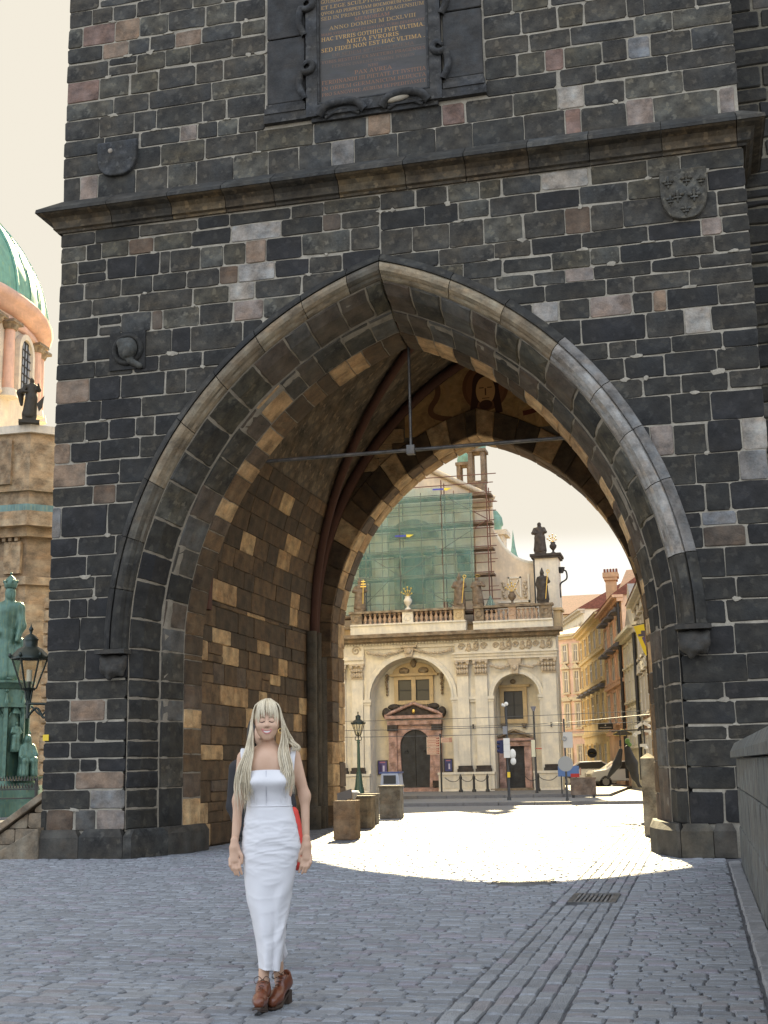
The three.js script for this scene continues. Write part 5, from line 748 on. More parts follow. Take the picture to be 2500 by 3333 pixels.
{ // king on a gothic pedestal
  const br = M([0.15, 0.25, 0.195], { map: T.copper, roughness: 0.42, metalness: 0.4 }), brD = M([0.12, 0.19, 0.15], { map: T.copper, roughness: 0.5, metalness: 0.5 });
  const k = thing('king_monument', 'green bronze statue of a crowned king on a gothic pedestal', 'monument', [-22.35, 0, -19], 0.25);
  const fig = blend([cone([0, 0.2, 0], [0, 1.55, 0], 0.46, 0.3), cone([0, 1.55, 0], [0.02, 2.35, 0], 0.3, 0.36), cone([-0.36, 2.5, 0], [0.36, 2.5, 0], 0.19, 0.19), cone([0.02, 2.6, 0], [0.06, 2.85, 0.02], 0.13, 0.13), ell([0.08, 3.0, 0.05], [0.18, 0.24, 0.2]), ell([0.14, 2.82, 0.14], [0.1, 0.13, 0.1]), cone([-0.4, 2.45, 0], [-0.52, 1.9, 0.12], 0.17, 0.14), cone([-0.52, 1.9, 0.12], [-0.2, 1.62, 0.32], 0.14, 0.08), cone([0.4, 2.45, 0], [0.52, 1.85, 0.1], 0.17, 0.14), cone([0.52, 1.85, 0.1], [0.42, 1.35, 0.25], 0.14, 0.08), cone([0.34, 0.25, 0.1], [0.5, 1.3, 0], 0.1, 0.16), cone([-0.3, 0.15, 0.2], [-0.1, 1.2, 0.28], 0.14, 0.08), cone([0.15, 0.15, 0.3], [0.1, 1.2, 0.28], 0.12, 0.07)], 0.12);
  P(k, 'figure', sdfMesh(fig, [-1, -0.1, -0.8], [1, 3.4, 0.9], 0.055).translate(0, 4.35, 0), br, 1); P(k, 'crown', mg(lathe([[0.19, 0], [0.22, 0.1], [0.23, 0.2], [0.12, 0.36], [0.03, 0.44], [0, 0.5]], 14, 0.08, 7.5, 0.05), sph(0.045, 0.08, 8.0, 0.05), ...[0, 1, 2, 3, 4, 5].map((i) => sph(0.04, 0.08 + Math.cos(i) * 0.22, 7.72, 0.05 + Math.sin(i) * 0.22, 1, 1.6, 1, 6))), br, 0.5);
  P(k, 'feet', mg(sph(0.16, -0.2, 4.42, 0.3, 0.8, 0.6, 1.6, 8), sph(0.16, 0.28, 4.42, 0.34, 0.8, 0.6, 1.6, 8)), brD, 0.5);
  const ped = (r0, r1, h, y) => cyl(r0, r1, h, 0, y, 0, 8).rotateY(Math.PI / 8);
  P(k, 'pedestal', mg(ped(1.0, 1.0, 0.08, 4.27), ped(0.85, 0.95, 0.18, 4.08), ped(0.8, 0.8, 0.45, 3.62), ped(0.95, 0.95, 0.14, 3.48), ped(0.72, 0.72, 2.3, 1.2), ped(1.0, 0.8, 0.3, 0.95), ped(1.35, 1.35, 0.5, 0.45), ped(1.5, 1.5, 0.46, 0)), br, 1);
  for (let i = 0; i < 8; i++) { const a = i * 0.785 + 0.39, x = Math.cos(a) * 0.78, z = Math.sin(a) * 0.78; const b = P(k, 'buttress', mg(bx(0.13, 2.3, 0.13, x, 2.35, z), new THREE.ConeGeometry(0.11, 0.55, 6).translate(x, 3.75, z), sph(0.07, x, 4.02, z, 1, 1, 1, 6)), br, 0.6); }
  for (let i = 0; i < 8; i++) { const a = i * 0.785, x = Math.cos(a) * 0.76, z = Math.sin(a) * 0.76; P(k, 'tracery', mg(new THREE.TorusGeometry(0.2, 0.03, 5, 14, Math.PI).rotateY(Math.PI / 2 - a).translate(x, 3.15, z), new THREE.ConeGeometry(0.2, 0.35, 4).translate(x, 3.45, z)), br, 0.6); if (i % 2) P(k, 'niche_figure', robed(0.95, {}).rotateY(Math.PI / 2 - a).translate(Math.cos(a) * 0.86, 2.05, Math.sin(a) * 0.86), br, 0.5); }
  P(k, 'seated_figure', sdfMesh(blend([cone([0, 0.1, 0], [0, 0.55, 0], 0.3, 0.25), cone([0, 0.5, 0.05], [0, 0.95, -0.02], 0.2, 0.17), cone([-0.12, 0.55, 0.1], [-0.14, 0.5, 0.42], 0.13, 0.11), cone([0.12, 0.55, 0.1], [0.14, 0.5, 0.42], 0.13, 0.11), cone([-0.14, 0.5, 0.42], [-0.15, 0.05, 0.45], 0.11, 0.12), cone([0.14, 0.5, 0.42], [0.15, 0.05, 0.45], 0.11, 0.12), ell([0, 1.18, 0.02], [0.13, 0.17, 0.14]), cone([-0.2, 0.95, 0], [-0.26, 0.65, 0.2], 0.08, 0.06), cone([0.2, 0.95, 0], [0.26, 0.68, 0.25], 0.08, 0.06), cone([0, 1.1, -0.05], [0, 0.8, -0.12], 0.12, 0.15)], 0.08), [-0.6, -0.1, -0.45], [0.6, 1.45, 0.7], 0.04).rotateY(0.5).translate(0.95, 1.25, 0.45), br, 0.6);
  P(k, 'bracket', mg(cyl(0.3, 0.62, 0.2, 0.95, 1.05, 0.45, 10), cyl(0.2, 0.3, 0.9, 0.95, 0.2, 0.45, 10)), brD, 0.6);
  // spiked railing round the monument
  const rl = thing('spiked_railing', 'low railing with rows of dark spikes around the king monument', 'railing', [-22, 0, -15.5]); const ir = M([0.05, 0.05, 0.045], { metalness: 0.5, roughness: 0.4 }); P(rl, 'rail', mg(bb(-3, 3, 0.86, 0.9, -0.03, 0.03), bb(-3, 3, 0.6, 0.64, -0.03, 0.03)), ir);
  for (let i = 0; i < 60; i++) for (const dy of [0, 0.22]) P(rl, 'spike', mg(new THREE.ConeGeometry(0.045, 0.16, 5).translate(-2.95 + i * 0.1 + dy * 0.2, 0.99 + dy, dy * 0.6)), ir); for (let i = 0; i < 5; i++) P(rl, 'post', bx(0.07, 1.2, 0.07, -2.9 + i * 1.45, 0.6, 0), ir);
}
// gas-style lantern: six glazed sides, roof, finial
function lanternHead(parent, x, y, z, k, mIron, mGlass) {
  const n = 6, r0 = 0.12 * k, r1 = 0.29 * k, h = 0.5 * k, pt = (r, a, yy) => V(x + Math.cos(a) * r, y + yy, z + Math.sin(a) * r);
  for (let i = 0; i < n; i++) { const a = (i / n) * 6.2832 + 0.52, b = ((i + 1) / n) * 6.2832 + 0.52; const p = [pt(r0, a, 0), pt(r0, b, 0), pt(r1, b, h), pt(r1, a, h)]; P(parent, 'glass_pane', flat(geoFrom(p.flatMap((v) => [v.x, v.y, v.z]), [0, 1, 2, 0, 2, 3])), mGlass); P(parent, 'glazing_bar', bar(p[0], p[3], 0.016 * k, 5), mIron); }
  P(parent, 'lantern_roof', mg(lathe([[0.33, 0.5], [0.335, 0.54], [0.2, 0.68], [0.12, 0.72], [0.12, 0.82], [0.135, 0.84], [0.09, 0.9], [0.02, 0.94], [0.03, 0.99], [0.045, 1.02], [0.015, 1.06], [0, 1.12]].map(([a, b]) => [a * k, b * k]), 6, x, y, z)), mIron); P(parent, 'lantern_base', mg(cyl(0.1 * k, 0.13 * k, 0.04 * k, x, y - 0.03 * k, z, 6), cyl(0.03 * k, 0.03 * k, 0.3 * k, x, y, z, 6), cyl(0.012 * k, 0.05 * k, 0.2 * k, x, y - 0.23 * k, z, 6)), mIron);
  for (let i = 0; i < 6; i++) { const q = pt(0.33 * k, (i / 6) * 6.2832 + 0.52, 0.56 * k); P(parent, 'finial', sph(0.03 * k, q.x, q.y, q.z, 1, 1.5, 1, 6), mIron); }
  P(parent, 'mantle', cyl(0.045 * k, 0.05 * k, 0.2 * k, x, y + 0.12 * k, z, 8), M([0.7, 0.68, 0.6], { roughness: 0.5 }));
}
const ironG = M([0.022, 0.032, 0.028], { roughness: 0.35, metalness: 0.4 }), lampGlass = M([0.9, 0.88, 0.8], { phys: true, transmission: 1, thickness: 0, roughness: 0.12, ior: 1.45, side: THREE.DoubleSide });
{
  const l = thing('wall_lantern', 'black six-sided lantern on a bracket at the left corner of the tower', 'lamp', [0, 0, 0]);
  lanternHead(l, -11.01, 2.75, -0.6, 1.0, ironG, lampGlass); P(l, 'bracket', mg(bar([-11.01, 2.55, -0.6], [-11.01, 2.25, -0.6], 0.03), bar([-11.06, 2.5, -0.6], [-10.36, 2.47, -0.6], 0.025), tube([[-11.0, 2.3, -0.6], [-10.85, 2.42, -0.6], [-10.7, 2.25, -0.6], [-10.55, 2.4, -0.6], [-10.37, 2.15, -0.6]], 0.022, 30, 6), tube([[-10.95, 2.45, -0.6], [-10.75, 2.3, -0.6], [-10.62, 2.42, -0.6], [-10.5, 2.28, -0.6], [-10.37, 2.42, -0.6]], 0.016, 30, 6)), ironG);
  P(l, 'bracket', mg(bar([-11.08, 2.75, -0.6], [-11.03, 2.45, -0.6], 0.018), bar([-10.94, 2.75, -0.6], [-10.99, 2.45, -0.6], 0.018)), ironG);
}
{ // stair wall left of the tower
  const w = thing('stair_wall', 'brown sandstone stair wall with sloping coping left of the tower', 'wall'), bm = [stoneM(0.30, 0.235, 0.16), stoneM(0.26, 0.21, 0.145), stoneM(0.34, 0.265, 0.18)], zf = -0.9;
  P(w, 'coping_stone', ext(shape([[-13.4, -0.7], [-10.45, 1.28], [-10.45, 1.14], [-13.4, -0.84]].reverse()), 0.5, zf - 0.42, 0.02), bm[2], 1);
  const rows = [-0.1, 0.16, 0.42, 0.68, 0.94, 1.2]; let prev = [];
  for (let i = 0; i < rows.length - 1; i++) { const out = []; prev = course(-12.9, -10.42, rows[i], rows[i + 1], bm, 0.4, 0.7, out, [], prev); for (const f of out) { let poly = [[f.x0, f.y0], [f.x1, f.y0], [f.x1, f.y1], [f.x0, f.y1]]; const nx = 0.557, ny = -0.83, d = nx * -10.45 + ny * 1.12; poly = clipHalf(poly, nx, ny, d); if (poly.length < 3 || area(poly) < 0.01) continue; P(w, 'wall_stone', polyStone(roughPoly(poly, 0.005, 0.003), zf, 0.3, 0.01), f.mat, 0.9); } }
  P(w, 'coping_stone', ext(shape([[-11.9, -0.35], [-10.3, 0.48], [-10.3, -0.35]]), 0.5, -0.3, 0.02), bm[1], 1);
  const mk = solo('trail_marker', 'small yellow trail marker plate on the tower corner', 'sign', bx(0.1, 0.1, 0.02, -10.31, 1.9, 0.035), M([0.7, 0.5, 0.05]));
}
// ---------------------------------------------------------------- houses of the side street
function house(label, A, B, h, wallM, o) {
  const dx = B[0] - A[0], dz = B[1] - A[1], L = Math.hypot(dx, dz), g = thing('town_house', label, 'house', [A[0], 0, A[1]], Math.atan2(-dz, dx), 'houses along the side street');
  P(g, 'wall', bb(0, L, 0, h, -8, 0), wallM, 1.8); const fr = plasterM(0.62, 0.55, 0.42), tr = o.trim || fr;
  P(g, 'eave', mg(bb(-0.1, L + 0.1, h - 0.35, h - 0.15, -0.1, 0.25), bb(-0.15, L + 0.15, h - 0.15, h, -0.1, 0.5)), tr, 1.2);
  if (o.roof) P(g, 'roof', ext(shape([[-0.55, h], [8.2, h], [3.8, h + o.roof]]).clone(), L + 0.2, -0.1).rotateY(Math.PI / 2).scale(1, 1, 1), roofTile, 1.6);
  for (const [y0, y1, kind] of o.rows) {
    const n = o.cols, ww = (L / n) * (o.ww || 0.5);
    for (let i = 0; i < n; i++) {
      const c = (L * (i + 0.5)) / n, w = P(g, 'window', mg(bb(c - ww / 2 - 0.12, c - ww / 2, y0 - 0.1, y1 + 0.12, 0, 0.1), bb(c + ww / 2, c + ww / 2 + 0.12, y0 - 0.1, y1 + 0.12, 0, 0.1), bb(c - ww / 2, c + ww / 2, y1, y1 + 0.12, 0, 0.1), bb(c - ww / 2 - 0.16, c + ww / 2 + 0.16, y0 - 0.18, y0 - 0.06, 0, 0.18)), tr, 1);
      P(w, 'pane', bb(c - ww / 2, c + ww / 2, y0, y1, -0.04, 0.02), o.glass || winGlass); P(w, 'sash', mg(bx(0.07, y1 - y0, 0.06, c, (y0 + y1) / 2, 0.035), bx(ww, 0.07, 0.06, c, lerp(y0, y1, 0.62), 0.036), bx(0.06, y1 - y0, 0.05, c - ww / 2 + 0.03, (y0 + y1) / 2, 0.034), bx(0.06, y1 - y0, 0.05, c + ww / 2 - 0.03, (y0 + y1) / 2, 0.034)), sashM);
      if (kind === 'ped') P(w, 'window_hood', ext(shape([[c - ww / 2 - 0.25, y1 + 0.2], [c + ww / 2 + 0.25, y1 + 0.2], [c, y1 + 0.65]]), 0.22, 0, 0.02), tr, 1); if (kind === 'awn') P(w, 'awning', mg(bx(ww + 0.3, 0.1, 0.5, c, y1 + 0.3, 0.25), bx(ww + 0.2, 0.22, 0.3, c, y1 + 0.42, 0.15)), M([0.10, 0.10, 0.11], { roughness: 0.6 }));
    }
  }
  for (const y of o.bands || []) P(g, 'string_band', bb(-0.02, L + 0.02, y, y + 0.2, -0.02, 0.16), tr, 1); if (o.pipe) P(g, 'downpipe', bar([L - 0.15, 0.5, 0.18], [L - 0.15, h - 0.4, 0.18], 0.09, 8), leadM);
  return { g, L };
}
const winGlass = M([0.22, 0.22, 0.21], { roughness: 0.3 }), sashM = M([0.62, 0.58, 0.5], { roughness: 0.7 });
const goldenM = plasterM(0.84, 0.68, 0.36), orangeM = plasterM(0.84, 0.58, 0.40), pinkM = plasterM(0.84, 0.62, 0.52), greenGrey = plasterM(0.66, 0.61, 0.45), creamH = plasterM(0.84, 0.77, 0.60);
house('pink house with two columns of white windows behind the church corner', [-10.6, -77.5], [-8.05, -76], 10.9, pinkM, { rows: [[1.2, 2.6], [4.0, 5.7, 'ped'], [6.6, 8.1, 'ped'], [8.9, 10.1]], cols: 3, ww: 0.38, bands: [3.3, 6.0], trim: plasterM(0.72, 0.64, 0.46), roof: 1.0 });
house('golden yellow house with a row of small dark awnings', [-8.05, -75], [-5.28, -60.2], 10.6, goldenM, { rows: [[1.0, 2.5], [4.1, 5.7, 'awn'], [6.7, 7.9], [8.7, 9.9]], cols: 5, ww: 0.5, bands: [3.1, 6.35, 8.3], trim: plasterM(0.8, 0.64, 0.34), roof: 2.2 });
house('tall orange house with a roof chimney between yellow and grey houses', [-5.25, -60], [-3.56, -50.1], 10.3, orangeM, { rows: [[3.6, 5.3], [6.0, 7.3, 'awn'], [7.9, 9.2, 'awn']], cols: 3, ww: 0.55, bands: [5.6, 7.6, 2.9], trim: plasterM(0.8, 0.52, 0.34), roof: 3.0, pipe: 1 });
const gg = house('narrow grey green house with tall grouped windows', [-3.54, -50], [-2.5, -43.2], 7.9, greenGrey, { rows: [[2.2, 4.0], [4.5, 6.0], [6.3, 7.3]], cols: 4, ww: 0.6, trim: plasterM(0.7, 0.65, 0.5), pipe: 1 });
P(gg.g, 'gable', ext(shape([[0.2, 7.9], [gg.L - 0.2, 7.9], [gg.L * 0.66, 9.2], [gg.L * 0.5, 10.4], [gg.L * 0.34, 9.2]]), 0.5, -0.5), plasterM(0.4, 0.37, 0.32), 1.5);
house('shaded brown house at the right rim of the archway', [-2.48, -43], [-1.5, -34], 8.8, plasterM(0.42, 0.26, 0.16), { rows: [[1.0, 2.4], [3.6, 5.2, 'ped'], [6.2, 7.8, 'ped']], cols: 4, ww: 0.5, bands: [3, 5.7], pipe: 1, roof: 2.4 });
house('cream upper house with red tiled roof behind the pink house', [-11.9, -97], [-8.4, -84], 13.7, creamH, { rows: [[9, 10.4], [11.2, 12.6]], cols: 5, ww: 0.4, roof: 2.4 });
{ // chimney and far roofs
  const c = thing('chimney_stack', 'orange plastered chimney with a crown of clay pots above the street', 'chimney', [-4.8, 0, -63]); P(c, 'stack', mg(bb(-0.34, 0.34, 9.5, 12.9, -0.4, 0.4), bb(-0.42, 0.42, 12.9, 13.1, -0.5, 0.5), bb(-0.5, 0.5, 13.1, 13.4, -0.55, 0.55)), plasterM(0.62, 0.40, 0.22), 1); for (let i = 0; i < 5; i++) P(c, 'chimney_pot', cyl(0.085, 0.07, 0.3, -0.38 + i * 0.19, 13.4, 0, 8), roofTile);
  const r = thing('town_house', 'long low tiled roof house on the skyline behind the street', 'house', [-9, 0, -104]); P(r, 'wall', bb(-9, 9, 0, 15.6, -8, 0), creamH, 2); P(r, 'roof', ext(shape([[-0.8, 15.6], [8.8, 15.6], [4, 18]]), 18.4, -9.2).rotateY(Math.PI / 2), roofTile, 2); P(r, 'roof_box', bb(-7.4, -4.4, 15.4, 16.9, -1, 0.9), plasterM(0.7, 0.68, 0.64), 1); P(r, 'dormer', bb(1, 3.2, 15.8, 17.4, -1, 0.9), creamH, 1);
  const q = thing('town_house', 'red roofed house rising behind the orange house', 'house', [-2.6, 0, -62.5], -0.15); P(q, 'wall', bb(-1.7, 4, 0, 11.9, -7, 0), orangeM, 2); P(q, 'roof', ext(shape([[-0.6, 11.9], [6.8, 11.9], [3.1, 14.0]]), 5.8, -1.8).rotateY(Math.PI / 2), roofTile, 2);
}
// ---------------------------------------------------------------- street furniture beyond the arch
{
  const l = thing('street_lamp', 'green cast iron street lamp in front of the left church pilasters', 'street lamp', [-15.95, 0.1, -40.6]); P(l, 'post', mg(cyl(0.26, 0.22, 0.3, 0, 0, 0, 10), cyl(0.2, 0.12, 0.7, 0, 0.3, 0, 10), cyl(0.085, 0.06, 1.55, 0, 1.0, 0, 10), sph(0.1, 0, 1.02, 0, 1, 0.6, 1), sph(0.085, 0, 2.4, 0, 1, 0.6, 1)), M([0.03, 0.07, 0.05], { roughness: 0.4 }));
  P(l, 'cradle', mg(...[-1, 1].map((s) => tube([[s * 0.03, 2.48, 0], [s * 0.16, 2.56, 0], [s * 0.1, 2.74, 0]], 0.02, 10, 5))), ironG); lanternHead(l, 0, 2.76, 0, 1.05, ironG, lampGlass);
}
const pole = (label, x, z, h, r, y0 = 0) => { const p = thing('traffic_pole', label, 'pole', [x, y0, z]); P(p, 'post', mg(cyl(r, r * 0.8, h, 0, 0, 0, 10), cyl(r * 1.5, r * 1.4, 0.12, 0, 0, 0, 10)), M([0.06, 0.06, 0.06], { metalness: 0.4, roughness: 0.5 })); return p; };
const whiteM = M([0.72, 0.7, 0.64], { roughness: 0.5 });
{
  const p1 = pole('dark traffic signal pole with white signal backs before the small portal', -7.1, -29.6, 3.55, 0.055); const sg = P(p1, 'signal_head', mg(bx(0.2, 0.72, 0.14, 0, 1.95, 0.05), bx(0.24, 0.24, 0.03, 0, 2.2, 0.14), bx(0.24, 0.24, 0.03, 0, 1.95, 0.14), bx(0.24, 0.24, 0.03, 0, 1.7, 0.14)), whiteM); P(p1, 'signal_head', mg(bx(0.16, 0.5, 0.14, -0.2, 2.0, 0), ...[0, 1, 2].map((i) => cyl(0.07, 0.07, 0.12, 0, 0, 0, 10).rotateZ(1.57).translate(-0.27, 1.85 + i * 0.16, 0))), M([0.03, 0.035, 0.09])); P(p1, 'signal_head', mg(sph(0.13, 0.2, 1.72, 0.06, 1, 1.5, 0.7), sph(0.11, 0.22, 1.45, 0.06, 1, 1.3, 0.7)), whiteM); P(p1, 'push_button', bx(0.1, 0.2, 0.1, 0.03, 0.95, 0.07), M([0.8, 0.55, 0.05])); P(p1, 'camera', mg(cyl(0.06, 0.06, 0.16, 0, 0, 0, 8).rotateZ(1.3).translate(0, 3.55, 0), sph(0.08, 0.02, 3.62, 0)), whiteM); P(p1, 'mast_box', bx(0.16, 0.3, 0.14, -0.05, 2.62, 0.06), M([0.25, 0.25, 0.26]));
  const p2 = pole('dark signal pole with a white box beside the small church portal', -6.9, -36.5, 3.5, 0.05, 0.1); P(p2, 'signal_head', bx(0.16, 0.72, 0.16, -0.06, 1.9, 0.06), M([0.65, 0.62, 0.45])); P(p2, 'lamp_cup', cyl(0.05, 0.13, 0.2, 0, 3.5, 0, 8), M([0.25, 0.25, 0.3])); P(p2, 'arm', bar([0, 1.9, 0.05], [0.3, 1.88, 0.05], 0.02), M([0.5, 0.06, 0.05]));
  const p3 = pole('thin steel sign pole with round and square sign backs by the church corner', -4.62, -26.8, 2.9, 0.04); P(p3, 'sign_plate', bx(0.34, 0.55, 0.02, 0.12, 2.15, 0.03), M([0.5, 0.48, 0.44], { roughness: 0.6 })); P(p3, 'sign_plate', cyl(0.27, 0.27, 0.02, 0, 0, 0, 24).rotateX(1.5708).translate(0, 1.32, 0.04), M([0.32, 0.33, 0.33], { metalness: 0.5, roughness: 0.5 })); P(p3, 'sign_bracket', mg(new THREE.TorusGeometry(0.07, 0.02, 6, 14).translate(0, 2.2, 0.06), bx(0.3, 0.03, 0.04, 0, 1.1, 0.02)), M([0.3, 0.3, 0.3]));
  const p4 = thing('direction_sign', 'post with brown and white tourist direction arrows beside the big portal', 'sign', [-12.05, 0.1, -41.3]); P(p4, 'post', cyl(0.045, 0.045, 2.75, 0, 0, 0, 8), leadM);
  const cv = document.createElement('canvas'); cv.width = 256; cv.height = 256; const c = cv.getContext('2d'); c.fillStyle = '#d8cbb4'; c.fillRect(0, 0, 256, 256); for (let i = 0; i < 4; i++) { c.fillStyle = i === 2 ? '#8b3a2a' : '#7d2f22'; c.fillRect(8, 8 + i * 62, 240, 50); c.fillStyle = '#e8dcc6'; for (let k = 0; k < 9; k++) c.fillRect(34 + k * 22, 22 + i * 62, 14, 9); c.fillRect(34, 38 + i * 62, 150, 8); c.beginPath(); c.moveTo(10, 33 + i * 62); c.lineTo(28, 18 + i * 62); c.lineTo(28, 48 + i * 62); c.fill(); } const t = new THREE.CanvasTexture(cv); t.colorSpace = THREE.SRGBColorSpace; const sm = new THREE.MeshStandardMaterial({ map: t, roughness: 0.5 });
  const plate = (x0, x1, y0, y1) => { const g = bb(x0, x1, y0, y1, 0.05, 0.075); g.userData.uvDone = true; return P(p4, 'arrow_plate', g, sm); }; plate(-0.66, -0.02, 2.12, 2.6); plate(-0.66, -0.02, 1.78, 2.1); plate(0.04, 0.6, 2.32, 2.56);
}
{ // framed posters on the church wall
  const poster = (label, x0, x1, y0, y1, z, bg) => { const g = thing('framed_poster', label, 'poster', [(x0 + x1) / 2, y0, z]); const w = x1 - x0, h = y1 - y0; P(g, 'frame', mg(bx(w, 0.04, 0.05, 0, 0.02, 0), bx(w, 0.04, 0.05, 0, h - 0.02, 0), bx(0.04, h - 0.08, 0.05, -w / 2 + 0.02, h / 2, 0), bx(0.04, h - 0.08, 0.05, w / 2 - 0.02, h / 2, 0)), M([0.02, 0.02, 0.02], { roughness: 0.4 })); const cv = document.createElement('canvas'); cv.width = 128; cv.height = 170; const c = cv.getContext('2d'); c.fillStyle = bg; c.fillRect(0, 0, 128, 170); c.fillStyle = 'rgba(190,190,225,.9)'; c.fillRect(64, 60, 30, 80); c.fillStyle = 'rgba(210,120,130,.7)'; c.fillRect(20, 8, 84, 16); c.fillStyle = 'rgba(40,34,90,.8)'; c.fillRect(12, 40, 40, 110); c.fillStyle = 'rgba(230,230,245,.8)'; for (let i = 0; i < 6; i++) c.fillRect(68, 66 + i * 12, 18, 5); const t = new THREE.CanvasTexture(cv); t.colorSpace = THREE.SRGBColorSpace; const q = bx(w - 0.08, h - 0.08, 0.02, 0, h / 2, 0); q.userData.uvDone = true; P(g, 'print', q, new THREE.MeshStandardMaterial({ map: t, roughness: 0.35 })); };
  poster('purple framed poster left of the big church portal', -15.85, -15.33, 0.95, 1.66, CZ - 0.95, '#4a4488'); poster('blue framed poster right of the big church portal', -12.42, -11.98, 1.02, 1.68, CZ - 0.95, '#2c3a80');
}
// iron bollards with chains
{
  const bx0 = [[-10.95, -40.4, 'first iron chain bollard before the church dado, next to the portal'], [-10.32, -40.4, 'second iron chain bollard before the church dado'], [-9.68, -40.4, 'third iron chain bollard before the church dado, by the small portal'], [-7.3, -40.4, 'single iron chain bollard right of the small portal']];
  const prof = lathe([[0.1, 0], [0.1, 0.1], [0.06, 0.14], [0.055, 0.62], [0.08, 0.68], [0.05, 0.74], [0.02, 0.82], [0, 0.84]], 10), im = M([0.035, 0.033, 0.03], { roughness: 0.5, metalness: 0.3 });
  for (const [x, z, l] of bx0) { const b = thing('iron_bollard', l, 'bollard', [x, 0.1, z], 0, 'iron bollards before the church'); P(b, 'post', prof.clone(), im); }
  for (const [x0, x1, l] of [[-11.7, -10.95, 'chain running from the big portal to the first iron bollard'], [-10.95, -10.32, 'chain between the first and second iron bollards'], [-10.32, -9.68, 'chain between the second and third iron bollards'], [-7.9, -7.3, 'chain left of the single iron bollard'], [-7.3, -6.4, 'chain right of the single iron bollard']]) solo('chain', l, 'chain', tube([[x0, 0.78, -40.4], [lerp(x0, x1, 0.3), 0.62, -40.4], [lerp(x0, x1, 0.7), 0.6, -40.4], [x1, 0.78, -40.4]], 0.016, 20, 5), im, 'chains between the iron bollards');
}
// stone posts in the passage
{
  const sm = [stoneM(0.30, 0.19, 0.105), stoneM(0.28, 0.205, 0.125), stoneM(0.23, 0.19, 0.135), stoneM(0.21, 0.18, 0.14)];
  const hex = (w, d, h, ch) => { ch = 0.07; return  ext(shape([[-w, -d], [w - ch, -d], [w, -d + ch], [w, d - ch], [w - ch, d], [-w + ch, d], [-w, d - ch]]), h, 0, 0.012).rotateX(-Math.PI / 2); };
  const post = (label, x, z, w, d, h, m, top) => { const g = thing('stone_post', label, 'stone post', [x, 0, z], R(-0.06, 0.06), 'stone posts on the left of the passage'); P(g, 'block', hex(w, d, h, 0.1), m, 0.8); if (top) P(g, 'cap', hex(w + 0.025, d + 0.025, 0.05, 0.1).translate(0, h, 0), sm[3], 0.8); return g; };
  post('nearest angular brown stone post at the left of the passage', -6.56, -4.75, 0.2, 0.24, 0.72, sm[0]); post('second stone post from the front, behind the nearest brown one', -7.38, -9.1, 0.2, 0.24, 0.66, sm[1], 1); post('third stone post from the front, partly hidden by the second', -7.76, -11.1, 0.18, 0.22, 0.66, sm[2], 1); post('tall grey stone post farthest back in the row, with a stepped cap', -7.97, -14.2, 0.27, 0.3, 0.8, sm[3], 1);
  const tall = thing('stone_post', 'tall pale tan stone post beside the right jamb of the passage', 'stone post', [-0.93, 0, -5.5]); P(tall, 'block', ext(shape([[-0.13, -0.2], [0.13, -0.2], [0.13, 0.2], [-0.13, 0.2]]), 1.4, 0, 0.012).rotateX(-Math.PI / 2), stoneM(0.5, 0.4, 0.26), 0.9); P(tall, 'cap', new THREE.ConeGeometry(0.2, 0.1, 4).rotateY(0.785).translate(0, 1.45, 0), stoneM(0.46, 0.37, 0.25), 0.9);
  const bd = M([0.4, 0.36, 0.28], { roughness: 0.9 });
  const card = (l, x, y, z, w, d, r, m) => { const q = solo('cardboard_sheet', l, 'cardboard', bx(w, 0.02, d), m || bd); q.position.set(x, y, z); q.rotation.set(...r); };
  card('grey sheet leaning on top of the nearest stone post', -6.64, 0.8, -4.85, 0.3, 0.22, [0.9, 0.2, 0.2], M([0.2, 0.17, 0.14])); card('bright folded card standing on the nearest stone post', -6.48, 0.79, -4.9, 0.16, 0.15, [1.1, -0.3, 0.5]);
  const pot = thing('planter', 'dark round planter with a flat white lid behind the stone posts', 'planter', [-9.75, 0, -16.3]); P(pot, 'pot', lathe([[0.2, 0], [0.26, 0.3], [0.3, 0.6], [0.28, 0.62]], 18), M([0.05, 0.04, 0.045], { roughness: 0.5 })); P(pot, 'lid', cyl(0.34, 0.3, 0.06, 0, 0.62, 0, 20), whiteM); P(pot, 'handle', tube([[0.25, 0.45, 0.1], [0.42, 0.5, 0.15], [0.46, 0.3, 0.2]], 0.03, 12, 6), M([0.7, 0.5, 0.3]));
}
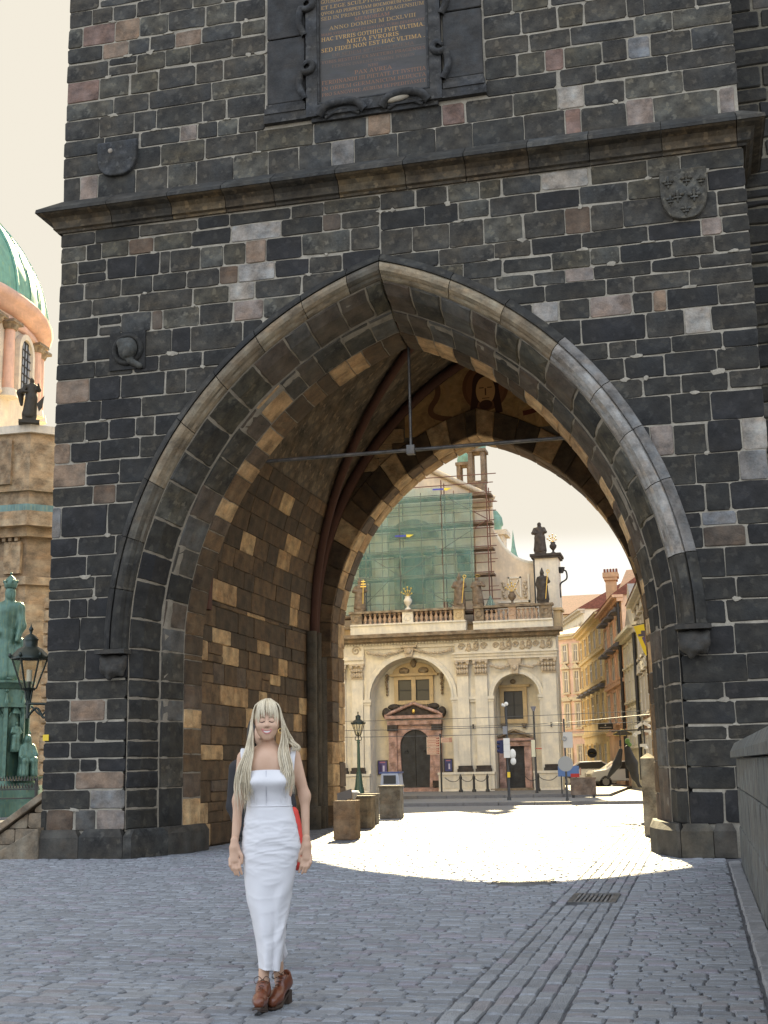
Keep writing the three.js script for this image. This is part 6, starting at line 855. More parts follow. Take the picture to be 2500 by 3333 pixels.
// small utility van, cars
{
  const v = thing('utility_van', 'small blue and white utility van parked behind the stone posts', 'van', [-12.0, 0, -30.6], 0.12); v.scale.setScalar(0.8); const wb = M([0.42, 0.45, 0.52], { roughness: 0.35 }), bl = M([0.07, 0.10, 0.24], { roughness: 0.35 });
  P(v, 'body', ext(shape([[-0.48, 0.28], [0.48, 0.28], [0.48, 0.8], [0.42, 1.34], [-0.42, 1.34], [-0.48, 0.8]]), 1.9, -1.9, 0.03), wb); P(v, 'roof', mg(bx(1.0, 0.08, 1.9, 0, 1.38, -0.95)), bl); P(v, 'window', bx(0.62, 0.42, 0.03, 0, 1.04, 0.01), glassM); P(v, 'bumper', bx(0.98, 0.14, 0.08, 0, 0.32, 0.02), bl); for (const [x, z] of [[-0.4, -0.3], [0.4, -0.3], [-0.4, -1.6], [0.4, -1.6]]) P(v, 'wheel', cyl(0.24, 0.24, 0.14, 0, -0.07, 0, 16).rotateZ(1.5708).translate(x, 0.24, z), M([0.02, 0.02, 0.02])); P(v, 'tail_light', bx(0.06, 0.2, 0.03, 0.43, 0.66, 0.02), M([0.4, 0.03, 0.02]));
  const car = (label, x, z, turn, m) => { const c = thing('parked_car', label, 'car', [x, 0, z], turn, 'cars in the side street'); const pr = [[-2.1, 0.35], [-2.1, 0.75], [-1.95, 0.9], [-1.3, 0.98], [-0.6, 1.42], [0.7, 1.45], [1.5, 1.0], [2.05, 0.92], [2.15, 0.6], [2.1, 0.35]]; P(c, 'body', ext(shape(pr.slice().reverse()), 1.7, -0.85, 0.06), m); P(c, 'window', ext(shape([[-1.12, 1.0], [-0.55, 1.36], [0.66, 1.39], [1.3, 1.0]].reverse()), 1.74, -0.87), glassM); for (const wx of [-1.35, 1.35]) for (const wz of [-0.75, 0.75]) { const w = P(c, 'wheel', cyl(0.32, 0.32, 0.2, 0, -0.1, 0, 18).rotateX(1.5708).translate(wx, 0.32, wz), M([0.02, 0.02, 0.02])); P(w, 'rim', cyl(0.19, 0.19, 0.22, 0, -0.11, 0, 12).rotateX(1.5708).translate(wx, 0.32, wz), M([0.5, 0.5, 0.5], { metalness: 0.8, roughness: 0.3 })); } for (const s of [-0.6, 0.6]) P(c, 'headlight', bx(0.06, 0.14, 0.3, -2.1, 0.7, s), M([0.8, 0.8, 0.75], { roughness: 0.1 })); };
  const cw = M([0.75, 0.74, 0.7], { roughness: 0.25, phys: true, clearcoat: 1 }), cs = M([0.55, 0.56, 0.58], { roughness: 0.25, metalness: 0.4 });
  car('white car turned towards the church corner in the side street', -6.4, -58, 0.15, cw); car('silver car behind the white one in the side street', -6.6, -66, 0.3, cs); car('pale car on the right in front of the orange house', -3.9, -52, 0.3, cw);
  const tr = thing('notice_board', 'blue board on legs beside the church corner', 'board', [-5.2, 0, -33.5]); P(tr, 'panel', bx(0.85, 0.42, 0.04, 0, 1.02, 0), M([0.09, 0.16, 0.32], { roughness: 0.5 })); P(tr, 'leg', mg(cyl(0.03, 0.03, 0.85, -0.3, 0, 0, 6), cyl(0.03, 0.03, 0.85, 0.3, 0, 0, 6)), leadM); P(tr, 'edge', bx(0.06, 0.3, 0.05, 0.48, 1.0, 0.01), M([0.4, 0.22, 0.15]));
  const rd = thing('utility_cabinet', 'brown flat cabinet panel standing by the thin sign pole', 'cabinet', [-4.5, 0, -32]); P(rd, 'panel', mg(bx(0.98, 0.62, 0.25, 0, 0.42, 0), bx(1.02, 0.05, 0.29, 0, 0.75, 0)), M([0.24, 0.17, 0.12], { map: T.stone })); P(rd, 'foot', mg(bx(0.1, 0.12, 0.2, -0.4, 0.06, 0), bx(0.1, 0.12, 0.2, 0.4, 0.06, 0)), leadM); P(rd, 'red_light', bx(0.34, 0.14, 0.1, -0.3, 0.86, 0), M([0.4, 0.04, 0.03]));
}
// overhead wires
{
  const wm = M([0.09, 0.09, 0.09], { roughness: 0.6 });
  const wire = (l, p) => solo('overhead_wire', l, 'wire', tube(p, 0.012, 20, 5), wm, 'tram wires over the road');
  wire('upper tram wire across the church front', [[-26, 3.55, -36], [-12, 3.35, -36], [4, 3.55, -36]]); wire('middle tram wire across the church front', [[-26, 3.0, -30], [-10, 2.75, -30], [4, 2.9, -30]]); wire('lower tram wire across the church front', [[-26, 2.72, -30.5], [-10, 2.5, -30.5], [4, 2.6, -30.5]]); wire('slanting wire from the church pilaster to the right jamb', [[-10.7, 3.2, -42.7], [-6, 2.9, -32], [-1.0, 2.4, -11]]); wire('short wire stay at the church arch', [[-13.2, 3.25, -40], [-11.8, 3.2, -42], [-10.72, 3.2, -42.75]]);
}
// things hung beside the far right jamb
{
  const b = thing('hanging_banner', 'yellow and purple triangular banner hanging at the right jamb', 'banner', [-1.13, 4.55, -12]); P(b, 'cloth', ext(shape([[-0.2, 0], [0.12, 0.06], [0.12, -0.85], [0.0, -0.62]].reverse()), 0.012, 0), M([0.78, 0.62, 0.05], { roughness: 0.8 })); P(b, 'print', ext(shape([[-0.02, -0.28], [0.115, -0.2], [0.115, -0.6], [0.07, -0.52]].reverse()), 0.004, 0.013), M([0.12, 0.09, 0.2])); P(b, 'print', mg(bx(0.2, 0.06, 0.004, 0.0, -0.22, 0.016), bx(0.1, 0.08, 0.004, 0.02, -0.15, 0.016)), M([0.1, 0.09, 0.12])); P(b, 'rod', bar([-0.24, 0.02, 0], [0.3, 0.1, 0], 0.012), leadM);
  const f = thing('hanging_sculpture', 'two dark tapering shapes hanging from a bracket beyond the right jamb', 'hanging sculpture', [0, 0, -12]); const dm = M([0.035, 0.034, 0.032], { map: T.leather, roughness: 0.7 });
  P(f, 'lobe', sdfMesh(blend([cone([-1.8, 1.62, 0], [-1.9, 1.3, 0], 0.05, 0.1), cone([-1.9, 1.3, 0], [-2.14, 0.98, 0], 0.1, 0.035)], 0.05), [-2.35, 0.85, -0.2], [-1.6, 1.8, 0.2], 0.02), dm, 0.5); P(f, 'lobe', sdfMesh(blend([cone([-1.64, 1.66, 0], [-1.56, 1.3, 0], 0.07, 0.14), cone([-1.56, 1.3, 0], [-1.5, 1.0, 0], 0.14, 0.09), cone([-1.5, 1.0, 0], [-1.42, 0.78, 0], 0.08, 0.03), cone([-1.42, 0.78, 0], [-1.33, 0.74, 0], 0.03, 0.012)], 0.05), [-1.85, 0.6, -0.25], [-1.2, 1.85, 0.25], 0.02), dm, 0.5);
  P(f, 'cord', mg(bar([-1.8, 1.66, 0], [-1.8, 2.05, 0], 0.012), bar([-1.64, 1.7, 0], [-1.64, 2.05, 0], 0.012), bx(0.05, 0.14, 0.05, -1.8, 1.78, 0)), leadM); P(f, 'bracket', bar([-2.0, 2.06, 0], [-1.0, 2.1, 0], 0.018), leadM); P(f, 'tassel', mg(sph(0.06, -1.63, 1.82, 0.03, 1, 1.2, 1), sph(0.05, -1.58, 1.74, 0.05, 1, 1, 1)), M([0.12, 0.22, 0.06]));
  const cam = thing('camera_cluster', 'white security cameras and lamps on a mast at the right jamb', 'camera', [-1.3, 0, -12.4]); P(cam, 'mast', bar([0.05, 0.9, 0], [0.05, 2.3, 0], 0.02), leadM); for (const [x, y, r] of [[-0.06, 2.2, 0.5], [0.12, 2.22, -0.5], [-0.1, 2.02, 0.2], [0.14, 2.06, -0.2], [0.02, 1.72, 0]]) P(cam, 'camera_body', mg(bx(0.16, 0.07, 0.09).rotateZ(r).translate(x, y, 0.05), sph(0.045, x + (x > 0 ? 0.06 : -0.06), y - 0.05, 0.08)), whiteM);
  const s1 = thing('shop_sign', 'black hanging shop board over the side street', 'sign', [-5.1, 3.2, -55]); const cv = document.createElement('canvas'); cv.width = 256; cv.height = 96; const c = cv.getContext('2d'); c.fillStyle = '#141312'; c.fillRect(0, 0, 256, 96); c.fillStyle = '#c9bfae'; c.beginPath(); c.moveTo(128, 14); c.lineTo(142, 30); c.lineTo(128, 44); c.lineTo(114, 30); c.fill(); for (let i = 0; i < 12; i++) c.fillRect(30 + i * 17, 58, 11, 12); const t = new THREE.CanvasTexture(cv); t.colorSpace = THREE.SRGBColorSpace; const q = bx(0.85, 0.33, 0.05, 0, 0.17, 0); q.userData.uvDone = true; P(s1, 'board', q, new THREE.MeshStandardMaterial({ map: t, roughness: 0.5 })); P(s1, 'hanger', mg(bar([-0.3, 0.33, 0], [-0.3, 0.55, 0], 0.015), bar([0.3, 0.33, 0], [0.3, 0.55, 0], 0.015)), leadM);
  const s2 = thing('shop_sign', 'ornate dark oval shop sign with gold edge over the side street', 'sign', [-3.42, 2.55, -42]); s2.scale.setScalar(0.6); P(s2, 'board', ext(shape([[-0.75, 0.1], [-0.5, 0.02], [0.5, 0.02], [0.75, 0.1], [0.7, 0.25], [0.4, 0.32], [0.25, 0.48], [-0.25, 0.48], [-0.4, 0.32], [-0.7, 0.25]]), 0.06, 0, 0.01), M([0.06, 0.05, 0.035])); P(s2, 'rim', tube([[-0.75, 0.12, 0.07], [-0.45, 0.04, 0.07], [0.45, 0.04, 0.07], [0.75, 0.12, 0.07], [0.4, 0.33, 0.07], [0, 0.5, 0.07], [-0.4, 0.33, 0.07]], 0.022, 50, 5, true), M([0.5, 0.36, 0.1], { metalness: 0.6, roughness: 0.4 }));
  const s3 = thing('shop_sign', 'small round black shop sign below the golden house', 'sign', [-6.1, 1.9, -57]); P(s3, 'disc', cyl(0.28, 0.28, 0.06, 0, 0, 0, 24).rotateX(1.5708), M([0.03, 0.03, 0.03])); P(s3, 'band', bx(0.36, 0.08, 0.02, 0, 0.0, 0.05), M([0.7, 0.55, 0.15]));
}
// ---------------------------------------------------------------- people
const skinM = M([0.60, 0.395, 0.275], { map: T.skin, roughness: 0.52, phys: true, sheen: 0.15 }), dressM = M([0.665, 0.66, 0.675], { bump: T.linen, bs: 0.0012, roughness: 0.9 });
function loft(rows, nseg, disp, yTop, yBot, nrow) { // rows: [y, cx, cz, rx, rz]
  const at = (y) => { let i = 0; while (i < rows.length - 2 && y < rows[i + 1][0]) i++; const a = rows[Math.max(0, i - 1)], b = rows[i], c = rows[i + 1], d = rows[Math.min(rows.length - 1, i + 2)], t = clamp((y - b[0]) / (c[0] - b[0]), 0, 1); return b.map((_, k) => { const p0 = a[k], p1 = b[k], p2 = c[k], p3 = d[k]; return 0.5 * (2 * p1 + (-p0 + p2) * t + (2 * p0 - 5 * p1 + 4 * p2 - p3) * t * t + (-p0 + 3 * p1 - 3 * p2 + p3) * t * t * t); }); };
  const pos = [], idx = [];
  for (let j = 0; j <= nrow; j++) for (let i = 0; i <= nseg; i++) { const a = (i / nseg) * Math.PI * 2, yb = typeof yBot === 'function' ? yBot(a) : yBot, yt = typeof yTop === 'function' ? yTop(a) : yTop, y = lerp(yt, yb, j / nrow), r = at(y), c = Math.cos(a), s = Math.sin(a), e = 0.86, sx = Math.sign(c) * Math.abs(c) ** e, sz = Math.sign(s) * Math.abs(s) ** e, d = disp ? disp(y, a) : 0; pos.push(r[1] + sx * (r[3] + d), y, r[2] + sz * (r[4] + d)); }
  for (let j = 0; j < nrow; j++) for (let i = 0; i < nseg; i++) { const k = j * (nseg + 1) + i; idx.push(k, k + 1, k + nseg + 2, k, k + nseg + 2, k + nseg + 1); }
  const g = geoFrom(pos, idx); g.computeVertexNormals(); return g;
}
function strand(pts, r0, r1, n = 12, rs = 5, flatk = 1) { const c = new THREE.CatmullRomCurve3(pts.map((p) => V(...p))), fr = c.computeFrenetFrames(n), pos = [], idx = []; for (let i = 0; i <= n; i++) { const p = c.getPointAt(i / n), t = i / n, r = lerp(r0, r1, t) * (t > 0.85 ? 1 - (t - 0.85) / 0.16 : 1); for (let k = 0; k < rs; k++) { const a = (k / rs) * 6.2832, q = fr.normals[i].clone().multiplyScalar(Math.cos(a) * r).addScaledVector(fr.binormals[i], Math.sin(a) * r * flatk).add(p); pos.push(q.x, q.y, q.z); } } for (let i = 0; i < n; i++) for (let k = 0; k < rs; k++) { const a = i * rs + k, b = i * rs + ((k + 1) % rs); idx.push(a, b, b + rs, a, b + rs, a + rs); } const g = geoFrom(pos, idx); g.computeVertexNormals(); return g; }
const fold = (y, a, f, ph) => Math.sin(y * f + ph + 1.6 * Math.sin(a * 2 + ph) + 0.8 * Math.sin(a * 5 + y * 20));
function hand(wx, wy, wz, s) { // s: +1 thumb towards +x
  const K = [wx, wy - 0.085, wz + 0.012], f = [cone([wx, wy + 0.03, wz], [wx, wy - 0.01, wz + 0.004], 0.023, 0.024), cone([wx - 0.012, wy - 0.015, wz], [K[0] - 0.017, K[1], K[2]], 0.016, 0.012), cone([wx + 0.012, wy - 0.015, wz], [K[0] + 0.017, K[1], K[2]], 0.016, 0.012), cone([wx, wy - 0.015, wz], K, 0.019, 0.015)], out = [];
  const L = [0.082, 0.09, 0.085, 0.068];
  for (let i = 0; i < 4; i++) { const o = s * (0.0255 - i * 0.0172), b = [K[0] + o, K[1] + (i === 3 ? 0.01 : 0), K[2]], m = [b[0] - s * 0.004 * i * 0.3 + s * 0.006, b[1] - L[i] * 0.5, b[2] + 0.012], e = [m[0] + s * 0.012, m[1] - L[i] * 0.42, m[2] - 0.006]; out.push(cone(b, m, 0.0095, 0.0085), cone(m, e, 0.0085, 0.0068)); }
  const t0 = [wx + s * 0.02, wy - 0.025, wz + 0.008], t1 = [wx + s * 0.043, wy - 0.06, wz + 0.022], t2 = [wx + s * 0.044, wy - 0.098, wz + 0.024]; const th = [cone(t0, t1, 0.0135, 0.0105), cone(t1, t2, 0.0105, 0.0078)];
  const palm = blend(f, 0.02); const all = (x, y, z) => { let d = palm(x, y, z); for (const g of out) d = smin(d, g(x, y, z), 0.006); d = smin(d, Math.min(th[0](x, y, z), th[1](x, y, z)), 0.01); return d; };
  return sdfMesh(all, [wx - 0.08, wy - 0.2, wz - 0.05], [wx + 0.08, wy + 0.05, wz + 0.08], 0.0042);
}
{
  const w = thing('person', 'blonde woman in a long white dress walking towards the camera', 'person', [-2.455, 0, 11.62], Math.atan2(2.41, 7.18));
  // body: one surface from ankles to neck, head and hands fused in
  const B = [cone([-0.031, 1.50, -0.014], [-0.03, 1.42, -0.02], 0.041, 0.043), cone([-0.145, 1.41, -0.02], [0.092, 1.41, -0.02], 0.042, 0.042), cone([-0.03, 1.38, -0.015], [-0.025, 1.15, -0.01], 0.105, 0.098), cone([-0.085, 1.34, 0.0], [-0.08, 1.2, 0.0], 0.085, 0.075), cone([0.035, 1.34, 0.0], [0.04, 1.2, 0.0], 0.085, 0.075), ell([-0.02, 0.98, -0.01], [0.15, 0.16, 0.105]),
    cone([-0.172, 1.395, -0.02], [-0.203, 1.15, -0.02], 0.041, 0.031), cone([-0.203, 1.15, -0.02], [-0.222, 0.91, 0.03], 0.030, 0.0205), cone([0.124, 1.40, -0.02], [0.188, 1.17, -0.035], 0.041, 0.031), cone([0.188, 1.17, -0.035], [0.195, 0.91, 0.0], 0.030, 0.0205),
    cone([-0.075, 0.9, 0], [-0.055, 0.5, 0.03], 0.08, 0.043), cone([-0.055, 0.5, 0.03], [-0.045, 0.36, 0.05], 0.042, 0.037), cone([-0.045, 0.36, 0.05], [-0.054, 0.12, 0.105], 0.037, 0.028), cone([0.045, 0.9, -0.02], [0.02, 0.5, -0.01], 0.08, 0.043), cone([0.02, 0.5, -0.01], [0.018, 0.36, -0.03], 0.042, 0.037), cone([0.018, 0.36, -0.03], [0.036, 0.12, -0.075], 0.037, 0.028)];
  const fb = blend(B, 0.035);
  const hx = -0.034, hy = 1.605, hz = 0.03;
  const head = blend([ell([hx, hy + 0.035, hz - 0.02], [0.072, 0.088, 0.088]), ell([hx, hy - 0.012, hz + 0.012], [0.070, 0.086, 0.074]), ell([hx, hy - 0.07, hz + 0.034], [0.038, 0.028, 0.04]), cone([hx, hy - 0.04, hz - 0.035], [-0.03, 1.47, -0.014], 0.042, 0.041)], 0.026);
  const face = (x, y, z) => { let d = head(x, y, z); d = smin(d, ell([hx - 0.034, hy - 0.024, hz + 0.062], [0.024, 0.02, 0.018])(x, y, z), 0.02); d = smin(d, ell([hx + 0.034, hy - 0.024, hz + 0.062], [0.024, 0.02, 0.018])(x, y, z), 0.02); d = smin(d, cone([hx, hy + 0.012, hz + 0.082], [hx, hy - 0.022, hz + 0.094], 0.007, 0.0098)(x, y, z), 0.014); d = smin(d, ell([hx, hy - 0.026, hz + 0.087], [0.0145, 0.008, 0.01])(x, y, z), 0.008); for (const s of [-1, 1]) { const q = ell([hx + s * 0.03, hy + 0.006, hz + 0.092], [0.02, 0.012, 0.014])(x, y, z); d = -smin(-d, q, 0.014); d = smin(d, ell([hx + s * 0.029, hy + 0.005, hz + 0.07], [0.016, 0.012, 0.013])(x, y, z), 0.004); } d = smin(d, ell([hx, hy - 0.095, hz + 0.052], [0.022, 0.016, 0.018])(x, y, z), 0.016); return d; };
  const headG = sdfMesh(face, [hx - 0.1, 1.46, hz - 0.13], [hx + 0.1, 1.75, hz + 0.14], 0.0048);
  const bodyG = sdfMesh(fb, [-0.3, 0.06, -0.2], [0.28, 1.56, 0.2], 0.0115);
  const body = P(w, 'body', mg(bodyG, headG, hand(-0.222, 0.9, 0.034, 1), hand(0.195, 0.9, 0.004, -1)), skinM, 0.3); body.userData.label = 'fair tanned skin';
  // face details
  const dark = M([0.10, 0.055, 0.04], { roughness: 0.8 }), lip = M([0.52, 0.2, 0.18], { roughness: 0.4 });
  const fz = (dx, dy) => { for (let z = hz + 0.14; z > hz; z -= 0.001) if (face(hx + dx, hy + dy, z) < 0) return z; return hz + 0.07; };
  const onFace = (l, lift = 0.0012) => l.map(([dx, dy]) => [hx + dx, hy + dy, fz(dx, dy) + lift]);
  for (const s of [-1, 1]) { P(w, 'eyelashes', strand(onFace([[s * 0.013, 0.001], [s * 0.022, -0.004], [s * 0.032, -0.0055], [s * 0.045, 0.0]]), 0.004, 0.003, 12, 5), dark); P(w, 'eyebrow', strand(onFace([[s * 0.012, 0.022], [s * 0.028, 0.027], [s * 0.048, 0.02]]), 0.0032, 0.002, 12, 5), M([0.26, 0.18, 0.11])); }
  P(w, 'lips', mg(strand(onFace([[-0.031, -0.043], [-0.015, -0.051], [0, -0.0525], [0.015, -0.051], [0.031, -0.043]]), 0.0034, 0.003, 16, 6), strand(onFace([[-0.03, -0.045], [-0.017, -0.064], [0, -0.069], [0.017, -0.064], [0.03, -0.045]]), 0.0042, 0.0038, 16, 6)), lip);
  { const pos = [], idx = []; for (let i = 0; i <= 10; i++) { const u = -0.025 + 0.005 * i, k = 1 - (u / 0.028) ** 2; for (const [v] of [[-0.0515], [-0.0515 - 0.0125 * k]]) { pos.push(hx + u, hy + v, fz(u, v) + 0.0016); } } for (let i = 0; i < 10; i++) idx.push(2 * i, 2 * i + 1, 2 * i + 3, 2 * i, 2 * i + 3, 2 * i + 2); P(w, 'teeth', flat(geoFrom(pos, idx)), M([0.75, 0.72, 0.68], { roughness: 0.3 })); }
  for (const s of [-1, 1]) P(w, 'nostril', sph(0.002, hx + s * 0.007, hy - 0.034, fz(s * 0.007, -0.034) - 0.0005, 1.3, 0.8, 1, 6), dark);
  // hair: scalp shell and many locks
  const hairM = [M([0.64, 0.545, 0.38], { map: T.hair, roughness: 0.48 }), M([0.72, 0.625, 0.45], { map: T.hair, roughness: 0.46 }), M([0.56, 0.465, 0.315], { map: T.hair, roughness: 0.5 }), M([0.79, 0.70, 0.52], { map: T.hair, roughness: 0.45 })];
  const locks = [[], [], [], []], add = (g) => locks[Math.floor(rnd() * 4)].push(g);
  const cap = (x, y, z) => { const d = ell([hx, hy + 0.035, hz - 0.024], [0.086, 0.104, 0.1])(x, y, z), cut = Math.max(z - (hz + 0.03 + Math.max(0, (y - hy - 0.03)) * 0.9), (hy - 0.03) - y * 1); const fc = ell([hx, hy - 0.025, hz + 0.11], [0.074, 0.088, 0.1])(x, y, z); return Math.max(d, -fc); };
  P(w, 'hair', sdfMesh(cap, [hx - 0.12, hy - 0.1, hz - 0.16], [hx + 0.12, hy + 0.17, hz + 0.12], 0.0055), hairM[0], 0.2);
  const crown = [hx + 0.004, hy + 0.132, hz - 0.02];
  for (let i = 0; i < 80; i++) { const u = R(-1, 1), x1 = hx + u * 0.06, y1 = hy + 0.038 + R(-0.012, 0.02) - (Math.abs(u) > 0.72 ? R(0.02, 0.05) : 0) + (u > -0.2 && u < 0.15 ? 0.008 : 0); add(strand([[crown[0] + u * 0.02, crown[1] + R(0, 0.006), crown[2] + R(-0.01, 0.02)], [hx + u * 0.045, hy + 0.122 - 0.01 * u * u, hz + 0.05], [hx + u * 0.06, hy + 0.085, hz + 0.082 - 0.016 * u * u], [x1 + R(-0.006, 0.006), y1 - 0.012, hz + 0.092 - 0.028 * u * u]], 0.0036, 0.0018, 12, 5)); }
  for (const s of [-1, 1]) for (let i = 0; i < 170; i++) {
    const t = rnd(), q = rnd(), back = R(-0.075, 0.045), top = [hx + s * R(0.005, 0.03), hy + 0.13 - Math.abs(back) * 0.25, hz + back * 0.6 - 0.01], side = [hx + s * (0.089 - Math.max(0, back) * 0.12), hy + R(0.0, 0.04), hz + Math.min(back, 0.03)];
    if (s < 0) { const end = R(1.12, 1.32) - (q < 0.25 ? 0.06 : 0), o = R(-0.045, 0.04); add(strand([top, [hx - 0.066, hy + 0.1, hz + back * 0.9], side, [hx - 0.094 + o * 0.35, 1.52, hz + back * 0.7 + 0.01], [-0.14 + o * 0.7, 1.42, 0.035 + t * 0.055], [-0.165 + o * 1.0, 1.33, 0.06 + t * 0.06], [-0.172 + o * 1.1 + R(-0.012, 0.012), 1.24, 0.075 + t * 0.05], [-0.165 + o * 1.2 + R(-0.02, 0.02), end, 0.085 + t * 0.04]], 0.0042, 0.0018, 20, 5)); }
    else { const flick = q < 0.3, o = R(-0.04, 0.045); if (flick) add(strand([top, [hx + 0.066, hy + 0.1, hz + back * 0.9], side, [0.075 + R(0, 0.02), 1.55, hz + back * 0.5], [0.105 + o * 0.5, 1.49, 0.0 + t * 0.03], [0.135 + R(-0.02, 0.03), 1.455, 0.02 + t * 0.03], [0.125 + R(-0.03, 0.035), 1.43 + R(-0.012, 0.01), 0.04 + t * 0.03]], 0.0042, 0.0016, 20, 5)); else add(strand([top, [hx + 0.066, hy + 0.1, hz + back * 0.9], side, [0.066 + o * 0.4, 1.51, hz + back * 0.6 + 0.0], [0.062 + o * 0.8, 1.42, 0.03 + t * 0.05], [0.078 + o * 0.9, 1.34, 0.06 + t * 0.05], [0.092 + o * 0.7 + R(-0.01, 0.01), 1.27, 0.08 + t * 0.04], [0.098 + o * 0.6 + R(-0.012, 0.012), R(1.17, 1.29), 0.09 + t * 0.03]], 0.0042, 0.0018, 20, 5)); }
  }
  locks.forEach((l, i) => P(w, 'hair_lock', mg(l), hairM[i], 0.12));
  const gold = M([0.8, 0.55, 0.2], { metalness: 1, roughness: 0.3 });
  P(w, 'earring', new THREE.TorusGeometry(0.013, 0.0025, 6, 18).rotateY(0.5).translate(hx + 0.078, hy - 0.055, hz + 0.03), gold); P(w, 'necklace', tube([[-0.085, 1.475, -0.02], [-0.075, 1.445, 0.03], [-0.03, 1.425, 0.048], [0.015, 1.445, 0.03], [0.028, 1.475, -0.02]], 0.0028, 30, 5), M([0.3, 0.2, 0.1], { metalness: 0.8, roughness: 0.4 }));
  // dress: bodice, waistband seam, skirt
  const bust = (y, a) => { const g = (c) => Math.exp(-(((a - c) / 0.42) ** 2) - ((y - 1.258) / 0.048) ** 2); return 0.034 * (g(1.12) + g(2.04)); };
  const bod = [[1.335, -0.027, -0.006, 0.135, 0.112], [1.3, -0.027, -0.004, 0.138, 0.115], [1.25, -0.026, -0.002, 0.139, 0.117], [1.2, -0.025, -0.006, 0.134, 0.108], [1.15, -0.023, -0.01, 0.13, 0.103], [1.1, -0.021, -0.012, 0.134, 0.106]];
  P(w, 'bodice', loft(bod, 96, (y, a) => bust(y, a) + 0.0012 * fold(y, a, 60, 1) * sstep(1.2, 1.13, y), (a) => 1.315 + 0.012 * Math.sin(a) ** 2 * (Math.sin(a) > 0 ? 1 : -3), 1.112, 44), dressM, 0.25);
  { const pb = (a, y) => { const e = 0.86, c = Math.cos(a), s = Math.sin(a); return [-0.025 + Math.sign(c) * Math.abs(c) ** e * (0.137 + bust(y, a)), y, -0.004 + Math.sign(s) * Math.abs(s) ** e * (0.1135 + bust(y, a) + (y < 1.21 ? -0.008 : 0))]; };
    P(w, 'zip', strand([1.322, 1.28, 1.24, 1.2, 1.16, 1.12].map((y) => { const q = pb(1.6, y); return [q[0] - 0.006, q[1], q[2] + 0.001]; }), 0.0022, 0.0022, 20, 5), M([0.5, 0.5, 0.55], { metalness: 0.6, roughness: 0.4 }));
    for (const a of [0.75, 1.05, 2.1, 2.4]) P(w, 'boning_seam', strand([1.215, 1.19, 1.16, 1.13].map((y) => { const q = pb(a, y); return [q[0], q[1], q[2] + 0.002]; }), 0.0016, 0.0016, 10, 4), dressM); }
  const sk = [[1.14, -0.022, -0.012, 0.131, 0.104], [1.11, -0.021, -0.012, 0.136, 0.108], [1.03, -0.017, -0.012, 0.152, 0.118], [0.95, -0.012, -0.012, 0.164, 0.125], [0.88, -0.009, -0.01, 0.171, 0.128], [0.8, -0.015, -0.006, 0.158, 0.124], [0.7, -0.02, 0.0, 0.144, 0.122], [0.6, -0.024, 0.006, 0.129, 0.118], [0.5, -0.02, 0.012, 0.107, 0.116], [0.42, -0.016, 0.018, 0.093, 0.118], [0.33, -0.015, 0.022, 0.08, 0.12], [0.26, -0.016, 0.026, 0.07, 0.12], [0.2, -0.017, 0.03, 0.065, 0.118]];
  const wr = (y, a) => { const hip = sstep(1.08, 1.0, y) * sstep(0.7, 0.86, y), fr = 0.5 + 0.5 * Math.sin(a); const cr = (f, p) => { const n = vnoise(a * 1.3 + p + 40, y * f + 0.9 * Math.sin(a * 1.7 + p) + 60, 1 << 12, 7 + p); return 1 - Math.abs(2 * n - 1); }; let d = 0.0048 * hip * (cr(34, 1) ** 2 - 0.4) + 0.0034 * hip * (cr(62, 3) ** 2 - 0.4) + 0.0022 * (cr(26, 5) ** 2 - 0.4); d += 0.004 * sstep(0.72, 0.6, y) * sstep(0.3, 0.42, y) * Math.sin((y * 34 + a * 5.2) + Math.sin(y * 17) + 2 * vnoise(a * 2 + 9, y * 9 + 9, 4096, 3)) * sstep(2.2, 0.6, Math.abs(a - 0.4)); d += 0.012 * sstep(0.72, 0.5, y) * Math.exp(-(((a - 1.9) / 0.35) ** 2)) - 0.01 * sstep(0.75, 0.5, y) * Math.exp(-(((a - 1.35) / 0.22) ** 2)); d += 0.003 * sstep(0.5, 0.3, y) * Math.sin(a * 7 + y * 9); return d * fr + d * 0.25; };
  P(w, 'skirt', loft(sk, 128, wr, 1.128, (a) => 0.212 + 0.014 * Math.cos(a - 2.6) + (a < 0.45 || a > 5.2 ? 0.05 : 0), 150), dressM, 0.25);
  P(w, 'skirt_flap', strand([[0.045, 0.36, -0.05], [0.052, 0.3, -0.06], [0.062, 0.245, -0.07]], 0.02, 0.032, 8, 8, 0.3), dressM, 0.25);
  P(w, 'waist_seam', strand(Array.from({ length: 13 }, (_, i) => { const a = 0.2 + (i / 12) * 2.75, e = 0.86; return [-0.021 + Math.sign(Math.cos(a)) * Math.abs(Math.cos(a)) ** e * 0.137, 1.118, -0.012 + Math.abs(Math.sin(a)) ** e * 0.109]; }), 0.0024, 0.0024, 40, 5), dressM);
  for (const [s, x] of [[-1, -0.163], [1, 0.108]]) { const c = x + s * 0.004; P(w, 'strap', mg(...[0, 1].map((k) => strand([[c - s * 0.012 + s * k * 0.013, 1.31, 0.06], [c - s * 0.006 + s * k * 0.013, 1.38, 0.052], [c + s * 0.002 + s * k * 0.012, 1.428, 0.024], [c + s * k * 0.012, 1.45, -0.015], [c - s * 0.01 + s * k * 0.012, 1.42, -0.06], [c - s * 0.03, 1.32, -0.1]], 0.0105, 0.0105, 22, 6, 0.5))), dressM, 0.25); }
  // lace-up heeled shoes
  const leather = M([0.20, 0.062, 0.028], { map: T.leather, roughness: 0.34, phys: true, clearcoat: 0.3 }), sole = M([0.05, 0.03, 0.02], { roughness: 0.6 }), lace = M([0.06, 0.03, 0.02]);
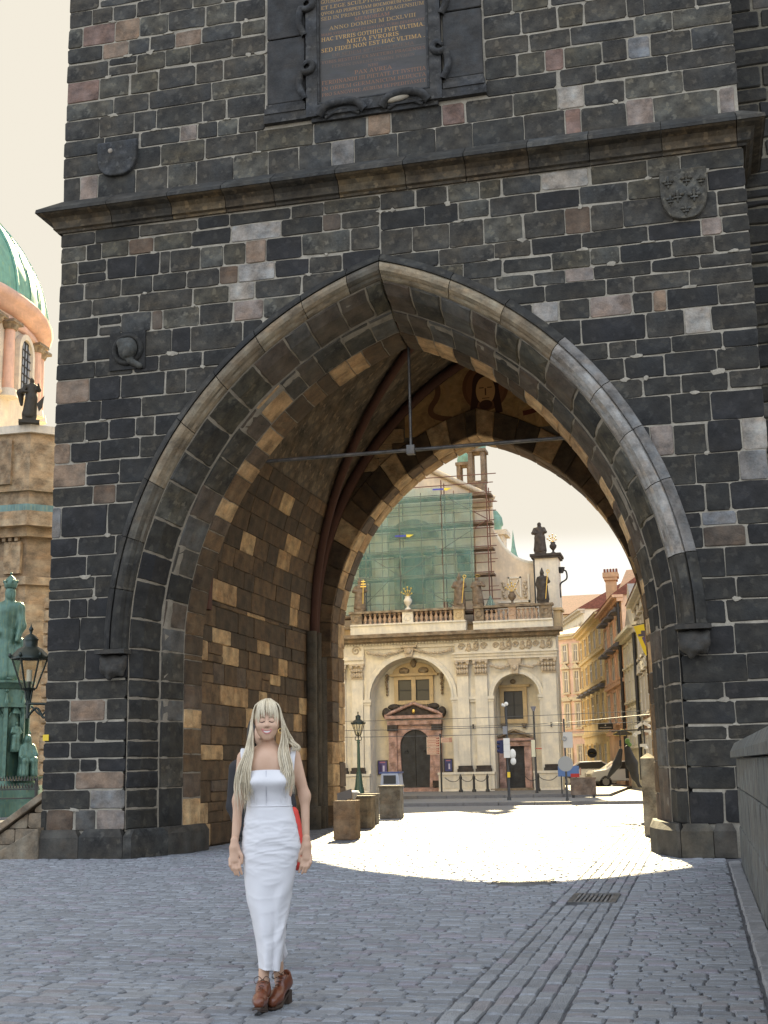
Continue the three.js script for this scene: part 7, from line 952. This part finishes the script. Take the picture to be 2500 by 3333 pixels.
  const shoe = (pos, ry, rx) => {
    const g = new THREE.Group(); g.name = 'shoe'; g.position.set(...pos); g.rotation.order = 'YXZ'; g.rotation.set(rx, ry, 0); w.add(g);
    const up = sdfMesh((x, y, z) => { let d = blend([cone([0, 0.115, -0.085], [0, 0.135, -0.035], 0.036, 0.036), cone([0, 0.105, -0.05], [0, 0.06, 0.045], 0.037, 0.036), cone([0, 0.055, 0.05], [0.002, 0.038, 0.105], 0.038, 0.031), cone([0, 0.16, -0.075], [0, 0.12, -0.085], 0.034, 0.034)], 0.03)(x, y, z); d = Math.max(d, (0.012 + clamp(-(z - 0.03) / 0.1, 0, 1) * 0.062) - y); d = Math.max(d, -cone([0, 0.135, -0.062], [0, 0.3, -0.055], 0.03, 0.036)(x, y, z)); return Math.max(d, y - 0.178 + (z + 0.06) * 0.35); }, [-0.06, -0.01, -0.15], [0.06, 0.22, 0.16], 0.0055);
    P(g, 'upper', up, leather, 0.2);
    const so = ext(shape([[-0.028, -0.11], [-0.034, -0.07], [-0.03, -0.01], [-0.04, 0.05], [-0.034, 0.105], [-0.016, 0.138], [0.016, 0.138], [0.034, 0.105], [0.04, 0.05], [0.03, -0.01], [0.034, -0.07], [0.028, -0.11]].map(([a, b]) => [a, -b]).reverse()), 0.012, 0, 0.003).rotateX(-Math.PI / 2), p = so.attributes.position; for (let i = 0; i < p.count; i++) p.setY(i, p.getY(i) + clamp(-(p.getZ(i) - 0.03) / 0.1, 0, 1) * 0.062); so.computeVertexNormals(); P(g, 'sole', so, sole);
    P(g, 'heel', ext(shape([[-0.027, -0.115], [-0.029, -0.062], [0.029, -0.062], [0.027, -0.115]].map(([a, b]) => [a, -b])), 0.07, 0, 0.004).rotateX(-Math.PI / 2), sole);
    for (let i = 0; i < 5; i++) { const t = i / 4, y = lerp(0.098, 0.163, t), z = lerp(0.045, -0.02, t); P(g, 'lace', strand([[-0.016, y, z - 0.004], [0, y + 0.006, z + 0.002], [0.016, y, z - 0.004]], 0.0024, 0.0024, 8, 5), lace); }
    for (const s of [-1, 1]) P(g, 'lace', strand([[0, 0.168, -0.018], [s * 0.022, 0.186, -0.006], [s * 0.044, 0.17, 0.004], [s * 0.036, 0.148, 0.012], [s * 0.01, 0.16, -0.01]], 0.002, 0.002, 20, 5), lace);
  };
  shoe([-0.066, 0.008, 0.185], -0.12, -0.25); shoe([0.038, 0, -0.02], -0.42, 0);
}
{ // second person almost hidden behind the woman
  const p = thing('person', 'person with black hair, black top and red bag hidden behind the woman', 'person', [-3.01, 0, 10.25], 0.3);
  const f = blend([cone([0, 1.46, 0], [0, 1.36, -0.01], 0.05, 0.055), cone([-0.15, 1.35, 0], [0.15, 1.35, 0], 0.055, 0.055), cone([0, 1.3, 0], [0, 0.95, 0], 0.14, 0.13), cone([-0.18, 1.34, 0], [-0.2, 1.08, 0.02], 0.05, 0.042), cone([-0.2, 1.08, 0.02], [-0.14, 0.9, 0.1], 0.042, 0.03), cone([0.18, 1.34, 0], [0.2, 1.08, 0], 0.05, 0.042), cone([0.2, 1.08, 0], [0.16, 0.88, 0.08], 0.042, 0.03), cone([-0.06, 0.9, 0], [-0.01, 0.48, 0.04], 0.095, 0.05), cone([-0.01, 0.48, 0.04], [0.03, 0.08, 0.04], 0.048, 0.035), cone([0.07, 0.9, 0], [0.06, 0.48, -0.04], 0.095, 0.05), cone([0.06, 0.48, -0.04], [0.05, 0.08, -0.06], 0.048, 0.035), ell([0.03, 0.045, 0.09], [0.04, 0.04, 0.12]), ell([0.05, 0.045, 0.0], [0.04, 0.04, 0.12]), ell([0, 1.58, 0.02], [0.078, 0.11, 0.095])], 0.03);
  P(p, 'body', sdfMesh(f, [-0.35, -0.01, -0.25], [0.35, 1.75, 0.3], 0.016), M([0.025, 0.024, 0.026], { roughness: 0.85 }), 0.4);
  P(p, 'face', sdfMesh(blend([ell([0, 1.575, 0.035], [0.066, 0.095, 0.088]), cone([0, 1.575, 0.12], [0, 1.55, 0.13], 0.01, 0.012)], 0.02), [-0.12, 1.44, -0.1], [0.12, 1.72, 0.18], 0.008), skinM, 0.3);
  const hr = []; for (let i = 0; i < 70; i++) { const a = R(-2.6, 2.6) - 1.57, c = Math.cos(a), s = Math.sin(a); hr.push(strand([[0, 1.7, -0.01], [c * 0.07, 1.67, s * 0.075], [c * 0.092, 1.58, s * 0.1 + 0.01], [c * 0.095, R(1.44, 1.5), s * 0.095]], 0.012, 0.007, 10, 5)); } P(p, 'hair', mg(...hr), M([0.014, 0.012, 0.012], { map: T.hair, roughness: 0.45 }), 0.2);
  P(p, 'bag', mg(sdfMesh(blend([cone([0.21, 1.02, 0.02], [0.25, 0.72, 0.02], 0.055, 0.085)], 0.02), [0.05, 0.55, -0.15], [0.42, 1.15, 0.2], 0.014), tube([[0.22, 1.04, 0.02], [0.17, 1.3, 0.03], [0.12, 1.42, 0.0], [0.15, 1.3, -0.06], [0.24, 1.0, -0.05]], 0.014, 24, 6)), M([0.62, 0.05, 0.035], { roughness: 0.6 }), 0.3).userData.label = 'red shoulder bag';
}
renderer.render(scene, camera);
